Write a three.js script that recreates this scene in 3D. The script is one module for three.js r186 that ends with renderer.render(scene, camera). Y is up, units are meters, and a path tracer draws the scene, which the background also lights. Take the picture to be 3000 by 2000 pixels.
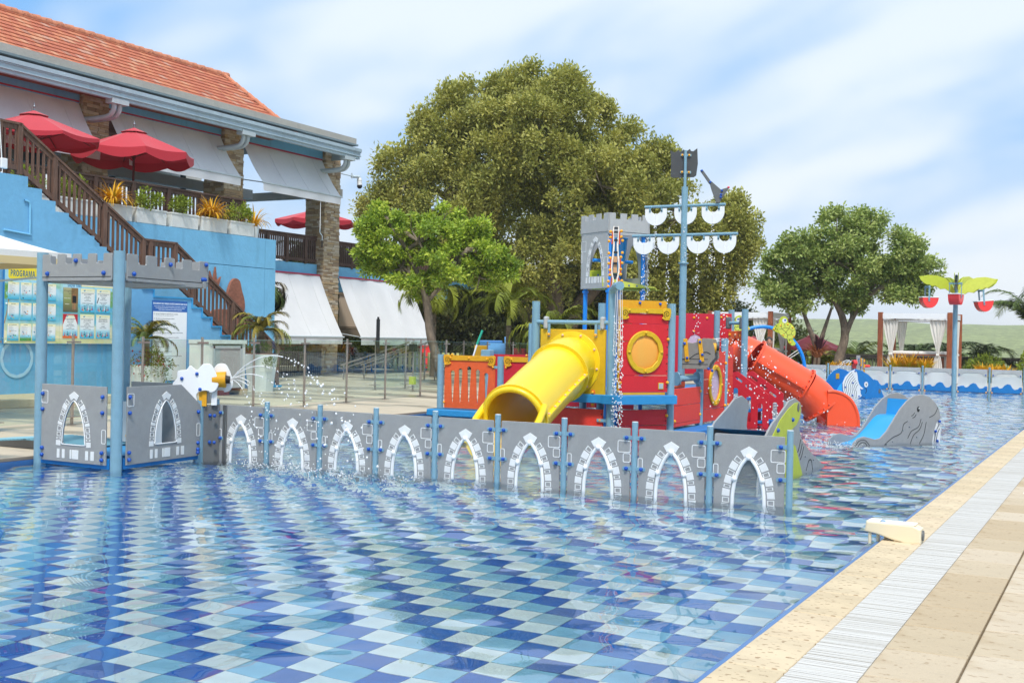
import * as THREE from 'three';
import { mergeGeometries, mergeVertices, toCreasedNormals } from 'three/addons/utils/BufferGeometryUtils.js';
import { RoundedBoxGeometry } from 'three/addons/geometries/RoundedBoxGeometry.js';
import { MarchingCubes } from 'three/addons/objects/MarchingCubes.js';

// ------------------------------------------------------------------ camera, sky, sun, exposure
const scene = new THREE.Scene();
const camera = new THREE.PerspectiveCamera(32.5725, 1.5, 0.05, 6000);
{
  const yaw = 0.485776, pitch = -0.004284, roll = 0.0193326;
  const F = new THREE.Vector3(-Math.sin(yaw) * Math.cos(pitch), Math.sin(pitch), -Math.cos(yaw) * Math.cos(pitch));
  const R0 = new THREE.Vector3(Math.cos(yaw), 0, -Math.sin(yaw)), U0 = new THREE.Vector3().crossVectors(R0, F);
  const R = R0.clone().multiplyScalar(Math.cos(roll)).addScaledVector(U0, Math.sin(roll));
  const U = U0.clone().multiplyScalar(Math.cos(roll)).addScaledVector(R0, -Math.sin(roll));
  camera.quaternion.setFromRotationMatrix(new THREE.Matrix4().makeBasis(R, U, F.clone().negate()));
  camera.position.set(0, 1.6, 0);
}
scene.add(camera);
const renderer = new THREE.WebGLRenderer({ antialias: true });
renderer.toneMapping = THREE.LinearToneMapping;
renderer.toneMappingExposure = 1.7;
renderer.shadowMap.enabled = true;

const SUN = new THREE.Vector3(0.4, 1.25, 0.72).normalize();
const sun = new THREE.DirectionalLight(new THREE.Color(1, 0.965, 0.91), 2.1);
sun.position.copy(SUN).multiplyScalar(60).add(new THREE.Vector3(-9, 0, -20));
sun.target.position.set(-9, 0, -20);
sun.castShadow = true; sun.shadow.radius = 16; sun.shadow.mapSize.set(2048, 2048);
Object.assign(sun.shadow.camera, { left: -45, right: 45, top: 45, bottom: -45, near: 1, far: 160 });
scene.add(sun, sun.target);

// seeded noise
function rngOf(seed) { let a = seed >>> 0; return () => { a = (a + 0x6d2b79f5) | 0; let t = Math.imul(a ^ (a >>> 15), 1 | a); t = (t + Math.imul(t ^ (t >>> 7), 61 | t)) ^ t; return ((t ^ (t >>> 14)) >>> 0) / 4294967296; }; }
const hash = (x, y, s = 0) => { let h = Math.imul(x | 0, 374761393) ^ Math.imul(y | 0, 668265263) ^ Math.imul(s | 0, 974634777); h = Math.imul(h ^ (h >>> 13), 1274126177); return ((h ^ (h >>> 16)) >>> 0) / 4294967296; };
const mod = (a, n) => ((a % n) + n) % n;
function vnoise(x, y, per = 0, s = 0) {
  const ix = Math.floor(x), iy = Math.floor(y), fx = x - ix, fy = y - iy, u = fx * fx * (3 - 2 * fx), v = fy * fy * (3 - 2 * fy);
  const qx = per ? per[0] || per : 0, qy = per ? per[1] || per : 0;
  const g = (a, b) => (per ? hash(mod(a, qx), mod(b, qy), s) : hash(a, b, s));
  const a = g(ix, iy), b = g(ix + 1, iy), c = g(ix, iy + 1), d = g(ix + 1, iy + 1);
  return a + (b - a) * u + (c - a) * v + (a - b - c + d) * u * v;
}
function fbm(x, y, oct = 4, per = 0, s = 0) { let v = 0, a = 0.5, n = 0; for (let i = 0; i < oct; i++) { v += a * vnoise(x, y, per, s + i * 17); n += a; a *= 0.5; x *= 2; y *= 2; if (per) per = [(per[0] || per) * 2, (per[1] || per) * 2]; } return v / n; }
const mix = (a, b, t) => a + (b - a) * t, sat = (x) => Math.min(1, Math.max(0, x)), smooth = (a, b, x) => { const t = sat((x - a) / (b - a)); return t * t * (3 - 2 * t); };

// sky: light blue with wispy high cloud, whitest low down
{
  const W = 1024, H = 512, data = new Float32Array(W * H * 4);
  const n3 = (x, y, z, s) => 0.5 * (vnoise(x + z * 1.7, y + z * 0.6, 0, s) + vnoise(y * 0.8 - x * 0.5 + 31, z + x * 0.4, 0, s + 5));
  for (let r = 0; r < H; r++) for (let c = 0; c < W; c++) {
    const up = ((r + 0.5) / H - 0.5) * Math.PI, y = Math.sin(up), az = ((c + 0.5) / W - 0.5) * 2 * Math.PI, x = Math.cos(az) * Math.cos(up), z = Math.sin(az) * Math.cos(up);
    const e = Math.max(0, y);
    const k = 1 / (e + 0.22), px = x * k, pz = z * k;                       // a high flat layer
    const wx = px * 1.6 + 0.9 * fbm(pz * 1.3, px * 1.3, 3, 0, 7), wz = pz * 1.6 + 0.7 * fbm(px * 1.1 + 9, pz * 1.1, 3, 0, 11);
    // streaks drawn out along one wind direction
    const a = wx * 0.83 + wz * 0.56, b = -wx * 0.56 + wz * 0.83;
    let cl = fbm(a * 0.75 + 3.1, b * 1.9 + 1.7, 5, 0, 21) * 0.62 + fbm(a * 2.2, b * 5.5, 4, 0, 41) * 0.2 + fbm(a * 0.3 + 5, b * 0.45 + 2, 2, 0, 61) * 0.25;
    cl = smooth(0.33, 0.68, cl);
    const low = Math.exp(-e * 11);
    const blue = [mix(0.2, 0.085, sat(e * 2.6)), mix(0.38, 0.27, sat(e * 2.6)), mix(0.6, 0.57, sat(e * 1.6))];
    const haze = [0.57, 0.58, 0.59], white = [0.53, 0.585, 0.63];
    for (let i = 0; i < 3; i++) {
      let v = mix(blue[i], white[i], cl * 0.93);
      v = mix(v, haze[i], sat(low * 0.95));
      if (y < 0) v = haze[i] * mix(1, 0.4, sat(-y * 5));
      data[(r * W + c) * 4 + i] = v;
    }
    data[(r * W + c) * 4 + 3] = 1;
  }
  const t = new THREE.DataTexture(data, W, H, THREE.RGBAFormat, THREE.FloatType);
  t.mapping = THREE.EquirectangularReflectionMapping; t.magFilter = THREE.LinearFilter; t.minFilter = THREE.LinearFilter; t.needsUpdate = true;
  scene.background = t; scene.environment = t;
}

// ------------------------------------------------------------------ helpers
const V = (x, y, z) => new THREE.Vector3(x, y, z), PI = Math.PI, taken = {};
function numbered(n) { if (!(n in taken)) { taken[n] = 0; return n; } return n + '_' + String(++taken[n]).padStart(3, '0'); }
function tag(o, label, category, group, kind) { if (label) o.userData.label = label; if (category) o.userData.category = category; if (group) o.userData.group = group; if (kind) o.userData.kind = kind; return o; }
function thing(name, label, category, p = [0, 0, 0], turn = 0, group) { const o = new THREE.Group(); o.name = numbered(name); o.position.set(...p); o.rotation.y = turn; scene.add(o); return tag(o, label, category, group); }
function structure(name, p = [0, 0, 0]) { const o = new THREE.Group(); o.name = numbered(name); o.position.set(...p); o.userData.kind = 'structure'; scene.add(o); return o; }
function copyOf(o, label, p, turn) { const c = o.clone(); c.name = numbered(o.name.replace(/_\d{3}$/, '')); c.userData = { ...o.userData }; if (label) c.userData.label = label; if (p) c.position.set(...p); if (turn !== undefined) c.rotation.y = turn; scene.add(c); return c; }

// uv in metres by the face's own direction
function boxUV(g) {
  const p = g.attributes.position, uv = new Float32Array(p.count * 2);
  for (let i = 0; i < p.count; i += 3) {
    const ax = p.getX(i), ay = p.getY(i), az = p.getZ(i), e1 = [p.getX(i + 1) - ax, p.getY(i + 1) - ay, p.getZ(i + 1) - az], e2 = [p.getX(i + 2) - ax, p.getY(i + 2) - ay, p.getZ(i + 2) - az];
    const nx = Math.abs(e1[1] * e2[2] - e1[2] * e2[1]), ny = Math.abs(e1[2] * e2[0] - e1[0] * e2[2]), nz = Math.abs(e1[0] * e2[1] - e1[1] * e2[0]);
    for (let k = i; k < i + 3; k++) {
      const x = p.getX(k), y = p.getY(k), z = p.getZ(k);
      uv[k * 2] = nx >= ny && nx >= nz ? z : x; uv[k * 2 + 1] = ny > nx && ny >= nz ? z : y;
    }
  }
  g.setAttribute('uv', new THREE.BufferAttribute(uv, 2));
  return g;
}
function clean(g) {
  const keep = g.userData.keepUV;
  let q = g.index ? g.toNonIndexed() : g.clone();
  if (!q.attributes.normal) q.computeVertexNormals();
  for (const k of Object.keys(q.attributes)) if (!['position', 'normal', 'uv'].includes(k)) q.deleteAttribute(k);
  if (!keep) boxUV(q);
  q.morphAttributes = {};
  return q;
}
function merged(list) { list = [].concat(list).map(clean); const g = list.length > 1 ? mergeGeometries(list) : list[0]; return g; }
function mesh(name, geos, mat, parent, label) {
  const m = new THREE.Mesh(geos.isBufferGeometry && geos.userData.done ? geos : merged(geos), mat);
  m.name = parent ? name : numbered(name); m.castShadow = m.receiveShadow = true; if (label) m.userData.label = label;
  (parent || scene).add(m); return m;
}
function ready(geos) { const g = merged(geos); g.userData.done = true; return g; }
const box = (w, h, d, x = 0, y = 0, z = 0, ry = 0, rx = 0, rz = 0) => { const g = new THREE.BoxGeometry(w, h, d); if (rx) g.rotateX(rx); if (rz) g.rotateZ(rz); if (ry) g.rotateY(ry); return g.translate(x, y, z); };
const rbox = (w, h, d, x = 0, y = 0, z = 0, r = 0.01, ry = 0, seg = 1) => { const g = new RoundedBoxGeometry(w, h, d, seg, Math.min(r, w / 2.01, h / 2.01, d / 2.01)); if (ry) g.rotateY(ry); return g.translate(x, y, z); };
const ball = (r, x = 0, y = 0, z = 0, sy = 1, a = 12, b = 8) => new THREE.SphereGeometry(r, a, b).scale(1, sy, 1).translate(x, y, z);
const UPV = V(0, 1, 0);
function rod(a, b, r0, r1 = r0, seg = 12, open = false) {
  a = a.isVector3 ? a : V(...a); b = b.isVector3 ? b : V(...b);
  const d = b.clone().sub(a), g = new THREE.CylinderGeometry(r1, r0, d.length(), seg, 1, open);
  g.applyQuaternion(new THREE.Quaternion().setFromUnitVectors(UPV, d.clone().normalize()));
  return g.translate((a.x + b.x) / 2, (a.y + b.y) / 2, (a.z + b.z) / 2);
}
const pts = (l) => l.map((q) => (q.isVector3 ? q : V(...q)));
const tube = (l, r, seg = 24, rad = 10, closed = false) => new THREE.TubeGeometry(new THREE.CatmullRomCurve3(pts(l), closed, 'catmullrom', 0.5), seg, r, rad, closed);
// a tube whose radius changes along its length
function taper(l, radii, seg = 16, rad = 8) {
  const c = new THREE.CatmullRomCurve3(pts(l)), fr = c.computeFrenetFrames(seg), pos = [], idx = [];
  for (let i = 0; i <= seg; i++) {
    const p = c.getPointAt(i / seg), t = i / seg * (radii.length - 1), k = Math.min(Math.floor(t), radii.length - 2), r = mix(radii[k], radii[k + 1], t - k);
    for (let j = 0; j <= rad; j++) { const a = j / rad * 2 * PI, n = fr.normals[i].clone().multiplyScalar(Math.cos(a)).addScaledVector(fr.binormals[i], Math.sin(a)); pos.push(p.x + n.x * r, p.y + n.y * r, p.z + n.z * r); }
  }
  for (let i = 0; i < seg; i++) for (let j = 0; j < rad; j++) { const a = i * (rad + 1) + j, b = a + rad + 1; idx.push(a, a + 1, b, b, a + 1, b + 1); }
  const g = new THREE.BufferGeometry(); g.setAttribute('position', new THREE.Float32BufferAttribute(pos, 3)); g.setIndex(idx); g.computeVertexNormals(); return g;
}
function shapeOf(l, curve) { const s = new THREE.Shape(); if (curve) { const c = new THREE.CatmullRomCurve3(l.map((q) => V(q[0], q[1], 0)), true, 'catmullrom', 0.5).getPoints(l.length * 6); s.setFromPoints(c.map((p) => new THREE.Vector2(p.x, p.y))); } else s.setFromPoints(l.map((q) => new THREE.Vector2(...q))); return s; }
function holeOf(l, curve) { return new THREE.Path(shapeOf(l, curve).getPoints(8)); }
function rrect(x0, y0, x1, y1, r) { const s = new THREE.Shape(); s.moveTo(x0 + r, y0); s.lineTo(x1 - r, y0); s.quadraticCurveTo(x1, y0, x1, y0 + r); s.lineTo(x1, y1 - r); s.quadraticCurveTo(x1, y1, x1 - r, y1); s.lineTo(x0 + r, y1); s.quadraticCurveTo(x0, y1, x0, y1 - r); s.lineTo(x0, y0 + r); s.quadraticCurveTo(x0, y0, x0 + r, y0); return s; }
const asHole = (s) => new THREE.Path(s.getPoints(6));
function ellipse(cx, cy, rx, ry) { const s = new THREE.Shape(); s.absellipse(cx, cy, rx, ry, 0, 2 * PI); return s; }
// a plate cut from a board: the shape in x,y, its thickness centred on z = 0
function plate(shape, t = 0.02, bevel = 0.003, seg = 8) { return new THREE.ExtrudeGeometry(shape, { depth: t - 2 * bevel, bevelEnabled: bevel > 0, bevelThickness: bevel, bevelSize: bevel, bevelOffset: -bevel, bevelSegments: 1, curveSegments: seg }).translate(0, 0, -t / 2 + bevel); }
function frameAt(g, p, ux, uy, uz) { return g.applyMatrix4(new THREE.Matrix4().makeBasis(ux, uy, uz).setPosition(...p)); }
// a line engraved or printed on a board, as a thin raised strip of its own material
function strip(l, w, z, curve = true) { const c = curve ? new THREE.CatmullRomCurve3(l.map((q) => V(q[0], q[1], z))).getPoints(l.length * 5) : l.map((q) => V(q[0], q[1], z)); const out = []; for (let i = 0; i < c.length - 1; i++) { const d = c[i + 1].clone().sub(c[i]); out.push(box(d.length() + w * 0.6, w, 0.004, (c[i].x + c[i + 1].x) / 2, (c[i].y + c[i + 1].y) / 2, z, 0, 0, Math.atan2(d.y, d.x))); } return out; }

// ------------------------------------------------------------------ materials
const col = (h) => new THREE.Color(h);
function noiseTex(n, metres, fn, srgb = true) {
  const d = new Uint8Array(n * n * 4);
  for (let y = 0; y < n; y++) for (let x = 0; x < n; x++) { const v = fn(x / n, y / n, x, y), o = (y * n + x) * 4; d[o] = sat(v[0]) * 255; d[o + 1] = sat(v[1]) * 255; d[o + 2] = sat(v[2]) * 255; d[o + 3] = 255; }
  const t = new THREE.DataTexture(d, n, n, THREE.RGBAFormat); t.wrapS = t.wrapT = THREE.RepeatWrapping; t.magFilter = THREE.LinearFilter; t.minFilter = THREE.LinearMipmapLinearFilter; t.repeat.set(1 / metres, 1 / metres); if (srgb) t.colorSpace = THREE.SRGBColorSpace; t.needsUpdate = true; return t;
}
const std = (o) => new THREE.MeshStandardMaterial(o), phy = (o) => new THREE.MeshPhysicalMaterial(o);
const grey = (v) => [v, v, v];
// fine grain of textured board, multiplied into a colour
const boardTex = noiseTex(256, 0.5, (u, v, x, y) => grey(0.86 + 0.14 * hash(x, y, 3) * 0.9 + 0.06 * (fbm(u * 8, v * 8, 3, 8, 5) - 0.5)));
const boardBump = noiseTex(256, 0.25, (u, v, x, y) => grey(hash(x, y, 9)), false);
const board = (h, o = {}) => std({ color: col(h), map: boardTex, bumpMap: boardBump, bumpScale: 0.0004, roughness: 0.55, ...o });
// boards faded and streaked by hard water
const limeTex = noiseTex(512, 1.6, (u, v, x, y) => { const s = smooth(0.5, 0.85, fbm(u * 26, v * 2, 4, [26, 2], 31)) * smooth(0.35, 0.8, fbm(u * 3, v * 3, 3, 3, 37)); const g = 0.84 + 0.16 * hash(x, y, 4); return [mix(g, 1, s * 0.4), mix(g * 0.62, 0.92, s * 0.6), mix(g * 0.62, 0.92, s * 0.6)]; });
const limed = (h) => std({ color: col(h), map: limeTex, bumpMap: boardBump, bumpScale: 0.0004, roughness: 0.6 });
const plasterTex = noiseTex(512, 4, (u, v, x, y) => { const a = fbm(u * 6, v * 6, 5, 6, 51), b = fbm(u * 40, v * 40, 3, 40, 57), st = smooth(0.62, 0.8, fbm(u * 14, v * 3, 4, [14, 3], 53)); const k = 0.9 + 0.1 * a + 0.04 * b - 0.05 * st; return [k * 0.98, k, k]; });
const plasterBump = noiseTex(512, 2, (u, v) => grey(fbm(u * 30, v * 30, 4, 30, 63)), false);
const plaster = (h) => std({ color: col(h), map: plasterTex, bumpMap: plasterBump, bumpScale: 0.004, roughness: 0.85 });
const woodTex = noiseTex(512, 1.0, (u, v, x, y) => { const g = fbm(u * 90, v * 5, 4, [90, 5], 71), p = fbm(u * 6, v * 3, 3, [6, 3], 77), w = smooth(0.6, 0.85, fbm(u * 60, v * 8, 3, [60, 8], 73)); const k = 0.55 + 0.5 * g + 0.2 * p; return [k + w * 0.15, k * 0.95 + w * 0.14, k * 0.92 + w * 0.14]; });
const woodBump = noiseTex(256, 0.5, (u, v) => grey(fbm(u * 60, v * 4, 3, [60, 4], 79)), false);
const wood = (h) => std({ color: col(h), map: woodTex, bumpMap: woodBump, bumpScale: 0.002, roughness: 0.7 });
const clothTex = noiseTex(256, 2.5, (u, v, x, y) => grey(0.93 + 0.05 * fbm(u * 5, v * 5, 4, 5, 81) + 0.03 * hash(x, y, 8)));
const stoneTex = noiseTex(256, 0.8, (u, v, x, y) => { const a = fbm(u * 10, v * 20, 4, [10, 20], 91), b = hash(x, y, 5); return [0.72 + 0.3 * a + 0.08 * b, 0.7 + 0.3 * a + 0.08 * b, 0.67 + 0.3 * a + 0.08 * b]; });
const steelTex = noiseTex(128, 0.6, (u, v, x, y) => grey(0.9 + 0.1 * fbm(u * 4, v * 40, 3, [4, 40], 95)));
const M = {
  post: std({ color: col('#88b1c5'), map: boardTex, roughness: 0.38, metalness: 0.05 }),
  grey: board('#a3a4a4'), greyDark: board('#6b6d6e'), greyLight: board('#bfc1c1'), charcoal: board('#4a4c4f'), white: std({ color: col('#e9eaea'), roughness: 0.5, map: clothTex }),
  whitePlastic: std({ color: col('#eceded'), roughness: 0.3 }), cut: std({ color: col('#dfe1e2'), roughness: 0.6 }),
  bolt: std({ color: col('#1450ae'), roughness: 0.28 }), boltY: std({ color: col('#f2a91a'), roughness: 0.3 }), boltP: std({ color: col('#e5b89a'), roughness: 0.35 }), boltR: std({ color: col('#c4523c'), roughness: 0.35 }),
  black: std({ color: col('#1b1c1e'), roughness: 0.6 }), ink: std({ color: col('#22262b'), roughness: 0.7 }), screw: std({ color: col('#8d9296'), roughness: 0.35, metalness: 0.8 }),
  yellowBoard: board('#e8ba14'), yellowDeep: board('#f0ad10'), orangeBoard: board('#f4642a'), blueBoard: board('#0f80cc'), blueDeck: board('#2d95d2'), limeBoard: board('#c8d43c'), limePale: board('#dbe25a'),
  redPlank: limed('#e23a4c'), orangePlank: limed('#ff6f52'), redBoard: board('#d51f3c'), roseBoard: limed('#d9304f'),
  yellowTube: phy({ color: col('#f2cf1c'), roughness: 0.34, clearcoat: 0.25, clearcoatRoughness: 0.3, side: THREE.DoubleSide }), orangeTube: phy({ color: col('#f8572c'), roughness: 0.36, clearcoat: 0.25, clearcoatRoughness: 0.3, side: THREE.DoubleSide }),
  bluePipe: std({ color: col('#1587e0'), roughness: 0.35 }), blueBucket: phy({ color: col('#0f8fd0'), roughness: 0.3, clearcoat: 0.3, side: THREE.DoubleSide }),
  redBucket: phy({ color: col('#ee3a3a'), roughness: 0.3, clearcoat: 0.3, side: THREE.DoubleSide }),
  acrylic: phy({ color: col('#f2f7f8'), roughness: 0.06, transmission: 0.9, ior: 1.4, specularIntensity: 0.7 }),
  acrylicHazy: phy({ color: col('#f4f7f8'), roughness: 0.3, transmission: 0.55, ior: 1.4 }),
  porthole: phy({ color: col('#e9d3e8'), roughness: 0.3, transmission: 0.35, ior: 1.4 }), portholeAmber: phy({ color: col('#fbb54e'), roughness: 0.3, transmission: 0.15, ior: 1.4 }),
  glass: phy({ color: col('#f3faf7'), roughness: 0.0, transmission: 1, ior: 1.45, specularIntensity: 0.85 }), glassEdge: std({ color: col('#9fc8bd'), roughness: 0.2 }),
  steel: std({ color: col('#b7aa9e'), map: steelTex, roughness: 0.32, metalness: 0.75 }),
  stucco: plaster('#7abbe2'), stuccoLight: plaster('#80c2e8'), stuccoDark: plaster('#80c2e8'), whitewash: plaster('#e6e4e0'), beam: plaster('#b9b2aa'),
  ceil: plaster('#cfc6bd'), interior: plaster('#d9d2c8'), darkGlass: std({ color: col('#18333f'), roughness: 0.1 }),
  joint: std({ color: col('#2f84b5'), roughness: 0.9 }), trimBlue: plaster('#3aa0d8'),
  darkWood: wood('#745a4c'), darkWood2: wood('#5f4a40'), deckWood: wood('#a3603f'), bedWood: wood('#9b5a3a'),
  gutter: std({ color: col('#b4c3cd'), map: plasterTex, roughness: 0.5, metalness: 0.1 }), pvc: std({ color: col('#c3cbd0'), roughness: 0.5, map: plasterTex }),
  canvas: phy({ color: col('#f0f0f1'), map: clothTex, roughness: 0.9, transmission: 0.12, side: THREE.DoubleSide }), curtain: phy({ color: col('#ebe7e0'), map: clothTex, roughness: 0.95, transmission: 0.2, side: THREE.DoubleSide }),
  redCloth: phy({ color: col('#c9303f'), map: clothTex, roughness: 0.9, transmission: 0.15, side: THREE.DoubleSide }), pinkCloth: phy({ color: col('#e0606c'), map: clothTex, roughness: 0.9, transmission: 0.15, side: THREE.DoubleSide }),
  tentCloth: phy({ color: col('#eeeeec'), map: clothTex, roughness: 0.8, transmission: 0.15, side: THREE.DoubleSide }), fringe: std({ color: col('#cdb98a'), roughness: 0.9 }),
  redTrim: std({ color: col('#b03552'), roughness: 0.8 }), soil: std({ color: col('#4a3a2e'), roughness: 1 }),
  sponge: std({ color: col('#8d4a45'), roughness: 0.9, map: stoneTex }), maroon: wood('#6e2c28'),
  cream: std({ color: col('#e8d9b8'), roughness: 0.45 }), spray: phy({ color: col('#ffffff'), roughness: 0.15, transmission: 0.25, ior: 1.33, specularIntensity: 1 }),
  rope: std({ color: col('#efe6dc'), roughness: 0.6 }), cushion: std({ color: col('#efe9e0'), roughness: 0.9, map: clothTex }), zinc: std({ color: col('#c4c9d0'), roughness: 0.35, metalness: 0.6 }),
};
// pieces of a surface: the 300 that show largest as meshes, the rest as one part
camera.aspect = 1.5; camera.updateProjectionMatrix(); camera.updateMatrixWorld(true);
const VP = new THREE.Matrix4().multiplyMatrices(camera.projectionMatrix, camera.matrixWorldInverse.copy(camera.matrixWorld).invert());
function pieces(parent, name, list, geo, mats, tintMat, limit = 290) {   // list: {m: Matrix4, k: material index}
  parent.updateMatrixWorld(true);
  const gd = geo.userData.done ? geo : ready(geo);
  gd.computeBoundingSphere();
  const rank = list.map((q) => { const w = q.m.clone().premultiply(parent.matrixWorld), p = gd.boundingSphere.center.clone().applyMatrix4(w), d = p.distanceTo(camera.position), s = p.clone().applyMatrix4(VP); return { q, key: d + (Math.abs(s.x) > 1.04 || Math.abs(s.y) > 1.04 || s.z > 1 ? 1e4 : 0) }; }).sort((a, b) => a.key - b.key);
  rank.forEach((r, i) => { if (i < limit) { const o = mesh(name, gd, mats[r.q.k % mats.length], parent); o.applyMatrix4(r.q.m); } });
  const rest = rank.slice(limit);
  if (rest.length) {
    const im = new THREE.InstancedMesh(gd, tintMat, rest.length); im.name = name + '_run'; im.castShadow = im.receiveShadow = true;
    rest.forEach((r, i) => { im.setMatrixAt(i, r.q.m); im.setColorAt(i, mats[r.q.k % mats.length].color); });
    tag(im, null, null, null, 'stuff'); parent.add(im);
  }
}
const TRS = (x, y, z, sx = 1, sy = 1, sz = 1, ry = 0, rx = 0, rz = 0) => new THREE.Matrix4().compose(V(x, y, z), new THREE.Quaternion().setFromEuler(new THREE.Euler(rx, ry, rz)), V(sx, sy, sz));

// ------------------------------------------------------------------ terrain
{
  const green = noiseTex(512, 60, (u, v) => { const a = fbm(u * 24, v * 24, 5, 24, 101), b = fbm(u * 90, v * 90, 3, 90, 103); const k = 0.55 + 0.5 * a + 0.35 * (b - 0.5); return [k * 0.98, k, k * 0.8]; });
  const rings = [0, 20, 45, 70, 100, 130, 165, 200, 240, 290, 350, 420, 500, 580, 660, 740, 830, 930, 1050, 1300, 1700, 2400, 3600], seg = 240, pos = [], idx = [];
  rings.forEach((r, i) => { for (let j = 0; j <= seg; j++) {
    const a = j / seg * 2 * PI, x = -9 + r * Math.sin(a), z = -20 + r * Math.cos(a);
    let y = -0.75;
    if (r > 100) { const dip = smooth(100, 200, r) * -7, hill = smooth(300, 760, r) * (24 + 9 * (fbm(x / 300 + 4, z / 300, 3, 0, 111) - 0.5) * 2) * (1 - smooth(900, 2400, r)); y += dip + hill + smooth(110, 300, r) * 6 * (fbm(x / 28, z / 28, 4, 0, 113) - 0.5); }
    pos.push(x, y, z);
  } });
  for (let i = 0; i < rings.length - 1; i++) for (let j = 0; j < seg; j++) { const a = i * (seg + 1) + j, b = a + seg + 1; idx.push(a, b, a + 1, b, b + 1, a + 1); }
  const g = new THREE.BufferGeometry(); g.setAttribute('position', new THREE.Float32BufferAttribute(pos, 3)); g.setIndex(idx); g.computeVertexNormals();
  const m = mesh('terrain', g, std({ color: col('#a3aa82'), map: green, roughness: 1 })); m.userData.kind = 'structure';
}

// ------------------------------------------------------------------ pool
const EDGE = [[-11.42, 3], [-11.42, -10.3], [-12.25, -11.1], [-12.3, -21.5], [-13.5, -23], [-13.5, -42.6], [-1.69, -42.6], [-1.69, 3]];   // water's outline (x, z)
const floorAt = (z) => mix(-0.46, -0.1, smooth(-21, -33, z));
{
  const shell = structure('pool_shell');
  const grout = std({ color: col('#b9c7c9'), roughness: 0.8 });
  const bed = new THREE.PlaneGeometry(12.6, 46, 4, 90).rotateX(-PI / 2).translate(-7.4, 0, -20); { const p = bed.attributes.position; for (let i = 0; i < p.count; i++) p.setY(i, floorAt(p.getZ(i)) - 0.012); bed.computeVertexNormals(); }
  mesh('floor_bed', bed, grout, shell);
  const wallTile = std({ color: col('#3f6fa8'), roughness: 0.25 });
  const walls = []; for (let i = 0; i < EDGE.length - 1; i++) { const [a, b] = EDGE[i], [c, d] = EDGE[i + 1], L = Math.hypot(c - a, d - b); walls.push(box(L, 0.62, 0.08, (a + c) / 2, -0.27, (b + d) / 2, Math.atan2(-(d - b), c - a))); }
  mesh('pool_wall', walls, wallTile, shell);
  // tiles: three tones in diagonal rows
  const tt = noiseTex(256, 0.9, (u, v, x, y) => grey(0.9 + 0.12 * fbm(u * 6, v * 6, 4, 6, 121)));
  const mk = (h) => std({ color: col(h), map: tt, roughness: 0.3 });
  const mats = ['#1a66bd', '#e4f0ec', '#7cbcd8', '#2270c2', '#dceceb', '#88c4dc', '#4a72b8', '#e6efec', '#9ac4d6'].map(mk);
  const P = 0.2125, X0 = -1.69 - 0.1, Z0 = -5.31, list = [], r = rngOf(5);
  for (let i = -58; i <= 0; i++) for (let j = -40; j <= 175; j++) {
    const x = X0 + i * P, z = Z0 - j * P;
    if (x < -12.35 || z < -42.6) continue;
    const c = mod(i + j + 0, 3), v = r() < (z < -12 ? 0.5 : 0.12) ? 2 : r() < 0.4 ? 1 : 0;
    list.push({ m: TRS(x, floorAt(z) + (r() - 0.5) * 0.0015, z, 1, 1, 1, 0, 0, 0), k: v * 3 + c });
  }
  pieces(shell, 'floor_tile', list, box(P - 0.006, 0.012, P - 0.006, 0, -0.006, 0), mats, std({ color: 0xffffff, map: tt, roughness: 0.3 }), 290);
}
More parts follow.
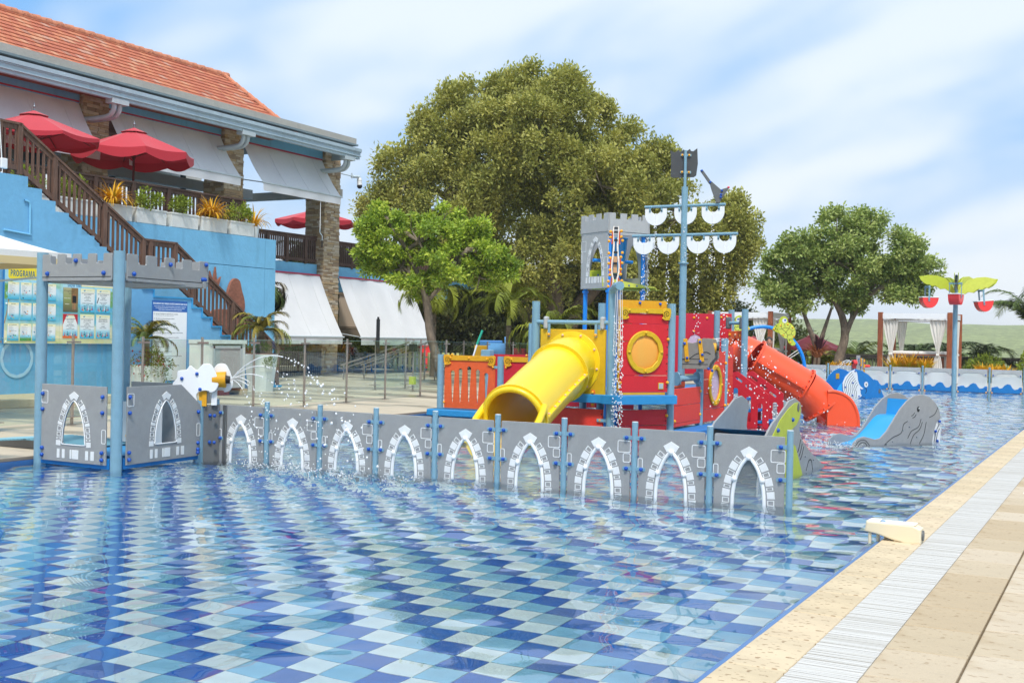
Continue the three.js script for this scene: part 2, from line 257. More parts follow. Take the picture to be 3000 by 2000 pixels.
// water: a real rippled surface, calm near the deck and stirred where the sprays fall
{
  const r = rngOf(77), waves = [];
  const band = (n, l0, l1, slope, dir, spread) => { for (let i = 0; i < n; i++) { const L = mix(l0, l1, r()), a = dir + (r() - 0.5) * spread; waves.push([Math.cos(a) * 2 * PI / L, Math.sin(a) * 2 * PI / L, slope * L / (2 * PI), r() * 6.28, L]); } };
  band(7, 0.9, 2.2, 0.0105, 1.2, 2.6); band(9, 0.4, 0.9, 0.0095, 1.0, 3.4); band(10, 0.16, 0.4, 0.0075, 1.5, 5);
  const spots = [[-8.7, -10.9, 1.1, 3.2], [-7.6, -10.3, 1.1, 2.8], [-6.6, -10.6, 1.2, 1.6], [-4.9, -19.2, 1.6, 2.4], [-5.0, -23.5, 2.0, 2.2], [-7.6, -34.5, 2.0, 2]];
  const stir = (x, z) => { let s = 0.5 + 1.1 * smooth(-6.0, -9.5, z) + 0.35 * smooth(-13, -18, z); s *= 0.75 + 0.5 * fbm(x * 0.5, z * 0.5, 3, 0, 131); let f = 0; for (const [a, b, rad, k] of spots) f += k * Math.exp(-((x - a) ** 2 + (z - b) ** 2) / (rad * rad)); return [s, f]; };
  const h = (x, z) => { const [s, f] = stir(x, z); let y = 0; for (const [kx, kz, a, p, L] of waves) y += a * Math.sin(kx * x + kz * z + p + 0.6 * Math.sin(x * 0.7 + z * 0.5)) * (L < 0.4 ? s * 0.9 + f * 0.6 : s + f * 0.22); if (f > 0.05) y += f * 0.009 * (fbm(x * 9, z * 9, 3, 0, 141) - 0.5) * 2; return y; };
  const zs = []; for (let z = 3; z > -42.6;) { zs.push(z); z -= z > -2.6 ? 0.35 : mix(0.03, 0.16, sat((-z - 3) / 36)); } zs.push(-42.6);
  const nx = 330, pos = [], nor = [], idx = [], e = 0.012;
  const left = (z) => (z > -10.3 ? -11.42 : z > -11.1 ? mix(-11.42, -12.25, (-10.3 - z) / 0.8) : z > -21.5 ? mix(-12.25, -12.3, (-11.1 - z) / 10.4) : z > -23 ? mix(-12.3, -13.5, (-21.5 - z) / 1.5) : -13.5);
  for (const z of zs) { const a = left(z); for (let i = 0; i <= nx; i++) { const x = mix(a, -1.69, i / nx), y = h(x, z), dx = (h(x + e, z) - h(x - e, z)) / (2 * e), dz = (h(x, z + e) - h(x, z - e)) / (2 * e); pos.push(x, y, z); const l = Math.hypot(dx, 1, dz); nor.push(-dx / l, 1 / l, -dz / l); } }
  for (let k = 0; k < zs.length - 1; k++) for (let i = 0; i < nx; i++) { const a = k * (nx + 1) + i, b = a + nx + 1; idx.push(a, a + 1, b, b, a + 1, b + 1); }
  const g = new THREE.BufferGeometry(); g.setAttribute('position', new THREE.Float32BufferAttribute(pos, 3)); g.setAttribute('normal', new THREE.Float32BufferAttribute(nor, 3)); g.setIndex(idx); g.userData.done = true;
  const w = mesh('water', g, phy({ color: col('#f4fcff'), roughness: 0, transmission: 1, thickness: 0.4, ior: 1.4, specularIntensity: 1.6 })); w.userData.kind = 'structure'; w.castShadow = false;
}
// ------------------------------------------------------------------ decks round the pool
const wetTex = noiseTex(1024, 9, (u, v, x, y) => { const a = fbm(u * 5, v * 7, 5, [5, 7], 151), st = smooth(0.52, 0.66, fbm(u * 3, v * 13, 5, [3, 13], 153)), g = hash(x, y, 6), b = fbm(u * 40, v * 40, 3, 40, 157); const k = 0.92 + 0.1 * a + 0.05 * (g - 0.5) + 0.06 * (b - 0.5); return [k - 0.2 * st, k * 0.985 - 0.205 * st, k * 0.955 - 0.2 * st]; });
const wetRough = noiseTex(512, 9, (u, v) => grey(0.75 - 0.45 * smooth(0.45, 0.62, fbm(u * 3, v * 13, 5, [3, 13], 153))), false);
const concrete = std({ color: col('#c3b8a6'), map: wetTex, roughnessMap: wetRough, roughness: 1 });
{
  const deck = structure('pool_deck');
  // left deck: slab whose edge follows the water's outline
  const s = shapeOf([[-11.47, 8], [-11.47, -10.33], [-12.3, -11.13], [-12.35, -21.53], [-13.55, -23.02], [-13.55, -42.6], [-1.69, -42.6], [-1.69, -60], [-80, -60], [-80, 8]].map(([x, z]) => [x, -z]));
  const g = new THREE.ExtrudeGeometry(s, { depth: 0.5, bevelEnabled: true, bevelSize: 0.012, bevelThickness: 0.012, bevelOffset: -0.012, bevelSegments: 2 }).rotateX(-PI / 2).translate(0, 0.08 - 0.512, 0);
  mesh('slab', g, concrete, deck);
  mesh('far_slab', box(60, 0.5, 80, 32, -0.2, -40), concrete, deck);
  // waterline band of dark tiles under the left kerb
  const bandT = [[-11.42, -4], [-11.42, -10.3], [-12.25, -11.1], [-12.3, -21.5]]; const m = std({ color: col('#27406c'), roughness: 0.2 });
  for (let i = 0; i < 3; i++) { const [a, b] = bandT[i], [c, d] = bandT[i + 1], L = Math.hypot(c - a, d - b), n = Math.max(1, Math.round(L / 0.3)); for (let k = 0; k < n; k++) { const t = (k + 0.5) / n; if (d < -12 && k > 8) break; mesh('band_tile', box(L / n - 0.008, 0.09, 0.012, mix(a, c, t), -0.0, mix(b, d, t), Math.atan2(-(d - b), c - a)), m, deck); } }
}
// right-hand edge: coping, overflow grate, pavers
{
  const trav = noiseTex(512, 1.1, (u, v, x, y) => { const a = fbm(u * 5, v * 9, 5, [5, 9], 161), pit = smooth(0.70, 0.78, fbm(u * 36, v * 70, 3, [36, 70], 163)), g = hash(x, y, 7); const k = 0.9 + 0.13 * a + 0.03 * (g - 0.5); return [k - 0.22 * pit, k * 0.975 - 0.27 * pit, k * 0.93 - 0.3 * pit]; });
  const travB = noiseTex(512, 1.1, (u, v) => grey(1 - smooth(0.70, 0.78, fbm(u * 36, v * 70, 3, [36, 70], 163))), false);
  const tv = (h) => std({ color: col(h), map: trav, bumpMap: travB, bumpScale: 0.003, roughness: 0.75 });
  const cop = structure('pool_coping'), r = rngOf(9), L = 0.62, list = [], cm = ['#d2c4aa', '#d6c8af', '#cfc0a5', '#d5c6ad'].map(tv);
  for (let z = 2, n = 0; z > -42; z -= L, n++) list.push({ m: TRS(-1.5375, 0.018 + (r() - 0.5) * 0.003, z - L / 2), k: Math.floor(r() * 4) });
  pieces(cop, 'coping_stone', list, rbox(0.3, 0.085, L - 0.004, 0, 0, 0, 0.012, 0, 2), cm, tv('#ffffff'));
  mesh('coping_bed', box(0.29, 0.3, 45, -1.535, -0.176, -20), concrete, cop);
  // grate: thin white slats across the channel
  const gr = structure('overflow_grate'), sm = std({ color: col('#cfccc6'), roughness: 0.5 }), sm2 = std({ color: col('#c4c0b8'), roughness: 0.5 }), gl = [];
  for (let z = -3, n = 0; z > -42; z -= 0.022, n++) { const mod5 = Math.floor(n / 27); const tilt = (hash(mod5, 1, 3) - 0.5) * 0.05; gl.push({ m: TRS(-1.2225, 0.047 + (r() - 0.5) * 0.004, z, 1, 1, 1, tilt + (r() - 0.5) * 0.012, 0, (r() - 0.5) * 0.008), k: r() < 0.3 ? 1 : 0 }); }
  pieces(gr, 'slat', gl, box(0.316, 0.026, 0.0165), [sm, sm2], std({ color: 0xffffff, roughness: 0.5 }));
  mesh('channel', box(0.33, 0.1, 45, -1.2225, -0.07, -20), std({ color: col('#b9b0a2'), roughness: 0.9 }), gr);
  mesh('slat_spine', [box(0.03, 0.02, 45, -1.2225, 0.022, -20)], sm, gr);
  // pavers
  const pv = structure('pavement'), stain = noiseTex(512, 1.9, (u, v, x, y) => { const a = fbm(u * 5, v * 5, 5, 5, 171), pit = smooth(0.72, 0.8, fbm(u * 60, v * 60, 3, 60, 173)), st = smooth(0.5, 0.75, fbm(u * 4, v * 4, 5, 4, 177)), g = hash(x, y, 12); const k = 0.93 + 0.1 * (a - 0.4) + 0.05 * (g - 0.5); return [k - 0.12 * pit - 0.1 * st, k * 0.98 - 0.15 * pit - 0.15 * st, k * 0.95 - 0.17 * pit - 0.22 * st]; });
  const pm = ['#cdbfa8', '#c6b79d', '#d2c6b2', '#c2b195', '#d0c3ae', '#cabca4'].map((h) => std({ color: col(h), map: stain, bumpMap: travB, bumpScale: 0.002, roughness: 0.8 })), pl = [], pl2 = [];
  for (let z = -2.5; z > -42; z -= 0.56) { pl.push({ m: TRS(-0.867, 0.018 + (r() - 0.5) * 0.002, z), k: Math.floor(r() * 6) }); for (let i = 0; i < 6; i++) pl2.push({ m: TRS(-0.665 + 0.3 + i * 0.61, 0.018 + (r() - 0.5) * 0.002, z - 0.1, 1.5, 1, 1), k: [0, 2, 4, 5][Math.floor(r() * 4)] }); }
  const pg = ready(rbox(0.393, 0.084, 0.553, 0, 0, 0, 0.008, 0, 2));
  pieces(pv, 'paver', pl.concat(pl2), pg, pm, std({ color: 0xffffff, map: stain, roughness: 0.8 }));
  mesh('paver_bed', box(8, 0.3, 46, 2.93, -0.178, -20), concrete, pv);
}
// ------------------------------------------------------------------ leaves, shrubs, tufts
function leafQuads(list) {   // {p, dir, n, l, w}
  const pos = [], nor = [];
  for (const { p, d, n, l, w } of list) {
    const s = d.clone().cross(n).normalize().multiplyScalar(w / 2), a = p, m = p.clone().addScaledVector(d, l * 0.5).addScaledVector(n, l * 0.06), t = p.clone().addScaledVector(d, l).addScaledVector(n, -l * 0.1), b = m.clone().add(s), c = m.clone().sub(s);
    for (const q of [a, b, t, a, t, c]) { pos.push(q.x, q.y, q.z); nor.push(n.x, n.y, n.z); }
  }
  const g = new THREE.BufferGeometry(); g.setAttribute('position', new THREE.Float32BufferAttribute(pos, 3)); g.setAttribute('normal', new THREE.Float32BufferAttribute(nor, 3)); return g;
}
const rdir = (r) => { const z = r() * 2 - 1, a = r() * 2 * PI, q = Math.sqrt(1 - z * z); return V(q * Math.cos(a), z, q * Math.sin(a)); };
function cluster(seed, n, rad, l, w) { const r = rngOf(seed), L = []; for (let i = 0; i < n; i++) { const o = rdir(r), p = o.clone().multiplyScalar(rad * (0.15 + 0.75 * r())), d = o.clone().addScaledVector(rdir(r), 0.9).normalize(), nn = V(0, 1, 0).addScaledVector(rdir(r), 0.75).cross(d).cross(d).negate().normalize(); if (nn.y < 0) nn.negate(); L.push({ p, d, n: nn, l: l * (0.7 + 0.6 * r()), w: w * (0.8 + 0.4 * r()) }); } return leafQuads(L); }
function shrubGeo(seed, rx, ry, rz, n, l, w) { const r = rngOf(seed), L = [], lump = []; for (let i = 0; i < 14; i++) { const o = rdir(r); o.y = Math.abs(o.y) * 1.1 - 0.2; lump.push(V(o.x * rx * 0.7, ry * (0.35 + 0.6 * o.y), o.z * rz * 0.7)); } for (let i = 0; i < n; i++) { const c = lump[Math.floor(r() * 14)], o = rdir(r), p = c.clone().add(V(o.x * rx * 0.36, o.y * ry * 0.34, o.z * rz * 0.36).multiplyScalar(0.4 + 0.6 * r())); if (p.y < 0) p.y = 0; const d = o.clone().addScaledVector(rdir(r), 0.7).add(V(0, 0.4, 0)).normalize(), nn = rdir(r).add(V(0, 1, 0)).cross(d).cross(d).negate().normalize(); L.push({ p, d, n: nn, l: l * (0.7 + 0.6 * r()), w }); } return leafQuads(L); }
// a tuft of strap leaves
function tuftGeo(seed, n, len, w, droop = 1, spread = 1.1, base = 0.06) {
  const r = rngOf(seed), pos = [], idx = [];
  for (let i = 0; i < n; i++) {
    const a = r() * 2 * PI, lean = spread * Math.sqrt(r()), L = len * (0.6 + 0.5 * r()), out = V(Math.cos(a), 0, Math.sin(a)), side = V(-out.z, 0, out.x), o = pos.length / 3, p = out.clone().multiplyScalar(base * r());
    let th = PI / 2 - lean * 0.75;
    for (let k = 0; k <= 6; k++) { const ww = w * (k === 6 ? 0.04 : Math.sin(PI * (0.25 + 0.72 * k / 6))) / 2; pos.push(p.x + side.x * ww, p.y, p.z + side.z * ww, p.x - side.x * ww, p.y, p.z - side.z * ww); p.addScaledVector(out, Math.cos(th) * L / 6).addScaledVector(UPV, Math.sin(th) * L / 6); th -= droop * (0.1 + 0.22 * k / 6) * (0.6 + lean); }
    for (let k = 0; k < 6; k++) { const q = o + k * 2; idx.push(q, q + 1, q + 2, q + 2, q + 1, q + 3); }
  }
  const g = new THREE.BufferGeometry(); g.setAttribute('position', new THREE.Float32BufferAttribute(pos, 3)); g.setIndex(idx); g.computeVertexNormals(); return g;
}
const leafMat = (h, t = 0.35) => phy({ color: col(h), roughness: 0.62, transmission: t, side: THREE.DoubleSide, specularIntensity: 0.5 });
const LF = { lime: leafMat('#8fa02c'), shrub: leafMat('#8a9a30'), gold: leafMat('#e0ad10'), goldGreen: leafMat('#c3b21c'), dark: leafMat('#4c5c24'), bougain: leafMat('#6c8030'), flower: leafMat('#c8453f') };

// ------------------------------------------------------------------ the two-storey building
const XF = -25.86;
function pillar(parent, z, y0, y1, w, d) {
  const p = new THREE.Group(); p.name = 'pillar'; p.position.set(XF - w / 2, 0, z); parent.add(p);
  mesh('core', box(w - 0.06, y1 - y0, d - 0.06, 0, (y0 + y1) / 2, 0), std({ color: col('#5e5245'), roughness: 1 }), p);
  const r = rngOf(Math.round(-z * 100)), list = [];
  for (const [face, len] of [['x', d], ['z', w]]) for (let y = y0; y < y1 - 0.03;) { const h = 0.05 + 0.055 * r(); for (let s = -len / 2; s < len / 2 - 0.02;) { const l = Math.min(0.12 + 0.3 * r(), len / 2 - s), out = 0.035 * r(), c = s + l / 2; if (len / 2 - s - l < 0.08) { const l2 = len / 2 - s; list.push(face === 'x' ? { m: TRS(w / 2 - 0.03 + out / 2, y + h / 2, s + l2 / 2, 0.05 + out, h - 0.008, l2 - 0.004), k: Math.floor(r() * 6) } : { m: TRS(s + l2 / 2, y + h / 2, d / 2 - 0.03 + out / 2, l2 - 0.004, h - 0.008, 0.05 + out), k: Math.floor(r() * 6) }); break; } list.push(face === 'x' ? { m: TRS(w / 2 - 0.03 + out / 2, y + h / 2, c, 0.05 + out, h - 0.008, l - 0.006), k: Math.floor(r() * 6) } : { m: TRS(c, y + h / 2, d / 2 - 0.03 + out / 2, l - 0.006, h - 0.008, 0.05 + out), k: Math.floor(r() * 6) }); s += l; } y += h; }
  pieces(p, 'stone', list, STONE, STONES, STONE_ANY);
}
const STONE = ready(box(1, 1, 1)), STONES = ['#c9b79c', '#d6c8b0', '#b89f80', '#cdb48e', '#a8937c', '#dacfbe'].map((h) => std({ color: col(h), map: stoneTex, roughness: 0.9 })), STONE_ANY = std({ color: 0xffffff, map: stoneTex, roughness: 0.9 });
const hall = thing('resort_building', 'two storey building with red tiled roof, stone pillars and white awnings', 'building');
{
  for (const [z, y0] of [[-17.9, 4.1], [-23.6, 4.1], [-29.35, 4.1], [-34.68, 0.08]]) pillar(hall, z, y0, 8.3, 0.85, 0.92);
  // slabs, beam, soffit
  mesh('floor_slab', [box(9.5, 0.42, 24, -31, 3.86, -21.6), box(9.5, 0.42, 4.2, -31, 3.86, -36.7)], M.stuccoLight, hall);
  mesh('slab_edge', [box(0.2, 0.42, 7.6, -26.24, 3.862, -30.4), box(0.2, 0.42, 11, -26.24, 3.862, -40.66)], M.stuccoLight, hall);
  for (const [a, b] of [[-18.4, -23.1], [-24.1, -28.85], [-29.85, -34.2], [-12, -17.4]]) mesh('beam', box(0.3, 0.5, a - b, -26.12, 8.1, (a + b) / 2), M.stuccoDark, hall);
  mesh('soffit', box(11.3, 0.06, 26.5, -30.3, 8.36, -21.3), plaster('#7d8a90'), hall);
  mesh('roof_deck', box(11.2, 0.2, 26.4, -30.3, 8.5, -21.3), M.beam, hall);
  // gutter: stepped fascia
  const gu = [box(0.16, 0.2, 26, -24.68, 8.06, -21.62), box(0.22, 0.11, 26.03, -24.66, 8.175, -21.62), box(0.12, 0.16, 25.98, -24.68, 7.94, -21.62), box(0.2, 0.03, 26.02, -24.67, 7.965, -21.62), box(0.2, 0.025, 26.02, -24.67, 8.1, -21.62), box(1.3, 0.3, 0.06, -25.3, 8.03, -34.6)];
  mesh('gutter', gu, M.gutter, hall); const ZD = [-23.3, -28.6, -34.0];
  for (const z of ZD) mesh('downspout', [box(0.26, 0.14, 0.6, -24.72, 7.83, z), ...[-0.1, 0.1].map((o) => tube([[-24.75, 7.8, z + o], [-24.75, 7.62, z + o], [-24.95, 7.45, z + o], [-25.5, 7.42, z + o], [-25.9, 7.42, z + o]], 0.068, 16, 10))], M.pvc, hall);
  // tiled roof
  const roof = new THREE.Group(); roof.name = 'roof'; hall.add(roof);
  const x0 = -24.78, y0 = 8.17, x1 = -28.05, y1 = 10.45, zE = -31.2, zS = -8, sl = Math.atan2(y1 - y0, x0 - x1), len = Math.hypot(x1 - x0, y1 - y0);
  const tri = shapeOf([[-31.4, 8.1], [-24.7, 8.1], [-28.05, 10.42]]);
  mesh('roof_body', new THREE.ExtrudeGeometry(tri, { depth: zS - zE, bevelEnabled: false }).translate(0, 0, zE), std({ color: col('#8f4a35'), roughness: 0.9 }), roof);
  const tileTex = noiseTex(256, 1.2, (u, v, x, y) => { const a = fbm(u * 10, v * 10, 4, 10, 181), s = smooth(0.62, 0.8, fbm(u * 24, v * 24, 3, 24, 183)); const k = 0.8 + 0.3 * a + 0.06 * hash(x, y, 2); return [k - s * 0.25, k - s * 0.22, k - s * 0.18]; });
  const tm = ['#b9694c', '#c27856', '#b0624a', '#c68a6a', '#bb8a76', '#a9745f'].map((h) => std({ color: col(h), map: tileTex, roughness: 0.85 })), tl = [], r = rngOf(31);
  for (let k = 0; k < 15; k++) for (let z = zS - 9.2; z > zE; z -= 0.235) { const s = k * len / 14.6, c = V(x0 - Math.cos(sl) * (s + 0.16), y0 + Math.sin(sl) * (s + 0.16) + 0.035, z - (k % 2) * 0.11); if (c.z - 0.12 < zE - 0.05) continue; tl.push({ m: TRS(c.x, c.y, c.z, 1, 1, 1, (r() - 0.5) * 0.03, 0, -sl + 0.09 + (r() - 0.5) * 0.02), k: Math.floor(r() * r() * 6) }); }
  pieces(roof, 'roof_tile', tl, box(0.36, 0.022, 0.229), tm, std({ color: 0xffffff, map: tileTex, roughness: 0.85 }));
  const cap = []; for (let z = zS - 9; z > zE; z -= 0.4) cap.push(rod([x1, y1 + 0.02, z], [x1, y1 + 0.045, z - 0.42], 0.12, 0.13, 10)); for (let k = 0; k < 11; k++) { const a = k / 11, b = (k + 1.1) / 11; cap.push(rod([mix(x0, x1, a), mix(y0, y1, a) + 0.06, zE], [mix(x0, x1, b), mix(y0, y1, b) + 0.08, zE], 0.075, 0.085, 8)); }
  mesh('ridge_tiles', cap, std({ color: col('#c98263'), map: tileTex, roughness: 0.9 }), roof);
  // what shows inside: rear wall, ceiling beams, glazed panels
  mesh('rear_wall', [box(0.2, 4, 10, -33.5, 6.2, -17), box(0.2, 1.3, 14, -33.5, 7.6, -29)], M.interior, hall);
  mesh('ceiling_beam', [box(0.25, 0.35, 16, -30, 6.85, -27), box(6, 0.3, 0.2, -29, 6.8, -35.4)], M.beam, hall);
  const pan = []; for (let i = 0; i < 5; i++) pan.push(box(0.04, 0.9, 1.9, -30.05, 7.55, -21 - i * 2.05)); mesh('ceiling_panel', pan, M.ceil, hall);
  mesh('inner_column', [box(0.35, 4.2, 0.35, -29.5, 6.15, -24.6), box(0.3, 4.2, 0.3, -30.2, 6.15, -21.4), box(0.14, 3.2, 0.14, -30.1, 5.9, -28.2), box(0.14, 3.2, 0.14, -30.1, 5.9, -31.5)], M.darkGlass, hall);
  mesh('inner_pillar', [box(0.8, 4.2, 0.7, -30.3, 6.15, -22.9), box(0.8, 4.2, 0.8, -32, 2, -33.4)], STONES[0], hall);
  // ground floor
  mesh('lower_beam', [box(0.3, 0.5, 8, -26.35, 3.4, -39.6), box(0.3, 0.5, 7.2, -26.35, 3.4, -30.3)], M.stuccoDark, hall);
  mesh('blind', [box(0.04, 1.35, 1.3, -29.0, 2.55, -37.1), box(0.04, 1.35, 1.3, -29.0, 2.55, -38.5), box(0.04, 1.35, 3, -29.0, 2.55, -41)], std({ color: col('#cdb9a2'), roughness: 0.9 }), hall);
  mesh('blind_frame', [box(0.08, 0.12, 8, -28.98, 3.27, -40), box(0.08, 0.1, 8, -28.98, 1.84, -40), box(0.08, 1.35, 0.1, -28.98, 2.55, -37.8), box(0.3, 0.3, 9, -29, 1.62, -40)], std({ color: col('#8a7b68'), roughness: 0.8 }), hall);
  mesh('lower_wall', [box(0.3, 3.6, 14, -35, 1.9, -30)], M.interior, hall);
}
// awnings
function awning(label, za, zb, x0, y0, x1, y1, val, cloth = M.canvas) {
  const t = thing('awning', label, 'awning', [x0, y0, (za + zb) / 2], 0), W = za - zb - 0.04, dx = x1 - x0, dy = y1 - y0, n = 14, g = new THREE.PlaneGeometry(W, 1, 28, n), p = g.attributes.position, r = rngOf(Math.round(-za * 77));
  const ph = r() * 6;
  for (let i = 0; i < p.count; i++) { const s = 0.5 - p.getY(i), z = -p.getX(i), seam = 0.012 * Math.cos(z * 2 * PI / 1.25 + ph) + 0.01 * Math.sin(z * 7.1 + s * 4 + ph), sag = 0.05 * Math.sin(PI * s); p.setXYZ(i, dx * s - sag + seam * (0.3 + 0.7 * (1 - s)), dy * s - sag * 0.4, z); }
  g.computeVertexNormals(); mesh('cloth', g, cloth, t);
  const sm = []; for (let z = -W / 2 + 0.6; z < W / 2; z += 1.22) { const q = []; for (let k = 0; k <= 6; k++) { const s = k / 6, sag = 0.05 * Math.sin(PI * s); q.push([dx * s - sag + 0.012, dy * s - sag * 0.4, z]); } sm.push(tube(q, 0.006, 12, 4)); } mesh('seam', sm, cloth, t);
  const v = new THREE.PlaneGeometry(W, val, 24, 2), q = v.attributes.position; for (let i = 0; i < q.count; i++) { const s = 0.5 - q.getY(i) / val; q.setXYZ(i, dx + 0.015 * s * Math.sin(q.getX(i) * 5), dy - val * s, -q.getX(i)); } v.computeVertexNormals(); mesh('valance', v, cloth, t);
  mesh('front_bar', rod([dx, dy, -W / 2 - 0.06], [dx, dy, W / 2 + 0.06], 0.03), M.pvc, t);
  for (const s of [-1, 1]) mesh('arm', rod([-0.05, dy + 0.15, s * (W / 2 - 0.12)], [dx, dy, s * (W / 2 - 0.12)], 0.018), M.pvc, t);
  mesh('head_trim', box(0.03, 0.05, W, 0.02, 0.02, 0), M.redTrim, t);
  return t;
}
awning('white drop-arm awning of the upper floor, nearest the left edge behind the umbrella', -18.35, -23.1, -26, 7.88, -25.1, 6.5, 0.27);
awning('white drop-arm awning of the upper floor, middle one behind the scalloped red umbrella', -24.1, -28.85, -26, 7.86, -25.1, 6.5, 0.27);
awning('white drop-arm awning of the upper floor, last before the end of the gutter', -29.9, -34.2, -26, 7.84, -25.1, 6.48, 0.27);
awning('long white lower awning left of the end stone pillar, behind the potted palm', -27.3, -34.2, -26, 3.66, -24.9, 1.46, 0.25);
awning('long white lower awning right of the end stone pillar, behind the leaning tree', -35.35, -40.3, -26, 3.66, -24.95, 1.45, 0.27);
{ // pole crank hanging by the end pillar
  const t = thing('awning_crank', 'thin white crank rod hanging below the last upper awning', 'crank', [-25.15, 6.2, -33.05]);
  mesh('rod', rod([0, 0, 0], [0, -0.95, 0], 0.012), M.whitePlastic, t); mesh('handle', tube([[0, -0.95, 0], [0, -1.1, 0], [0.05, -1.2, -0.06], [0.05, -1.4, -0.06]], 0.016, 12, 6), M.gutter, t); mesh('grip', rod([0.05, -1.36, -0.06], [0.05, -1.6, -0.06], 0.022), M.black, t);
}
{ const t = thing('security_camera', 'white dome security camera on an arm from the end pillar', 'camera', [-25.88, 7.5, -35.12]);
  mesh('arm', [rod([0, 0, 0], [0.02, -0.01, -0.72], 0.02), rod([0.02, -0.1, -0.74], [0.02, 0.1, -0.74], 0.025), rod([0.02, -0.03, -0.74], [0.03, 0.02, -1.2], 0.055)], M.pvc, t); mesh('housing', [rod([0.03, 0, -1.2], [0.03, -0.28, -1.24], 0.08, 0.1), ball(0.1, 0.03, -0.1, -1.22)], M.whitePlastic, t); mesh('dome', ball(0.1, 0.03, -0.33, -1.24), M.black, t); }
// ------------------------------------------------------------------ terrace with its blue wall
const XT = -22.2;
{
  const t = thing('terrace', 'sky blue rendered terrace wall with planters along its top', 'terrace wall');
  mesh('core', box(3.9, 4.2, 17, -24.2, 2.18, -18.55), M.joint, t);
  // render panels with open joints between
  const ys = [0.08, 1.3, 3.43, 4.3], zs = [-10, -16.2, -21.5, -26.6, -27.08];
  for (let i = 0; i < 3; i++) for (let k = 0; k < 4; k++) mesh('wall_panel', box(0.1, ys[i + 1] - ys[i] - 0.018, zs[k] - zs[k + 1] - 0.014, XT - 0.05, (ys[i] + ys[i + 1]) / 2, (zs[k] + zs[k + 1]) / 2), M.stuccoLight, t);
  mesh('end_panel', box(3.95, 4.2, 0.1, -24.28, 2.18, -27.12), M.stuccoLight, t);
  mesh('floor', box(3.8, 0.06, 17, -24.25, 4.272, -18.55), M.beam, t);
  // low reliefs in brown fixed on the wall behind the stair
  const brown = std({ color: col('#a06a58'), map: stoneTex, roughness: 0.9 });
  const rel = (l, z, y) => { const g = plate(shapeOf(l, true), 0.08, 0.01); return frameAt(g, [XT + 0.04, y, z], V(0, 0, -1), V(0, 1, 0), V(1, 0, 0)); };
  mesh('relief', [rel([[-0.18, -0.3], [-0.3, 0.1], [-0.2, 0.45], [-0.02, 0.62], [0.2, 0.56], [0.3, 0.3], [0.42, 0.0], [0.4, -0.3], [0.1, -0.5]], -25.25, 2.45), rel([[-0.7, -0.25], [-0.6, 0.25], [0, 0.35], [0.7, 0.2], [0.8, -0.2], [0.3, -0.4], [-0.3, -0.4]], -24.9, 1.85)], brown, t);
  const leaf = shapeOf([[-0.16, -0.2], [-0.2, 0.3], [-0.07, 0.02], [0.02, 0.42], [0.08, 0.03], [0.24, 0.16], [0.1, -0.25]]); mesh('relief', frameAt(plate(leaf, 0.06, 0.005), [XT + 0.04, 2.93, -24.45], V(0, 0, -1), V(0, 1, 0), V(1, 0, 0)), brown, t);
}
// stair: outer wall in steps, treads behind it
const XS = -20.6, TR = []; // top corners
{
  const t = thing('staircase', 'sky blue outdoor staircase with stepped side wall and landing', 'stairs');
  const l = [[-8, 0.08], [-8, 4.77]];
  let z = -17.0, y = 4.77; l.push([z, y]); TR.push([z, y]);
  for (let k = 0; k < 10; k++) { y -= 0.2195; l.push([z, y]); z -= 0.3625; l.push([z, y]); TR.push([z, y]); }
  z = -21.92; y = 2.4; l.push([TR[10][0], y]); l.push([z, y]); TR.push([z, y]);
  for (let k = 0; k < 10; k++) { y -= 0.2265; l.push([z, y]); z -= 0.3535; l.push([z, y]); TR.push([z, y]); }
  l.push([z, 0.08]);
  const s = shapeOf(l.map(([a, b]) => [-a, b]));
  const m4 = new THREE.Matrix4().makeBasis(V(0, 0, -1), V(0, 1, 0), V(1, 0, 0));
  mesh('side_wall', new THREE.ExtrudeGeometry(s, { depth: 0.22, bevelEnabled: false }).applyMatrix4(m4).translate(XS - 0.22, 0, 0), plaster('#79b9e3'), t);
  const cap = []; for (let i = 10; i < TR.length; i++) { const [za, ya] = TR[i]; const prev = TR[i - 1]; cap.push(box(0.05, 0.035, prev[0] - za, XS + 0.005, ya - 0.015, (prev[0] + za) / 2)); cap.push(box(0.05, prev[1] - ya, 0.035, XS + 0.004, (prev[1] + ya) / 2, prev[0] - 0.015)); } mesh('edge_band', cap, M.trimBlue, t);
  for (let i = 1; i < TR.length; i++) { const [za, ya] = TR[i], zb = TR[i - 1][0]; mesh('tread', [box(1.36, ya - 0.1, zb - za - 0.002, (XS - 0.22 + XT) / 2 + 0.002, (ya - 0.1) / 2 - 0.03, (za + zb) / 2), box(1.3, 0.05, zb - za + 0.03, (XS - 0.22 + XT) / 2, ya - 0.1, (za + zb) / 2)], M.deckWood, t); }
  mesh('landing_floor', box(1.36, 4.6, 9, (XS - 0.22 + XT) / 2, 2.3, -12.5), M.stuccoLight, t);
  mesh('conduit', [tube([[XS + 0.02, 4.26, -16.9], [XS + 0.02, 4.22, -17.03], [XS + 0.02, 4.0, -17.05], [XS + 0.02, 3.55, -17.05]], 0.022, 20, 8), rod([XS + 0.02, 3.55, -17.08], [XS + 0.02, 3.6, -16.4], 0.022)], M.stuccoLight, t);
}
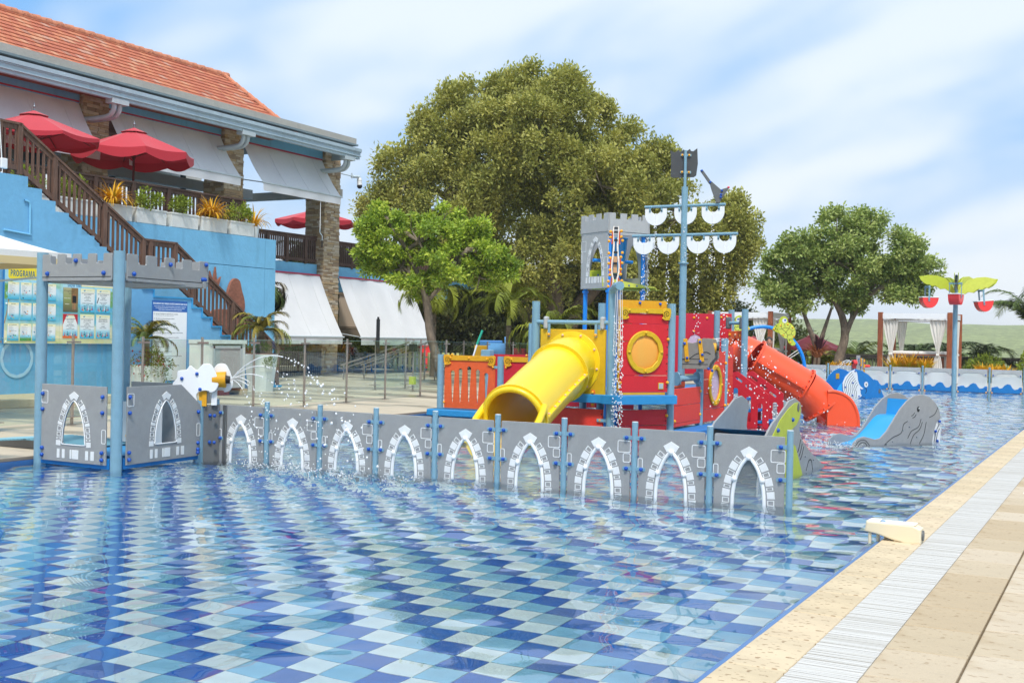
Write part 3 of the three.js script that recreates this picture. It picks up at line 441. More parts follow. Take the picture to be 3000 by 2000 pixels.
function railing(name, label, line, opts) {   // line: [x,y,z] of the handrail
  const { h = 0.95, gap = 0.135, post = 10, mat = M.darkWood, low = 0.12, sq = 0.045 } = opts, t = thing(name, label, 'railing'); let n = 0;
  for (let i = 0; i < line.length - 1; i++) {
    const a = V(...line[i]), b = V(...line[i + 1]), d = b.clone().sub(a), L = d.length(), flat = V(d.x, 0, d.z), Lh = flat.length(), ry = Math.atan2(-d.z, d.x), tilt = Math.atan2(d.y, Lh);
    const bar = (w, hh, off) => { const g = box(L + 0.02, hh, w); g.rotateZ(tilt); g.rotateY(ry); return g.translate((a.x + b.x) / 2, (a.y + b.y) / 2 + off, (a.z + b.z) / 2); };
    mesh('handrail', bar(0.13, 0.05, 0), mat, t); mesh('top_rail', bar(0.06, 0.1, -0.08), mat, t); mesh('bottom_rail', bar(0.07, 0.1, -h + low), mat, t);
    const c = Math.max(1, Math.round(Lh / gap));
    for (let k = 0; k < c; k++) { const f = (k + 0.5) / c, p = a.clone().lerp(b, f); if (n++ % post === 0 || opts.posts?.includes(i + ':' + k)) mesh('post', rbox(0.12, h + 0.02, 0.12, p.x, p.y - h / 2 - 0.01, p.z, 0.006, ry), M.maroonPost || mat, t); else mesh('baluster', box(sq, h - 0.14, sq, p.x, p.y - h / 2 - 0.02, p.z, ry), mat, t); }
    if (opts.endPosts) mesh('post', rbox(0.12, h + 0.04, 0.12, b.x, b.y - h / 2, b.z, 0.006, ry), mat, t);
  }
  return t;
}
railing('stair_railing', 'dark brown wooden railing climbing the blue stairs', [[-20.9, 5.9, -12], [-20.9, 5.9, -17.0], [-20.9, 3.75, -20.56], [-20.9, 3.74, -21.62], [-20.9, 1.18, -25.6]], { h: 1.05, gap: 0.145, post: 10, endPosts: true });
railing('terrace_railing', 'dark brown wooden railing behind the white planters', [[-22.85, 5.38, -12], [-22.85, 5.4, -26.35]], { h: 1.05, gap: 0.14, post: 9, mat: M.darkWood2, endPosts: true });
railing('balcony_railing', 'brown wooden balcony railing between the blue terrace and end pillar', [[-26.16, 5.06, -27.2], [-26.16, 5.06, -34.15]], { h: 0.98, gap: 0.115, post: 9, mat: M.darkWood2 });
railing('balcony_railing', 'brown wooden balcony railing right of the end stone pillar', [[-26.16, 5.0, -35.25], [-26.16, 5.0, -45]], { h: 0.95, gap: 0.115, post: 9, mat: M.darkWood2 });
{ const t = thing('led_strip_box', 'small white electrical box on the stair railing', 'electrical box', [-20.8, 5.0, -16.55]); mesh('case', rbox(0.06, 0.22, 0.16, 0, 0, 0, 0.02, 0, 2), M.whitePlastic, t); mesh('conduit', rod([0, 0.1, 0.05], [0, 1.05, 0.14], 0.012), M.whitePlastic, t); }
// planters
{
  const specs = [[-17.9, -19.0, 0, 'leftmost, partly behind the stair railing'], [-19.18, -20.28, 0, 'green shrub, second from the left behind the stair railing'], [-20.46, -21.5, 1, 'spiky yellow plant, just above the stair handrail'], [-21.62, -22.68, 0, 'green shrub, third from the right end but two'], [-22.85, -23.85, 0, 'sparse green shrub, left of the last yellow plant'], [-23.98, -25.0, 1, 'spiky yellow plant, second from the right end'], [-25.12, -26.12, 0, 'dense green shrub, at the right end of the terrace wall']];
  const lab = ['white planter box with green shrub, leftmost one behind the stair railing', 'wide white planter box of green shrub seen through the stair balusters', 'white planter box of spiky yellow leaves just above the stair handrail', 'white planter box with rounded green shrub and chipped rim, right of the handrail', 'white planter box with sparse green shrub left of the last yellow tuft', 'white planter box of spiky yellow leaves between two green shrubs', 'white planter box with dense green shrub at the terrace wall end'];
  specs.forEach(([za, zb, k], i) => {
    const L = za - zb, t = thing('planter', lab[i], 'planter', [XT - 0.16, 4.3, (za + zb) / 2], 0, 'planters on the terrace wall');
    mesh('box', [rbox(0.3, 0.34, L - 0.02, 0, 0.17, 0, 0.01), ], M.whitewash, t); mesh('rim', [rbox(0.33, 0.05, L, 0, 0.36, 0, 0.008)], M.whitewash, t); mesh('soil', box(0.25, 0.02, L - 0.1, 0, 0.386, 0), M.soil, t);
    if (k) { mesh('foliage', tuftGeo(200 + i, 150, 0.75, 0.045, 1.15, 1.35, 0.1).translate(0, 0.38, 0), LF.gold, t); mesh('foliage', tuftGeo(230 + i, 40, 0.5, 0.04, 0.9, 0.9).translate(0, 0.38, 0), LF.goldGreen, t); }
    else { mesh('foliage', shrubGeo(210 + i, 0.3, i === 4 ? 0.4 : 0.5, 0.5, 900, 0.075, 0.04).translate(0, 0.38, 0), i === 4 ? LF.shrub : LF.lime, t); mesh('stem', [0, 1, 2, 3].map((q) => rod([0, 0.38, -0.15 + q * 0.1], [0.1 * (q % 2) - 0.05, 0.65, -0.25 + q * 0.17], 0.012)), M.darkWood2, t); }
  });
  const t = thing('yellow_plant', 'spiky yellow plant drooping past the last white planter', 'plant', [-22.6, 4.3, -26.55]); mesh('foliage', tuftGeo(260, 70, 0.8, 0.045, 1.2, 1.3, 0.1).translate(0, 0.35, 0), LF.gold, t); mesh('pot', new THREE.CylinderGeometry(0.16, 0.12, 0.35, 16).translate(0, 0.175, 0), M.whitewash, t);
}
// parasols
function parasol(label, p, r, hPole, rise, cloth, turn = 0, val = 0.22, group) {
  const t = thing('parasol', label, 'parasol', p, turn, group), N = 8, seg = 6, pos = [], idx = [];
  const at = (i, k) => { const a = i / (N * seg) * 2 * PI, m = Math.abs(((i % seg) / seg) - 0.5) * 2, sag = (1 - m * m), rr = r * k * (Math.cos(PI / N) / Math.cos(((i % seg) / seg - 0.5) * 2 * PI / N)) * (1 / Math.cos(PI / N)) , y = hPole - rise * k - 0.05 * sag * k * k; return [Math.cos(a) * rr, y, Math.sin(a) * rr]; };
  const rows = [0.16, 0.4, 0.6, 0.8, 1]; for (const k of rows) for (let i = 0; i <= N * seg; i++) pos.push(...at(i % (N * seg), k));
  for (let i = 0; i <= N * seg; i++) { const q = at(i % (N * seg), 1), m = ((i % seg) / seg); pos.push(q[0] * 1.0, q[1] - val * (0.65 + 0.35 * Math.sin(PI * m)) , q[2] * 1.0); }
  const C = N * seg + 1; for (let k = 0; k < rows.length; k++) for (let i = 0; i < N * seg; i++) { const a = k * C + i, b = a + C; idx.push(a, a + 1, b, b, a + 1, b + 1); }
  const g = new THREE.BufferGeometry(); g.setAttribute('position', new THREE.Float32BufferAttribute(pos, 3)); g.setIndex(idx); g.computeVertexNormals(); mesh('canopy', toCreasedNormals(g, 0.35), cloth, t);
  const c2 = new THREE.ConeGeometry(r * 0.24, rise * 0.22, 8, 1, true).translate(0, hPole - rise * 0.03, 0); mesh('vent_cap', c2, cloth, t);
  mesh('pole', rod([0, 0, 0], [0, hPole, 0], 0.03), M.maroon, t); mesh('finial', [ball(0.035, 0, hPole + 0.14, 0, 1.2), new THREE.ConeGeometry(0.02, 0.09, 8).translate(0, hPole + 0.22, 0), rod([0, hPole + 0.05, 0], [0, hPole + 0.12, 0], 0.02)], M.screw, t);
  for (let i = 0; i < N; i++) { const a = i / N * 2 * PI; mesh('rib', [rod([Math.cos(a) * 0.1, hPole - 0.06, Math.sin(a) * 0.1], [Math.cos(a) * r * 0.98, hPole - rise - 0.03, Math.sin(a) * r * 0.98], 0.012, 0.012, 6), rod([0, hPole - rise - 0.1, 0], [Math.cos(a) * r * 0.55, hPole - rise * 0.55 - 0.05, Math.sin(a) * r * 0.55], 0.01, 0.01, 6)], M.maroon, t); }
  mesh('hub', rod([0, hPole - rise - 0.14, 0], [0, hPole - rise - 0.04, 0], 0.05), M.maroon, t);
  return t;
}
parasol('scalloped red parasol in front of the middle upper awning', [-24, 4.3, -23.23], 1.5, 2.72, 0.66, M.redCloth, 0.2, 0.26, 'red parasols on the terrace');
parasol('red parasol at the left edge, half hidden by the stair handrail', [-24, 4.3, -19.95], 1.5, 2.6, 0.62, M.redCloth, 0.5, 0.12, 'red parasols on the terrace');
parasol('red parasol showing its tip right of the end stone pillar', [-30.6, 4.08, -39.9], 1.6, 2.75, 0.5, M.redCloth, 0.1, 0.2);
parasol('pink parasol tip behind the last yellow planter tuft', [-26.9, 3.6, -29.4], 1.1, 1.7, 0.4, M.pinkCloth, 0.1, 0.1);
// ------------------------------------------------------------------ trees
const RT = V(0.884, 0, -0.467), FW = V(-0.467, 0, -0.884);
const barkTex = noiseTex(256, 1.2, (u, v, x, y) => { const a = fbm(u * 16, v * 6, 5, [16, 6], 191), b = smooth(0.55, 0.75, fbm(u * 5, v * 9, 4, [5, 9], 193)); const k = 0.6 + 0.5 * a; return [k + b * 0.18, k + b * 0.18, k * 0.98 + b * 0.18]; });
const barkMat = (h) => std({ color: col(h), map: barkTex, bumpMap: barkTex, bumpScale: 0.02, roughness: 0.95 });
const leafAny = phy({ color: 0xffffff, roughness: 0.6, transmission: 0.45, side: THREE.DoubleSide, specularIntensity: 0.6 });
// blobs: [across, height, radius, towards] in metres from the foot of the trunk
function tree(label, foot, blobs, o) {
  const t = thing(o.name || 'tree', label, 'tree', foot, 0, o.group), r = rngOf(o.seed);
  const P = (b) => V(0, b[1], 0).addScaledVector(RT, b[0]).addScaledVector(FW, b[3] || 0);
  const trunk = [], forks = o.trunks.map((l) => l.map(P));
  for (let i = 0; i < forks.length; i++) trunk.push(taper(forks[i], o.radii[i] || o.radii[0], 20, 12));
  mesh('trunk', trunk, barkMat(o.bark || '#8a7a6c'), t);
  const limbs = [];
  for (const b of blobs) { const c = P(b); let best = null, bd = 1e9; for (const f of forks) for (let k = Math.floor(f.length / 2); k < f.length; k++) { const d = f[k].distanceTo(c) + (f[k].y > c.y ? 2 : 0); if (d < bd) { bd = d; best = f[k]; } } const mid = best.clone().lerp(c, 0.5).add(V((r() - 0.5) * 0.8, 0.2 + 0.4 * r(), (r() - 0.5) * 0.8)); limbs.push(taper([best, mid, c], [o.limb || 0.16, 0.09, 0.04], 10, 6)); for (let k = 0; k < (o.twigs || 3); k++) { const e = c.clone().addScaledVector(rdir(r), b[2] * 0.85); limbs.push(taper([c, c.clone().lerp(e, 0.5).addScaledVector(rdir(r), 0.15 * b[2]), e], [0.04, 0.025, 0.01], 5, 4)); } }
  mesh('limbs', limbs, barkMat(o.bark2 || '#9a8c7c'), t);
  const geo = cluster(o.seed + 1, o.leaves || 26, o.crad || 0.55, o.leaf || 0.2, o.leafw || 0.1); geo.userData.keepUV = false; const gd = ready(geo);
  const list = [], dens = o.dens || 1;
  for (const b of blobs) { const c = P(b), subs = Math.round(10 + b[2] * b[2] * 7); for (let k = 0; k < subs; k++) { const d = rdir(r); if (d.y < -0.5 && r() < 0.5) continue; const sc = c.clone().addScaledVector(d, b[2] * (0.5 + 0.6 * Math.sqrt(r()))), sr = mix(0.5, 1.05, r()) * (o.sub || 0.5), n = Math.round(17 * dens * sr / (o.sub || 0.5)); for (let i = 0; i < n; i++) { const q = rdir(r), p = sc.clone().add(V(q.x * sr, q.y * sr * 0.62, q.z * sr).multiplyScalar(Math.pow(r(), 0.45))); list.push([p, d]); if (o.droop && d.y < 0.1 && r() < o.droop) for (let m = 1; m < 5; m++) list.push([p.clone().add(V((r() - 0.5) * 0.25, -0.3 * m, (r() - 0.5) * 0.25)), d]); } } }
  const im = new THREE.InstancedMesh(gd, leafAny, list.length), cs = o.colors.map(col), m4 = new THREE.Matrix4(), q = new THREE.Quaternion(); im.name = 'crown'; im.castShadow = im.receiveShadow = true;
  list.forEach(([p, d], i) => { q.setFromEuler(new THREE.Euler((r() - 0.5) * 0.9, r() * 6.28, (r() - 0.5) * 0.9)); const s = 0.75 + 0.55 * r(); im.setMatrixAt(i, m4.compose(p, q, V(s, s, s))); const a = cs[Math.floor(r() * cs.length)].clone().lerp(cs[Math.floor(r() * cs.length)], r()); im.setColorAt(i, a); });
  tag(im, null, null, null, 'stuff'); t.add(im);
  return t;
}
const scr = (list, cx, k, hz) => list.map(([x, y, r, d = 0]) => [(x - cx) / k, (hz - y) / k + 1.6, r / k, d / k]);
{
  tree('huge spreading tree with olive crown rising behind the play ship', [-22.4, 0, -47], scr([[1430, 335, 105, 0], [1555, 300, 95, 40], [1680, 330, 110, -30], [1310, 430, 105, 0], [1450, 470, 140, -60], [1620, 470, 140, 60], [1770, 440, 110, 0], [1200, 530, 95, 0], [1330, 590, 130, -90], [1500, 640, 140, 80], [1690, 610, 150, -110], [1870, 550, 115, 0], [1990, 640, 110, -50], [2080, 700, 105, 30], [1850, 740, 120, -90], [2010, 800, 100, 0], [2140, 640, 70, 0], [1600, 770, 110, -60], [1125, 620, 60, 0], [2170, 730, 55, 0], [1950, 880, 60, -40], [1400, 730, 100, 40], [1750, 830, 90, 60], [2110, 850, 50, 0], [1560, 420, 120, -120], [1760, 560, 120, -140], [1280, 700, 80, 80], [1930, 480, 60, 0], [1320, 320, 50, 0], [1490, 260, 40, 0], [1640, 255, 40, 0], [1900, 930, 50, 30], [2050, 900, 45, 10]], 1660, 65.8, 988), {
    name: 'big_tree', seed: 301, trunks: [[[0, -0.3, 0], [-0.3, 2.5, 0.2], [-0.4, 4.5, 0], [-0.8, 7, 0], [-1.6, 9.5, 0]], [[0, -0.3, 0], [0.4, 2.2, 0], [1.6, 4.0, 0.5], [3.2, 6.0, 0.5], [4.6, 7.6, 0]], [[0.2, 0, 0], [-1.2, 2.2, -0.5], [-2.6, 4.4, -1], [-4.2, 6.2, -0.5], [-5, 7.6, 0]], [[1.5, -0.3, 0.5], [1.9, 2, 0.3], [2.3, 4, -0.2], [2.0, 6.5, -0.5]]],
    radii: [[0.65, 0.5, 0.4, 0.28, 0.15], [0.5, 0.4, 0.32, 0.24, 0.12], [0.5, 0.35, 0.3, 0.2, 0.12], [0.35, 0.3, 0.22, 0.14]], limb: 0.2, twigs: 4, leaves: 22, crad: 0.34, leaf: 0.16, leafw: 0.085, dens: 1.25, sub: 0.62, droop: 0.1, colors: ['#b5b458', '#c2be5e', '#a4a74e', '#cfc96a', '#989c48', '#aeb058'] });
  tree('small light green tree with leaning bare trunk before the white lower awning', [-18.6, 0, -30.9], scr([[1125, 690, 75, 0], [1220, 710, 85, -20], [1340, 720, 90, 30], [1430, 760, 60, 0], [1290, 790, 75, -40], [1170, 790, 55, 0], [1090, 760, 45, 0], [1400, 810, 45, 0], [1475, 785, 32, 0], [1290, 665, 55, 0], [1110, 640, 30, 20], [1230, 845, 30, 0], [1370, 675, 40, 0], [1080, 690, 30, 0]], 1307, 95, 982), {
    name: 'leaning_tree', seed: 331, trunks: [[[0, -0.2, 0], [-0.25, 0.75, 0], [-0.5, 1.6, 0], [-0.62, 2.5, 0], [-0.85, 3.3, 0], [-1.3, 4.2, 0]], [[-0.66, 2.6, 0], [-0.2, 3.1, 0.1], [0.2, 3.6, 0.2]], [[-0.8, 3.0, 0], [-1.2, 3.5, -0.2], [-1.7, 3.9, -0.3]]], radii: [[0.17, 0.15, 0.13, 0.125, 0.08, 0.04], [0.08, 0.06, 0.04], [0.07, 0.05, 0.03]], limb: 0.05, twigs: 5, leaves: 16, crad: 0.2, leaf: 0.12, leafw: 0.06, dens: 1.5, sub: 0.3, colors: ['#afc63a', '#bfd044', '#9ab43a', '#cdd850', '#8aa63a'] });
  tree('round green tree behind the pink parasol and the orange slide', [-10.4, 0, -47.6], scr([[2450, 705, 85, 0], [2350, 745, 75, -20], [2555, 725, 95, 20], [2640, 760, 75, 0], [2300, 800, 65, 0], [2480, 795, 85, -40], [2695, 795, 45, 0], [2400, 845, 65, 10], [2590, 835, 65, -10], [2275, 850, 40, 0], [2530, 670, 55, 0], [2660, 830, 40, 0], [2330, 880, 35, 0], [2500, 880, 35, 20]], 2450, 72.8, 1004), {
    name: 'round_tree', seed: 351, trunks: [[[0, -0.2, 0], [0.12, 0.9, 0], [0.35, 1.8, 0], [0.25, 2.6, 0], [-0.2, 3.5, 0.2], [-0.6, 4.4, 0]], [[0.3, 1.7, 0], [0.6, 2.5, 0], [1.1, 3.4, 0]], [[-0.9, -0.1, 0.8], [-0.75, 1.2, 0.8], [-1.1, 2.2, 0.6], [-1.5, 3.2, 0.4]], [[-0.75, 1.2, 0.8], [-0.45, 2.2, 0.6], [-0.2, 3, 0.4]]], radii: [[0.24, 0.2, 0.17, 0.14, 0.1, 0.06], [0.13, 0.1, 0.06], [0.16, 0.13, 0.1, 0.05], [0.1, 0.08, 0.05]], limb: 0.07, twigs: 5, leaves: 20, crad: 0.28, leaf: 0.15, leafw: 0.075, dens: 1.4, sub: 0.45, colors: ['#a0b25c', '#aebb64', '#8ca450', '#bac46e', '#809448'] });
  // darker trees filling in behind
  const U = (label, x, z, seed, blobs, colors) => tree(label, [x, -0.3, z], blobs, { name: 'background_tree', seed, trunks: [[[0, -0.3, 0], [0.1, 1.5, 0], [0, 3, 0]]], radii: [[0.3, 0.22, 0.12]], limb: 0.1, twigs: 3, leaves: 24, crad: 0.45, leaf: 0.2, leafw: 0.1, dens: 0.9, sub: 0.6, colors, group: 'dark trees behind the glass fence' });
  const dk = ['#5f6a34', '#707a40', '#525d2e', '#7c8246'];
  const bush = [[-1.5, 2.4, 1.7, 0], [0.6, 2.0, 1.8, 0.5], [2.0, 2.9, 1.6, 0], [0.2, 3.9, 1.6, -0.3], [-1.3, 4.2, 1.2, 0], [1.5, 0.9, 1.3, 0], [-1.8, 0.9, 1.3, 0]];
  U('dark green tree behind the leaning trunk, right of the lower awnings', -29.5, -43.5, 371, bush, dk);
  U('dark green tree in the gap between the yellow-green palms', -25.6, -47, 372, bush, dk);
  U('dark green tree under the huge crown behind the yellow slide', -22.2, -50.5, 373, bush, dk);
  U('dark green tree under the huge crown behind the red tower panel', -18.6, -52, 374, bush.map((b) => [b[0], b[1] * 0.8, b[2] * 0.9, b[3]]), dk);
  U('dark tree at the far left behind the lower awnings', -33.5, -44, 375, bush, dk);
  U('low dark tree under the right end of the huge crown', -15.8, -53.5, 376, bush.map((b) => [b[0] * 0.8, b[1] * 0.5, b[2] * 0.7, b[3]]), dk);
}
// ------------------------------------------------------------------ palms
function frondGeo(seed, len, droop, ll, pairs = 30, w = 0.045) {
  const r = rngOf(seed), pos = [], nor = [], c = []; let p = V(0, 0, 0), th = 0.95; const n = 16;
  for (let i = 0; i <= n; i++) { c.push([p.clone(), th]); p = p.clone().add(V(Math.cos(th) * len / n, Math.sin(th) * len / n, 0)); th -= droop * (0.06 + 0.16 * i / n); }
  const tri = (a, b, d) => { const nn = b.clone().sub(a).cross(d.clone().sub(a)).normalize(); if (nn.y < 0) nn.negate(); for (const q of [a, b, d]) { pos.push(q.x, q.y, q.z); nor.push(nn.x, nn.y, nn.z); } };
  for (let i = 0; i < pairs; i++) { const f = 0.1 + 0.9 * (i + 0.5) / pairs, k = f * n, a = c[Math.min(n, Math.floor(k))], b = c[Math.min(n, Math.floor(k) + 1)], o = a[0].clone().lerp(b[0], k % 1), t = V(Math.cos(a[1]), Math.sin(a[1]), 0); const L = ll * Math.sin(PI * (0.16 + 0.76 * f)) * (0.85 + 0.3 * r());
    for (const s of [-1, 1]) { const d = V(0, 0, s).addScaledVector(t, 0.75 + 0.5 * f + 0.2 * (r() - 0.5)).add(V(0, 0.18 - 0.25 * r(), 0)).normalize(), m = o.clone().addScaledVector(d, L * 0.5), e = m.clone().addScaledVector(d, L * 0.42).add(V(0, -L * (0.18 + 0.2 * r()) * (0.5 + droop * 0.6), 0)), q = t.clone().multiplyScalar(w / 2); tri(o.clone().sub(q), o.clone().add(q), m.clone().add(q)); tri(o.clone().sub(q), m.clone().add(q), m.clone().sub(q)); tri(m.clone().sub(q), m.clone().add(q), e); } }
  const g = new THREE.BufferGeometry(); g.setAttribute('position', new THREE.Float32BufferAttribute(pos, 3)); g.setAttribute('normal', new THREE.Float32BufferAttribute(nor, 3));
  return ready([g, taper(c.map((q) => q[0]), [len * 0.011, len * 0.008, len * 0.003], 12, 5)]);
}
const PM = { yg: leafMat('#a3ac34', 0.4), yg2: leafMat('#8e9c30', 0.4), gr: leafMat('#5f7434', 0.35), dk: leafMat('#45592e', 0.3), dry: leafMat('#b4a98f', 0.2), au: leafMat('#a8983a', 0.3) };
function palm(label, p, o) {
  const t = thing(o.name || 'palm', label, 'palm', p, o.turn || 0, o.group), r = rngOf(o.seed), H = o.h, lean = o.lean || 0, V3 = [0, 1, 2].map((i) => frondGeo(o.seed * 7 + i, o.len, o.droop || 1, o.ll, o.pairs || 30, o.w || 0.045));
  if (H > 0.05) { mesh('trunk', taper([[0, -0.1, 0], [lean * 0.4, H * 0.5, 0], [lean, H, 0]], [o.r * 1.25, o.r, o.r * 0.95], 14, 10), barkMat(o.bark || '#84766a'), t); const ring = []; for (let y = 0.15; y < H; y += Math.max(0.1, H / 22)) { const f = y / H; ring.push(new THREE.TorusGeometry(o.r * 1.06, o.r * 0.09, 5, 12).rotateX(PI / 2).translate(lean * f * (0.4 * (1 - f) * 2 + f), y, 0)); } mesh('trunk_ring', ring, barkMat(o.bark2 || '#6d6158'), t); if (o.shaft) mesh('crownshaft', rod([lean, H, 0], [lean, H + o.shaft, 0], o.r * 0.9, o.r * 0.55, 10), std({ color: col('#9aa04a'), roughness: 0.5 }), t); }
  for (let i = 0; i < o.n; i++) { const f = mesh('frond', V3[i % 3], o.mats[Math.floor(r() * o.mats.length)], t), el = (o.up ?? 0.2) - 1.0 * Math.pow(r(), 0.8) * (o.spread ?? 1); f.position.set(lean, H + (o.shaft || 0), 0); f.rotation.set(0, i * 2.399 + r() * 0.5, 0, 'YXZ'); f.rotateZ(el + 0.1); const s = 0.8 + 0.3 * r(); f.scale.setScalar(s); }
  return t;
}
{
  const g = 'feather palms behind the glass fence';
  palm('yellow-green palm left of the others behind the orange ship panel', [-22.35, 0, -36.2], { seed: 41, h: 2.7, r: 0.1, shaft: 0.35, len: 2.0, ll: 0.75, n: 16, droop: 1.25, mats: [PM.yg, PM.yg2], up: 0.35, spread: 1.2, group: g });
  palm('yellow-green palm with ringed trunk left of the yellow slide post', [-19.95, 0, -37.5], { seed: 42, h: 2.0, r: 0.1, shaft: 0.5, len: 2.2, ll: 0.8, n: 15, droop: 1.15, mats: [PM.yg, PM.yg, PM.yg2], up: 0.4, group: g });
  palm('low yellow-green palm just behind the yellow slide panel', [-18.4, 0, -38.2], { seed: 43, h: 1.45, r: 0.1, shaft: 0.3, len: 2.0, ll: 0.7, n: 14, droop: 1.1, mats: [PM.yg, PM.yg2], up: 0.3, group: g });
  palm('young palm in a white pot before the rules board', [-19.35, 0.75, -19.2], { name: 'potted_palm', seed: 44, h: 0.62, r: 0.075, len: 0.86, ll: 0.24, n: 22, droop: 1.0, pairs: 34, w: 0.016, mats: [PM.gr, PM.yg2, PM.au], up: 0.5, spread: 1.25 });
  palm('young palm in the tall white pot beside the cabinet', [-19.6, 1.0, -23.4], { name: 'potted_palm', seed: 45, h: 0.6, r: 0.1, len: 0.98, ll: 0.28, n: 22, droop: 1.05, pairs: 34, w: 0.018, mats: [PM.yg, PM.au, PM.yg2], up: 0.45, spread: 1.2 });
  palm('shaggy palm with dry hanging fronds at the terrace wall corner', [-24.6, 0.08, -29.6], { seed: 46, h: 2.9, r: 0.14, len: 1.3, ll: 0.4, n: 22, droop: 1.9, mats: [PM.gr, PM.dry, PM.dry, PM.gr], up: 0.1, spread: 1.3 });
  palm('palm showing under the end of the upper floor', [-29.0, 4.1, -37.2], { seed: 47, h: 0.5, r: 0.1, len: 1.7, ll: 0.5, n: 12, droop: 1.1, mats: [PM.gr, PM.dk], up: 0.4 });
  const h = 'dark palms along the right background';
  palm('tall dark palm at the right edge behind the railing', [-2.0, 0, -52], { seed: 51, h: 3.2, r: 0.14, len: 2.6, ll: 0.8, n: 18, droop: 1.2, mats: [PM.gr, PM.dk], up: 0.4, group: h });
  palm('dark palm with upright yellowish spear frond right of the bucket tree', [-3.6, 0, -53], { seed: 52, h: 2.4, r: 0.14, len: 2.7, ll: 0.8, n: 18, droop: 1.0, mats: [PM.gr, PM.dk, PM.yg2], up: 0.75, group: h });
  palm('low dark palm behind the right cabana post', [-5.6, -0.3, -54], { seed: 53, h: 1.0, r: 0.12, len: 2.0, ll: 0.7, n: 16, droop: 1.1, mats: [PM.gr, PM.dk], up: 0.4, group: h });
  palm('dark palm seen through the middle of the right cabana', [-8.6, -0.5, -56], { seed: 54, h: 1.0, r: 0.12, len: 2.3, ll: 0.75, n: 16, droop: 0.9, mats: [PM.gr, PM.dk], up: 0.55, group: h });
  palm('dark palm seen at the right side inside the cabana', [-7.3, -0.5, -56.5], { seed: 55, h: 0.9, r: 0.12, len: 2.2, ll: 0.75, n: 14, droop: 1.1, mats: [PM.dk, PM.gr], up: 0.5, group: h });
  palm('drooping green palm left of the right cabana behind the railing', [-11.2, -0.5, -55], { seed: 56, h: 1.1, r: 0.12, len: 2.3, ll: 0.8, n: 18, droop: 1.35, mats: [PM.yg2, PM.gr], up: 0.4, group: h });
  palm('yellowish palm left of the cabana by the tree trunk', [-12.4, -0.5, -54], { seed: 57, h: 0.8, r: 0.12, len: 2.2, ll: 0.75, n: 16, droop: 1.1, mats: [PM.yg, PM.yg2], up: 0.5, group: h });
  palm('bluish palm left of the round tree behind the turtle arch', [-14.4, -0.5, -52], { seed: 58, h: 1.2, r: 0.12, len: 2.1, ll: 0.7, n: 16, droop: 1.1, mats: [PM.yg2, PM.gr], up: 0.4, group: h });
  palm('palm half cut by the right edge of the picture', [-0.4, 0, -50], { seed: 59, h: 2.0, r: 0.14, len: 2.3, ll: 0.75, n: 18, droop: 1.4, mats: [PM.yg2, PM.gr], up: 0.3, group: h });
}
// ------------------------------------------------------------------ castle wall in the pool
// pointed arch: half-width at height y
const ogive = (W, H) => (y) => W * Math.pow(Math.max(0, 1 - Math.pow(Math.max(y, 0) / H, 2.2)), 0.75);
function archPts(W, H, y0, y1 = H, n = 16) { const w = ogive(W, H), L = []; for (let i = 0; i <= n; i++) { const y = mix(y0, y1, i / n); L.push([-(y > 0 ? w(y) : W * (1 + -y * 0.35)), y]); } for (let i = n - 1; i >= 0; i--) { const y = mix(y0, y1, i / n); L.push([(y > 0 ? w(y) : W * (1 + -y * 0.35)), y]); } return L; }
// one stone of the painted arch: white block, or white outline only
function stoneGeo(q, filled) { const s = shapeOf(q); if (!filled) { const c = q.reduce((a, b) => [a[0] + b[0] / q.length, a[1] + b[1] / q.length], [0, 0]); const k = 0.011; s.holes.push(new THREE.Path(q.map((b) => { const d = Math.hypot(b[0] - c[0], b[1] - c[1]); return new THREE.Vector2(b[0] - (b[0] - c[0]) / d * k, b[1] - (b[1] - c[1]) / d * k); }))); } return plate(s, 0.006, 0.001); }
function archStones(parent, W, H, out, y0, z, cy = 0, cx = 0, seq) {
  const w = ogive(W, H), side = [], N = 60; for (let i = 0; i <= N; i++) { const y = mix(y0, H * 0.97, 1 - Math.pow(1 - i / N, 1.35)); side.push(V(y > 0 ? w(y) : W * (1 - y * 0.3), y, 0)); }
  const len = [0]; for (let i = 1; i < side.length; i++) len.push(len[i - 1] + side[i].distanceTo(side[i - 1]));
  const tot = len[N], at = (s) => { let k = len.findIndex((l) => l >= s); if (k < 1) k = 1; const f = (s - len[k - 1]) / (len[k] - len[k - 1]); const p = side[k - 1].clone().lerp(side[k], f), t = side[k].clone().sub(side[k - 1]).normalize(); return [p, V(t.y, -t.x, 0)]; };
  const sum = seq.reduce((a, b) => a + b[0], 0), k = (tot - out * 0.55) / sum;
  for (const sg of [-1, 1]) { let s = 0; seq.forEach(([l, f], i) => { const a = s + 0.006, b = s + l * k - 0.006; s += l * k; const [p, n] = at(a), [p2, n2] = at(b), i0 = 0.008, o = out * (sg < 0 ? 1 : 0.97) * (f ? 1 : 0.92); const q = [p.clone().addScaledVector(n, i0), p.clone().addScaledVector(n, o), p2.clone().addScaledVector(n2, o), p2.clone().addScaledVector(n2, i0)].map((v) => [v.x * sg + cx, v.y + cy]); if (sg < 0) q.reverse(); mesh('arch_stone', stoneGeo(q, f).translate(0, 0, z), M.white, parent); }); }
  const T = H + out * 0.95, kw = out * 1.0; mesh('keystone', plate(shapeOf([[cx - kw * 0.55, cy + H + 0.002 - out * 0.25], [cx, cy + H + 0.012], [cx + kw * 0.55, cy + H + 0.002 - out * 0.25], [cx + kw, cy + H + out * 0.5], [cx, cy + T + out * 0.12], [cx - kw, cy + H + out * 0.5]]), 0.008, 0.001).translate(0, 0, z), M.white, parent);
}
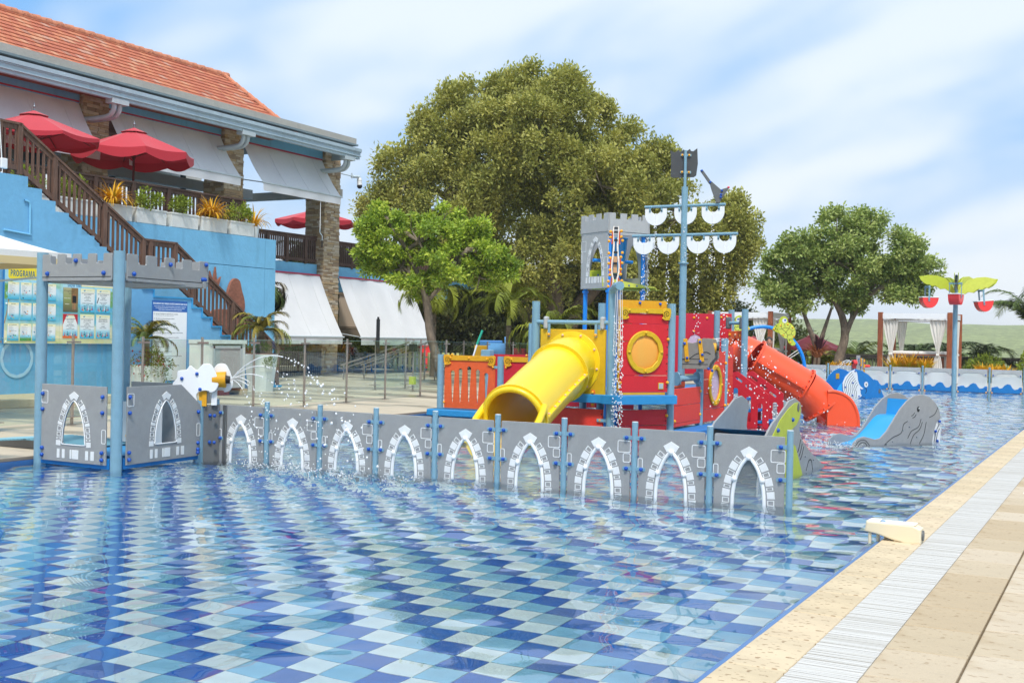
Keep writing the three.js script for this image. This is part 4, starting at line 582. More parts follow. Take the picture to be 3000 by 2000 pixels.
function outline(x0, y0, x1, y1, r = 0.02, k = 0.008) { const s = rrect(x0, y0, x1, y1, r); s.holes.push(asHole(rrect(x0 + k, y0 + k, x1 - k, y1 - k, r * 0.7))); return plate(s, 0.005, 0.001); }
const WX = -10.049, WS = 0.79932, WZ = -11.174;
{
  const t = thing('castle_wall', 'grey castle barrier of nine arch panels standing in the pool', 'pool barrier', [WX, 0, WZ]);
  for (let i = 0; i < 10; i++) { mesh('post', [rod([i * WS, -0.45, 0], [i * WS, 0.745, 0], 0.032, 0.032, 20)], M.post, t); mesh('post_cap', rod([i * WS, 0.745, 0], [i * WS, 0.753, 0], 0.0325, 0.029, 20), M.pvc, t); }
  const p = new THREE.Group(); p.name = 'wall_panel'; t.add(p); p.position.set(WS / 2, 0, 0);
  const W = 0.148, H = 0.452, s = rrect(-0.352, -0.44, 0.352, 0.684, 0.018); s.holes.push(new THREE.Path(archPts(W, H, -0.36).map((q) => new THREE.Vector2(...q))));
  mesh('board', plate(s, 0.019, 0.003), M.grey, p);
  mesh('window', plate(shapeOf(archPts(W + 0.004, H + 0.004, -0.37)), 0.005, 0), M.acrylic, p);
  const ap = archPts(W + 0.012, H + 0.014, -0.36, undefined, 18); mesh('arch_frame', [tube(ap.map(([x, y]) => [x, y, 0.012]), 0.0185, 60, 10), ball(0.03, 0, H + 0.012, 0.016), ball(0.027, -0.139, 0.25, 0.022, 1.2), ball(0.027, 0.139, 0.25, 0.022, 1.2)], M.whitePlastic, p);
  archStones(p, W + 0.036, H + 0.03, 0.085, -0.2, 0.0105, 0, 0, [[1, 0], [0.7, 1], [1, 0], [0.55, 1], [1, 0], [1.25, 1], [0.65, 0], [1.35, 1], [0.85, 0], [1.3, 1], [0.9, 0]]);
  mesh('brick_line', [outline(0.215, 0.43, 0.36, 0.555), outline(0.275, 0.33, 0.36, 0.425), outline(-0.36, 0.24, -0.305, 0.385)].map((g) => g.translate(0, 0, 0.0105)), M.white, p);
  for (const x of [-0.318, 0.318]) for (const y of [0.585, 0.27]) { mesh('bolt', [ball(0.0215, x, y, 0.024)], M.bolt, p); mesh('bracket', [rbox(0.1, 0.042, 0.006, x + Math.sign(x) * 0.022, y, 0.014, 0.003, 0), rod([x - Math.sign(x) * 0.024, y, 0.011], [x - Math.sign(x) * 0.024, y, 0.0165], 0.021, 0.021, 16)], M.post, p); }
  for (let i = 1; i < 9; i++) { const c = p.clone(); c.position.x = (i + 0.5) * WS; t.add(c); }
}
// gate tower at the wall's left end
{
  const A = [-11.313, -9.564], B = [-10.044, -9.538], C = [-10.172, -10.988], D = [-11.4, -10.95], R = 0.065;
  const t = thing('gate_tower', 'tall grey castle gate tower with battlements and four blue posts', 'pool tower');
  for (const [x, z] of [A, B, D]) mesh('post', rod([x, -0.46, z], [x, 2.475, z], R, R, 24), M.post, t);
  mesh('short_post', rod([C[0], -0.46, C[1]], [C[0], 0.735, C[1]], 0.064, 0.064, 24), M.post, t);
  const between = (a, b, off) => { const d = V(b[0] - a[0], 0, b[1] - a[1]), L = d.length(); d.normalize(); return { o: V(a[0], 0, a[1]), d, n: V(-d.z, 0, d.x).multiplyScalar(1), L, off }; };
  const put = (name, f, inset = 0.1) => { const g = new THREE.Group(); g.name = name; t.add(g); g.matrixAutoUpdate = true; const q = new THREE.Quaternion().setFromRotationMatrix(new THREE.Matrix4().makeBasis(f.d, UPV, f.n)); g.quaternion.copy(q); g.position.copy(f.o).addScaledVector(f.n, f.off); return g; };
  const crown = (f, w0, w1, label) => { const g = put('battlement', f), n = 5, tw = (w1 - w0) / (n * 1.0 + (n - 1) * 0.82), l = [[w0, 2.14]]; l.push([w1, 2.14]); let x = w1; for (let i = 0; i < n; i++) { l.push([x, 2.45], [x - tw, 2.45]); x -= tw; if (i < n - 1) { l.push([x, 2.335], [x - tw * 0.82, 2.335]); x -= tw * 0.82; } }
    const s = new THREE.Shape(); // round the corners
    const m = l.length; for (let i = 0; i < m; i++) { const a = l[(i + m - 1) % m], b = l[i], c = l[(i + 1) % m], r = Math.min(0.022, Math.hypot(a[0] - b[0], a[1] - b[1]) / 2.1, Math.hypot(c[0] - b[0], c[1] - b[1]) / 2.1), u = (p) => { const d = Math.hypot(p[0] - b[0], p[1] - b[1]); return [b[0] + (p[0] - b[0]) / d * r, b[1] + (p[1] - b[1]) / d * r]; }; const p1 = u(a), p2 = u(c); if (i) s.lineTo(...p1); else s.moveTo(...p1); s.quadraticCurveTo(b[0], b[1], ...p2); }
    mesh('board', plate(s, 0.022, 0.003, 5), M.grey, g); mesh('groove', box(w1 - w0 - 0.01, 0.008, 0.003, (w0 + w1) / 2, 2.185, 0.0115), M.ink, g);
    for (const [x, y] of [[w0 + 0.1, 2.225], [w1 - 0.12, 2.225], [(w0 + w1) / 2, 2.37]]) mesh('bolt', ball(0.027, x, y, 0.02), M.bolt, g); return g; };
  const fF = between(A, B, 0.055), fS = between(B, C, -0.05), fL = between(A, D, 0.05), fBk = between(D, C, 0.05);
  fS.n.negate(); fS.off = 0.055; { const d = fS.d.clone(); fS.n = V(0, 1, 0).clone().cross(d).negate(); }
  for (const f of [fF, fS, fL, fBk]) { f.n = f.d.clone().cross(UPV); f.off = 0.052; }
  crown(fF, 0.07, fF.L - 0.05); const cs = crown(fS, 0.06, fS.L + 0.06); mesh('bolt', ball(0.027, fS.L - 0.02, 2.225, 0.02), M.bolt, cs); mesh('bolt', ball(0.027, fS.L - 0.0, 2.41, 0.02), M.bolt, cs);
  for (const f of [fL, fBk]) { f.off = -0.02; crown(f, 0.06, f.L - 0.04); }
  mesh('cross_beam', [box(0.05, 0.09, 1.35, C[0] - 0.05, 2.2, (B[1] + C[1]) / 2), box(1.2, 0.09, 0.05, (A[0] + B[0]) / 2, 2.16, D[1]), box(1.2, 0.05, 1.3, (A[0] + B[0]) / 2, 2.15, (A[1] + D[1]) / 2)], M.grey, t);
  const panel = (f, x0, x1, cut, z1) => { const g = put('arch_panel', f), cx = (x0 + x1) / 2 + 0.01, y0 = 0.06, y1 = 0.945; const W = 0.185, H = 0.5, by = 0.265; const l = cut ? [[x0, y0], [x1, y0], [x1, 0.69], [mix(x0, x1, 0.72), y1], [x0, y1]] : [[x0, y0], [x1, y0], [x1, y1], [x0, y1]]; const s = shapeOf(l); s.holes.push(new THREE.Path(archPts(W, H, -0.0).map(([x, y]) => new THREE.Vector2(x + cx, y + by))));
    mesh('board', plate(s, 0.02, 0.003), M.grey, g); archStones(g, W + 0.02, H + 0.02, 0.082, -0.03, 0.0115, by, cx, [[1.3, 1], [0.6, 0], [1, 0], [1.2, 0], [0.8, 1], [1.5, 0], [0.9, 0], [1.2, 1], [0.9, 0]]);
    const rim = archPts(W + 0.003, H + 0.003, 0).map(([x, y]) => [x + cx, y + by, 0.012]); mesh('arch_rim', tube([...rim, [cx, by - 0.004, 0.012]], 0.007, 70, 6, true), M.whitePlastic, g);
    for (const [a, b] of [[-0.27, -0.225], [-0.185, -0.14], [-0.055, -0.03], [-0.02, 0.085], [0.2, 0.245], [0.285, 0.34]]) mesh('sill_stone', plate(rrect(cx + a, 0.1, cx + b, 0.205, 0.008), 0.006, 0.001).translate(0, 0, 0.011), M.white, g);
    mesh('brick_line', [outline(x0 + 0.0, 0.72, x0 + 0.11, 0.87), outline(x1 - 0.07, 0.3, x1 + 0.0, 0.46)].map((q) => q.translate(0, 0, 0.011)), M.white, g);
    for (const [x, y] of [[x0 + 0.03, 0.83], [x0 + 0.03, 0.65], [x1 - 0.05, cut ? 0.6 : 0.83], [x1 - 0.05, cut ? 0.22 : 0.65], [x0 + 0.03, 0.2], [x0 + 0.03, 0.12], [x1 - 0.05, 0.2 - (cut ? 0.06 : 0)], [x1 - 0.05, 0.12 - (cut ? 0.02 : 0)]]) mesh('bolt', ball(0.024, x, y, 0.022), M.bolt, g);
    mesh('base_rail', box(x1 - x0 + 0.06, 0.12, 0.03, (x0 + x1) / 2, 0.075, -0.03), M.blueBoard, g); };
  panel(fF, 0.1, fF.L - 0.1, false); panel(fS, 0.1, fS.L - 0.05, true);
  // back of the tower: board with seat, floor, spout board
  const gb = put('back_panel', fBk); mesh('board', plate(shapeOf([[0.1, 0.12], [1.15, 0.12], [1.15, 0.8], [0.9, 0.93], [0.1, 0.93]]), 0.02, 0.003), M.grey, gb);
  mesh('acrylic_seat', [rbox(0.7, 0.5, 0.02, -10.75, 0.45, -10.6, 0.01)], M.acrylicHazy, t); mesh('bolt', [ball(0.022, -10.95, 0.28, -10.57), ball(0.022, -10.65, 0.28, -10.57)], M.boltY, t);
  mesh('floor', box(1.2, 0.05, 1.3, -10.72, 0.13, -10.25), M.blueDeck, t);
  // folded closing boards towards the wall
  mesh('closing_board', [box(0.34, 1.12, 0.02, C[0] + 0.09, 0.12, -11.06, 0.9), box(0.3, 1.12, 0.02, C[0] + 0.16, 0.12, -11.2, -0.35)], M.greyDark, t);
  for (const x of [0.12, 0.2]) for (const y of [0.55, 0.22]) mesh('bolt', ball(0.022, C[0] + x, y, -11.07 + x * 0.1), M.bolt, t);
}
// ramp that lands on the tower
{ const t = thing('ramp', 'blue ribbed ramp with mottled dark edge left of the gate tower', 'ramp'); const s = shapeOf([[-13.4, 0.085], [-11.0, 0.09], [-11.0, 0.17], [-12.2, 0.19]]); mesh('body', new THREE.ExtrudeGeometry(s, { depth: 0.75, bevelEnabled: false }).translate(0, 0, -10.83), std({ color: col('#5c5c5a'), map: wetTex, roughness: 0.9 }), t);
  mesh('surface', [box(1.24, 0.012, 0.75, -11.6, 0.187, -10.455, 0, 0, -0.016), box(1.22, 0.012, 0.75, -12.8, 0.143, -10.455, 0, 0, 0.086)], std({ color: col('#6fa3b4'), roughness: 0.7 }), t); const rib = []; for (let x = -13.3; x < -11; x += 0.07) rib.push(box(0.025, 0.014, 0.75, x, x < -12.2 ? 0.085 + (x + 13.4) * 0.0875 + 0.012 : 0.19 - (x + 12.2) * 0.0167 + 0.012, -10.455)); mesh('rib', rib, std({ color: col('#7fb0be'), roughness: 0.7 }), t); }
// sheep water sprayer on the short post
const SH = V(-10.172, 0.735, -10.988);
{
  const t = thing('sheep_sprayer', 'white sheep-shaped water sprayer with yellow horn on a blue post', 'water toy', [SH.x, SH.y, SH.z], 0.62);
  const lob = (l) => shapeOf(l, true), woolF = lob([[-0.28, 0.1], [-0.31, 0.2], [-0.26, 0.27], [-0.25, 0.36], [-0.15, 0.38], [-0.1, 0.43], [-0.02, 0.38], [0.05, 0.45], [0.14, 0.45], [0.19, 0.38], [0.22, 0.3], [0.24, 0.2], [0.2, 0.12], [0.14, 0.1], [0.12, 0.12], [0.05, 0.12], [-0.02, 0.08], [-0.02, -0.03], [-0.14, -0.03], [-0.15, 0.08], [-0.2, 0.12], [-0.24, 0.08]]);
  mesh('wool', plate(woolF, 0.03, 0.006).translate(0, 0, 0.07), M.whitePlastic, t); mesh('wool_edge', plate(woolF, 0.012, 0).translate(0, 0, 0.05), M.ink, t); mesh('wool', plate(woolF, 0.03, 0.006).translate(0.16, 0, -0.09), M.whitePlastic, t);
  for (const [x, y] of [[-0.2, 0.27], [-0.02, 0.33], [0.02, 0.14], [-0.17, 0.09]]) mesh('bolt', ball(0.022, x, y, 0.09), M.bolt, t);
  mesh('leg', box(0.09, 0.2, 0.06, 0.05, 0.03, 0.02), M.yellowDeep, t); mesh('leg', plate(rrect(0.1, -0.06, 0.17, 0.16, 0.01), 0.02, 0.003).translate(0.05, 0, 0.02), M.white, t);
  mesh('horn', tube([[-0.24, 0.15, 0.04], [-0.34, 0.13, 0.05], [-0.45, 0.09, 0.05], [-0.54, 0.08, 0.05]], 0.03, 16, 8), M.yellowDeep, t);
  mesh('muzzle', [rod([0.16, 0.26, 0], [0.32, 0.26, 0], 0.09, 0.1, 20)], M.yellowDeep, t); mesh('nozzle', rod([0.32, 0.26, 0], [0.37, 0.26, 0], 0.05, 0.045, 16), M.black, t);
}
// ------------------------------------------------------------------ glass fence
{
  const pane = (parent, a, b, h) => { const dx = b[0] - a[0], dz = b[1] - a[1], L = Math.hypot(dx, dz) - 0.1, ry = Math.atan2(-dz, dx), x = (a[0] + b[0]) / 2, z = (a[1] + b[1]) / 2; mesh('pane', box(L, h - 0.12, 0.01, x, 0.08 + 0.07 + (h - 0.12) / 2, z, ry), M.glass, parent); mesh('pane_edge', box(L, 0.005, 0.011, x, 0.08 + h - 0.047, z, ry), M.glassEdge, parent); };
  const post = (parent, [x, z], h, wide) => { mesh('post', [rod([x, 0.08, z], [x, 0.08 + h, z], 0.024, 0.024, 14), rod([x, 0.08, z], [x, 0.092, z], 0.07, 0.07, 14)], M.steel, parent); mesh('clamp', [box(0.03, 0.03, 0.26, x + 0.02, 0.08 + h - 0.1, z), box(0.2, 0.012, 0.28, x, 0.21, z)], M.steel, parent); };
  const run = (label, P, h) => { const t = thing('glass_fence', label, 'fence'); P.forEach((p) => post(t, p, h)); for (let i = 0; i < P.length - 1; i++) pane(t, P[i], P[i + 1], h); return t; };
  run('long clear glass fence with steel posts along the left deck', [[-14.35, -9.9], [-14.5, -11.4], [-14.66, -13.0], [-14.72, -14.53], [-14.76, -16.0], [-14.8, -17.46], [-14.87, -19.11], [-15.16, -20.97], [-15.33, -22.73], [-15.41, -24.39]], 1.4);
  run('far glass fence run behind the play ship, before the palms', [[-20.45, -33.25], [-19.2, -33.0], [-18.09, -32.6], [-17.43, -33.1], [-16.3, -33.6], [-15, -34.1], [-13.7, -34.7]], 1.35);
  const t = run('glass gate with steel posts, black lock and hinge at the fence bend', [[-18.08, -26.32], [-17.99, -27.68]], 1.42); run('short glass fence beside the gate, left of the ship', [[-16.84, -26.28], [-15.41, -25.6]], 1.4); mesh('lock', box(0.18, 0.2, 0.12, -16.8, 1.25, -26.2), M.black, t); mesh('lower_lock', box(0.16, 0.2, 0.1, -16.8, 0.38, -26.2), M.limeBoard, t);
  mesh('hinge_tube', [rod([-18.0, 1.05, -26.3], [-18.0, 2.0, -26.3], 0.05), rod([-18.0, 2.0, -26.3], [-18.0, 2.06, -26.3], 0.03)], M.black, t);
}
// equipment cabinet
{ const t = thing('cabinet', 'white masonry cabinet with grey mesh door beside the stairs', 'cabinet', [-19.17, 0.08, -21.31]);
  mesh('body', [box(0.62, 1.25, 0.1, 0, 0.645, 0.57), box(0.62, 1.25, 0.1, 0, 0.645, -0.57), box(0.66, 0.09, 1.28, 0.01, 1.26, 0), box(0.06, 1.2, 1.1, -0.28, 0.62, 0)], M.whitewash, t); mesh('foot', [box(0.66, 0.14, 0.2, 0.02, 0.07, 0.57), box(0.66, 0.14, 0.2, 0.02, 0.07, -0.57)], plaster('#cdb596'), t);
  mesh('door_frame', [box(0.04, 0.07, 1.0, 0.3, 1.14, 0), box(0.04, 0.07, 1.0, 0.3, 0.2, 0), box(0.04, 1.0, 0.07, 0.3, 0.67, 0.48), box(0.04, 1.0, 0.07, 0.3, 0.67, -0.48)], std({ color: col('#b6bcbd'), roughness: 0.6 }), t);
  const w = []; for (let i = -22; i < 44; i++) { const a = i * 0.042; for (const s of [1, -1]) { const z0 = Math.max(0, a), z1 = Math.min(0.9, a + 0.88); if (z1 - z0 < 0.03) continue; const f = (z) => (s > 0 ? z - a : 0.88 - (z - a)); w.push(rod([0.3, 0.23 + f(z0), z0 - 0.45], [0.3, 0.23 + f(z1), z1 - 0.45], 0.0065, 0.0065, 4)); } } mesh('mesh_door', w, std({ color: col('#c9cccc'), roughness: 0.5 }), t);
  mesh('contents', [box(0.3, 0.7, 0.7, -0.08, 0.45, 0), rod([0.1, 0.3, -0.3], [0.1, 0.9, -0.3], 0.12)], std({ color: col('#6d4a44'), roughness: 0.8 }), t); mesh('brick', [box(0.3, 0.12, 0.5, 0.1, 0.06, 0.1)], std({ color: col('#9c4a38'), roughness: 0.9 }), t); }
// big white pot
{ const t = thing('flower_pot', 'tall white faceted pot with trailing leaves beside the cabinet', 'pot', [-19.6, 0.08, -23.4], 0.3); const g = new THREE.CylinderGeometry(0.46, 0.33, 0.95, 8).translate(0, 0.475, 0); mesh('body', toCreasedNormals(g, 0.3), M.whitewash, t); mesh('soil', new THREE.CylinderGeometry(0.42, 0.42, 0.03, 8).translate(0, 0.95, 0), std({ color: col('#8a4a3a'), roughness: 1 }), t); mesh('trailing_leaves', [shrubGeo(61, 0.5, 0.22, 0.5, 500, 0.07, 0.035).translate(0, 0.94, 0), shrubGeo(62, 0.16, 0.3, 0.3, 160, 0.06, 0.03).translate(0.36, 0.6, 0.25)], LF.bougain, t); }
{ const t = thing('flower_planter', 'white planter with trailing red-flowered plant before the rules board', 'planter', [-19.3, 0.08, -19.2]); mesh('body', toCreasedNormals(new THREE.CylinderGeometry(0.42, 0.34, 0.72, 8).translate(0, 0.36, 0), 0.3), M.whitewash, t); mesh('trailing_leaves', [shrubGeo(63, 0.55, 0.42, 0.6, 700, 0.065, 0.03).translate(0, 0.62, 0), shrubGeo(64, 0.25, 0.45, 0.45, 350, 0.06, 0.03).translate(0.35, 0.28, 0.1)], LF.bougain, t); mesh('flowers', shrubGeo(65, 0.6, 0.5, 0.65, 60, 0.055, 0.05).translate(0.05, 0.5, 0.05), LF.flower, t); }
// low kerb bed at the foot of the wall
{ const t = thing('kerb_bed', 'low beige kerb bed with dry ground plants under the notice board', 'planting bed'); mesh('kerb', rbox(0.16, 0.17, 12, -18.45, 0.16, -12.2, 0.02), plaster('#d8c3a5'), t); mesh('soil', box(2.1, 0.13, 12, -19.55, 0.13, -12.2), plaster('#cdb490'), t); mesh('ground_plants', [shrubGeo(66, 0.25, 0.18, 0.7, 240, 0.05, 0.025).translate(-18.7, 0.2, -16.6), shrubGeo(67, 0.15, 0.3, 0.15, 40, 0.06, 0.03).translate(-18.8, 0.2, -15.95)], leafMat('#7d7f5c'), t); }
// round painted ring on the wall
{ const t = thing('wall_ring', 'pale ring painted on the blue wall below the notice board', 'mural', [XS + 0.012, 0.94, -16.79]); const s = ellipse(0, 0, 0.41, 0.41); s.holes.push(asHole(ellipse(0, 0, 0.35, 0.35))); const g = plate(s, 0.008, 0, 24); frameAt(g, [0, 0, 0], V(0, 0, -1), V(0, 1, 0), V(1, 0, 0)); mesh('ring', g, std({ color: col('#a9cfe6'), roughness: 0.9 }), t); }
// ------------------------------------------------------------------ notice board with posters, rules board
function printTex(w, h, draw) { const c = document.createElement('canvas'); c.width = w; c.height = h; const x = c.getContext('2d'); draw(x, w, h); const t = new THREE.CanvasTexture(c); t.colorSpace = THREE.SRGBColorSpace; t.magFilter = THREE.LinearFilter; return t; }
function sheet(w, h, t, u0 = 0, v0 = 0, u1 = 1, v1 = 1) { const g = new THREE.BoxGeometry(w, h, t).toNonIndexed(), uv = g.attributes.uv, n = g.attributes.normal; for (let i = 0; i < uv.count; i++) { if (n.getZ(i) > 0.5) uv.setXY(i, mix(u0, u1, uv.getX(i)), mix(v0, v1, uv.getY(i))); else uv.setXY(i, u0 + 0.004, v0 + 0.004); } g.userData.keepUV = true; return g; }
{
  const BW = 3.0, BH = 1.72, t = thing('notice_board', 'large beach-print programme board with many posters on the blue wall', 'notice board', [XS + 0.05, 2.1, -17.9], PI / 2);
  const bg = printTex(1024, 586, (x, w, h) => {
    const g = x.createLinearGradient(0, 0, 0, h); g.addColorStop(0, '#8fd0ea'); g.addColorStop(0.35, '#a9dcec'); g.addColorStop(0.5, '#5fb3d2'); g.addColorStop(0.72, '#7cc4d6'); g.addColorStop(0.78, '#e6e2c0'); g.addColorStop(1, '#efe4a8'); x.fillStyle = g; x.fillRect(0, 0, w, h);
    const r = rngOf(9); for (let i = 0; i < 260; i++) { x.globalAlpha = 0.12; x.fillStyle = ['#ffffff', '#d7f0ee', '#6bb24a', '#4d9aa8', '#e9dfa0'][Math.floor(r() * 5)]; x.beginPath(); x.ellipse(r() * w, r() * h, 20 + 70 * r(), 6 + 26 * r(), r(), 0, 7); x.fill(); } x.globalAlpha = 1;
    x.fillStyle = 'rgba(110,160,60,.55)'; for (const [a, b] of [[30, 200], [985, 230]]) for (let i = 0; i < 40; i++) { x.beginPath(); x.ellipse(a + (r() - 0.5) * 90, b + (r() - 0.5) * 120, 30 * r() + 5, 8, r() * 3, 0, 7); x.fill(); }
    x.strokeStyle = '#a88a66'; x.lineWidth = 9; x.beginPath(); x.moveTo(40, 250); x.quadraticCurveTo(36, 350, 6, 440); x.stroke();
    x.fillStyle = '#f2dc2e'; x.beginPath(); x.roundRect(34, 40, 640, 82, 18); x.fill(); x.fillStyle = '#1d5f8a'; x.font = 'bold 58px sans-serif'; x.save(); x.translate(50, 104); x.scale(0.66, 1.05); x.fillText('PROGRAMA DE ENTRETENIMIENTO', 0, 0); x.restore();
    x.fillStyle = '#f7f5e6'; x.fillRect(684, 44, 322, 104); x.strokeStyle = '#ecd94a'; x.lineWidth = 5; x.strokeRect(684, 44, 322, 104); x.fillStyle = '#2a78a8'; x.font = 'bold 15px sans-serif'; x.fillText('EL ENCANTO DONDE SUEÑAS', 700, 128); x.beginPath(); x.moveTo(890, 60); x.lineTo(910, 120); x.lineTo(930, 60); x.lineTo(916, 60); x.lineTo(910, 90); x.lineTo(904, 60); x.fill();
    x.fillStyle = '#1d5f9a'; x.font = 'bold 30px sans-serif'; x.save(); x.translate(556, 158); x.scale(0.8, 1); x.fillText('SHOW TIME', 0, 0); x.restore();
    x.setLineDash([3, 5]); x.strokeStyle = '#41708a'; x.lineWidth = 2; x.beginPath(); x.moveTo(488, 130); x.lineTo(488, 570); x.moveTo(40, 436); x.lineTo(488, 436); x.stroke(); x.setLineDash([]);
    x.strokeStyle = '#1b78b8'; x.lineWidth = 6; x.strokeRect(2, 2, w - 4, h - 4);
  });
  mesh('board', sheet(BW, BH, 0.03), std({ map: bg, roughness: 0.55 }), t);
  const NC = 6, NR = 3, PW = 240, PH = 420; // atlas of the posters
  const words = [['LUNES', ''], ['MARTES', ''], ['MIÉRCOLES', ''], ['JUEVES', ''], ['VIERNES', ''], ['SÁBADO', ''], ['DOMINGO', ''], ['FIESTA MESA', ''], ['ACTIVIDADES', 'NÁUTICA PLAYA'], ['TENNIS', ''], ['PLAYA', ''], ['TOALLAS', 'DE MESA'], ['', ''], ['ENTRETENIMIENTO|NOCTURNO', 'CINE BAJO|LAS ESTRELLAS|LUGAR:|TEATRO BARÚ||CINE FAMILIAR|HORA:|6:00PM A 7:30PM'], ['ENTRETENIMIENTO|NOCTURNO', 'KARAOKE|LUGAR:|TEATRO BARÚ||CANTE, AUNQUE|NO CANTE|HORA:|8:30PM A 9:00PM'], ['ENTRETENIMIENTO|NOCTURNO', 'MINI SHOW|LUGAR:|TEATRO BARÚ|CHARLA INFANTIL|HORA:|7:30PM A 8:30PM'], ['ENTRETENIMIENTO|NOCTURNO', 'PRE-SHOW TIME|LUGAR:|TEATRO BARÚ|PROGRAMA PARA ADULTOS|HORA:|8:00PM A 9:30PM'], ['ESTAMPAS|BAILABLES', 'LUGAR:||LOBBY|HORA: 8:30PM']];
  const atlas = printTex(NC * PW, NR * PH, (x) => { const r = rngOf(12); words.forEach(([a, b], i) => { const ox = (i % NC) * PW, oy = Math.floor(i / NC) * PH; x.save(); x.beginPath(); x.rect(ox, oy, PW, PH); x.clip(); x.translate(ox, oy);
    const g = x.createLinearGradient(0, 0, 0, PH); g.addColorStop(0, '#f4edb0'); g.addColorStop(0.22, '#eef0ec'); g.addColorStop(0.6, '#e4eff2'); g.addColorStop(0.75, '#8fd3e6'); g.addColorStop(1, '#3cb0d6'); x.fillStyle = g; x.fillRect(0, 0, PW, PH); x.textAlign = 'center';
    if (i === 12) { const q = x.createLinearGradient(0, 0, 0, PH); q.addColorStop(0, '#b9b28a'); q.addColorStop(0.5, '#8f9a5c'); q.addColorStop(1, '#5c5640'); x.fillStyle = q; x.fillRect(0, 0, PW, PH); x.fillStyle = '#8a6a3c'; x.fillRect(130, 0, 110, PH * 0.65); x.fillStyle = '#20231a'; x.font = 'italic 44px serif'; x.fillText('Tropical', 88, 70); x.font = 'italic 30px serif'; x.fillText('show', 120, 108); x.fillStyle = '#f2f2ea'; x.font = 'bold 20px sans-serif'; x.fillText('Show Time', 66, 190); x.fillText('8:00pm', 64, 290);
      for (const [a0, b0] of [[165, 120], [195, 122]]) { x.fillStyle = '#a06a4a'; x.beginPath(); x.ellipse(a0, b0, 11, 15, 0, 0, 7); x.fill(); x.fillStyle = '#17181a'; x.fillRect(a0 - 17, b0 + 16, 34, 130); x.fillStyle = '#b07a54'; x.fillRect(a0 - 14, b0 + 140, 10, 120); x.fillRect(a0 + 6, b0 + 140, 10, 110); } }
    else if (i < 12) { x.fillStyle = '#27414e'; x.font = 'bold 26px sans-serif'; x.fillText(a, PW / 2, 46); x.font = 'bold 20px sans-serif'; if (b) x.fillText(b, PW / 2, 190); x.fillStyle = '#5c6c74'; for (let k = 0; k < 22; k++) { const y = 70 + k * 12; x.globalAlpha = 0.55; x.fillRect(20 + (k % 3) * 4, y, (60 + 90 * r()), 4); } x.globalAlpha = 1; for (let k = 0; k < 7; k++) { x.fillStyle = ['#1a8ba8', '#e0526a', '#36424a', '#f0b838', '#2f6f8c', '#e0884a', '#58a860'][k]; x.beginPath(); x.ellipse(30 + r() * 180, 190 + r() * 200, 8 + 14 * r(), 5 + 10 * r(), r(), 0, 7); x.fill(); } if (i === 9) { x.fillStyle = '#4aa04a'; x.fillRect(0, 340, PW, 80); } }
    else { x.fillStyle = '#3a92b8'; x.beginPath(); x.arc(64, 40, 12, 0, 7); x.arc(80, 34, 8, 0, 7); x.fill(); x.fillStyle = '#6aa3b4'; x.font = '15px serif'; x.fillText('DECAMERON', 150, 44); x.fillStyle = '#23333c'; let y = 92; x.font = (i === 17 ? 'bold 30px' : 'bold 22px') + ' sans-serif'; for (const l of a.split('|')) { x.fillText(l, PW / 2, y); y += i === 17 ? 34 : 25; } y += 6; for (const l of b.split('|')) { x.font = 'bold ' + (/CINE FAM|LOBBY/.test(l) ? 24 : 17) + 'px sans-serif'; x.fillText(l, PW / 2, y); y += /LOBBY/.test(l) ? 28 : 24; }
      for (let k = 0; k < 9; k++) { x.fillStyle = ['#c8304a', '#e8a23a', '#2b3f6a', '#2f8a6a', '#d4587a', '#e8e2d0', '#394048', '#c97a4a', '#7a4aa0'][k]; const px = 30 + k * 22, py = 350 + 18 * Math.sin(k * 2.3); x.beginPath(); x.moveTo(px, py - 20); x.lineTo(px + 12, py + 34); x.lineTo(px - 12, py + 34); x.fill(); x.beginPath(); x.arc(px, py - 26, 7, 0, 7); x.fill(); }
      if (i === 15) { x.fillStyle = '#c01f2e'; for (const s of [0, 1]) { x.beginPath(); x.moveTo(s * PW, 0); x.lineTo(s ? PW - 70 : 70, 0); x.quadraticCurveTo(s ? PW - 30 : 30, 90, s * PW, 190); x.fill(); } x.fillRect(0, 0, PW, 20); x.fillStyle = '#e0702e'; x.fillRect(0, 380, PW, 40); } if (i === 14) { x.strokeStyle = '#3a4048'; x.lineWidth = 14; x.beginPath(); x.moveTo(40, 150); x.lineTo(12, 250); x.stroke(); } }
    x.restore(); }); });
  const pm = std({ map: atlas, roughness: 0.6 }), put = (i, cx, cy, w, h) => { const c = i % NC, rr = Math.floor(i / NC); const m = mesh('poster', sheet(w, h, 0.006, c / NC, 1 - (rr + 1) / NR, (c + 1) / NC, 1 - rr / NR), pm, t); m.position.set(cx, cy, 0.021); };
  const X = (px) => (px / 1024 - 0.5) * BW, Y = (py) => (0.5 - py / 586) * BH;
  for (let r = 0; r < 3; r++) for (let c = 0; c < 4; c++) put(r * 4 + c, X([78, 186, 292, 402][c]), Y([206, 352, 500][r]), 0.275, r === 2 ? 0.36 : 0.36);
  for (let r = 0; r < 2; r++) for (let c = 0; c < 3; c++) put(12 + r * 3 + c, X([585, 745, 900][c]), Y([254, 450][r]), 0.4, 0.53);
  for (const [a, b] of [[25, 30], [20, 300], [20, 570], [1000, 320], [1000, 565], [560, 575]]) { const m = mesh('stud', new THREE.SphereGeometry(0.02, 8, 6), M.whitePlastic, t); m.position.set(X(a), Y(b), 0.02); }
}
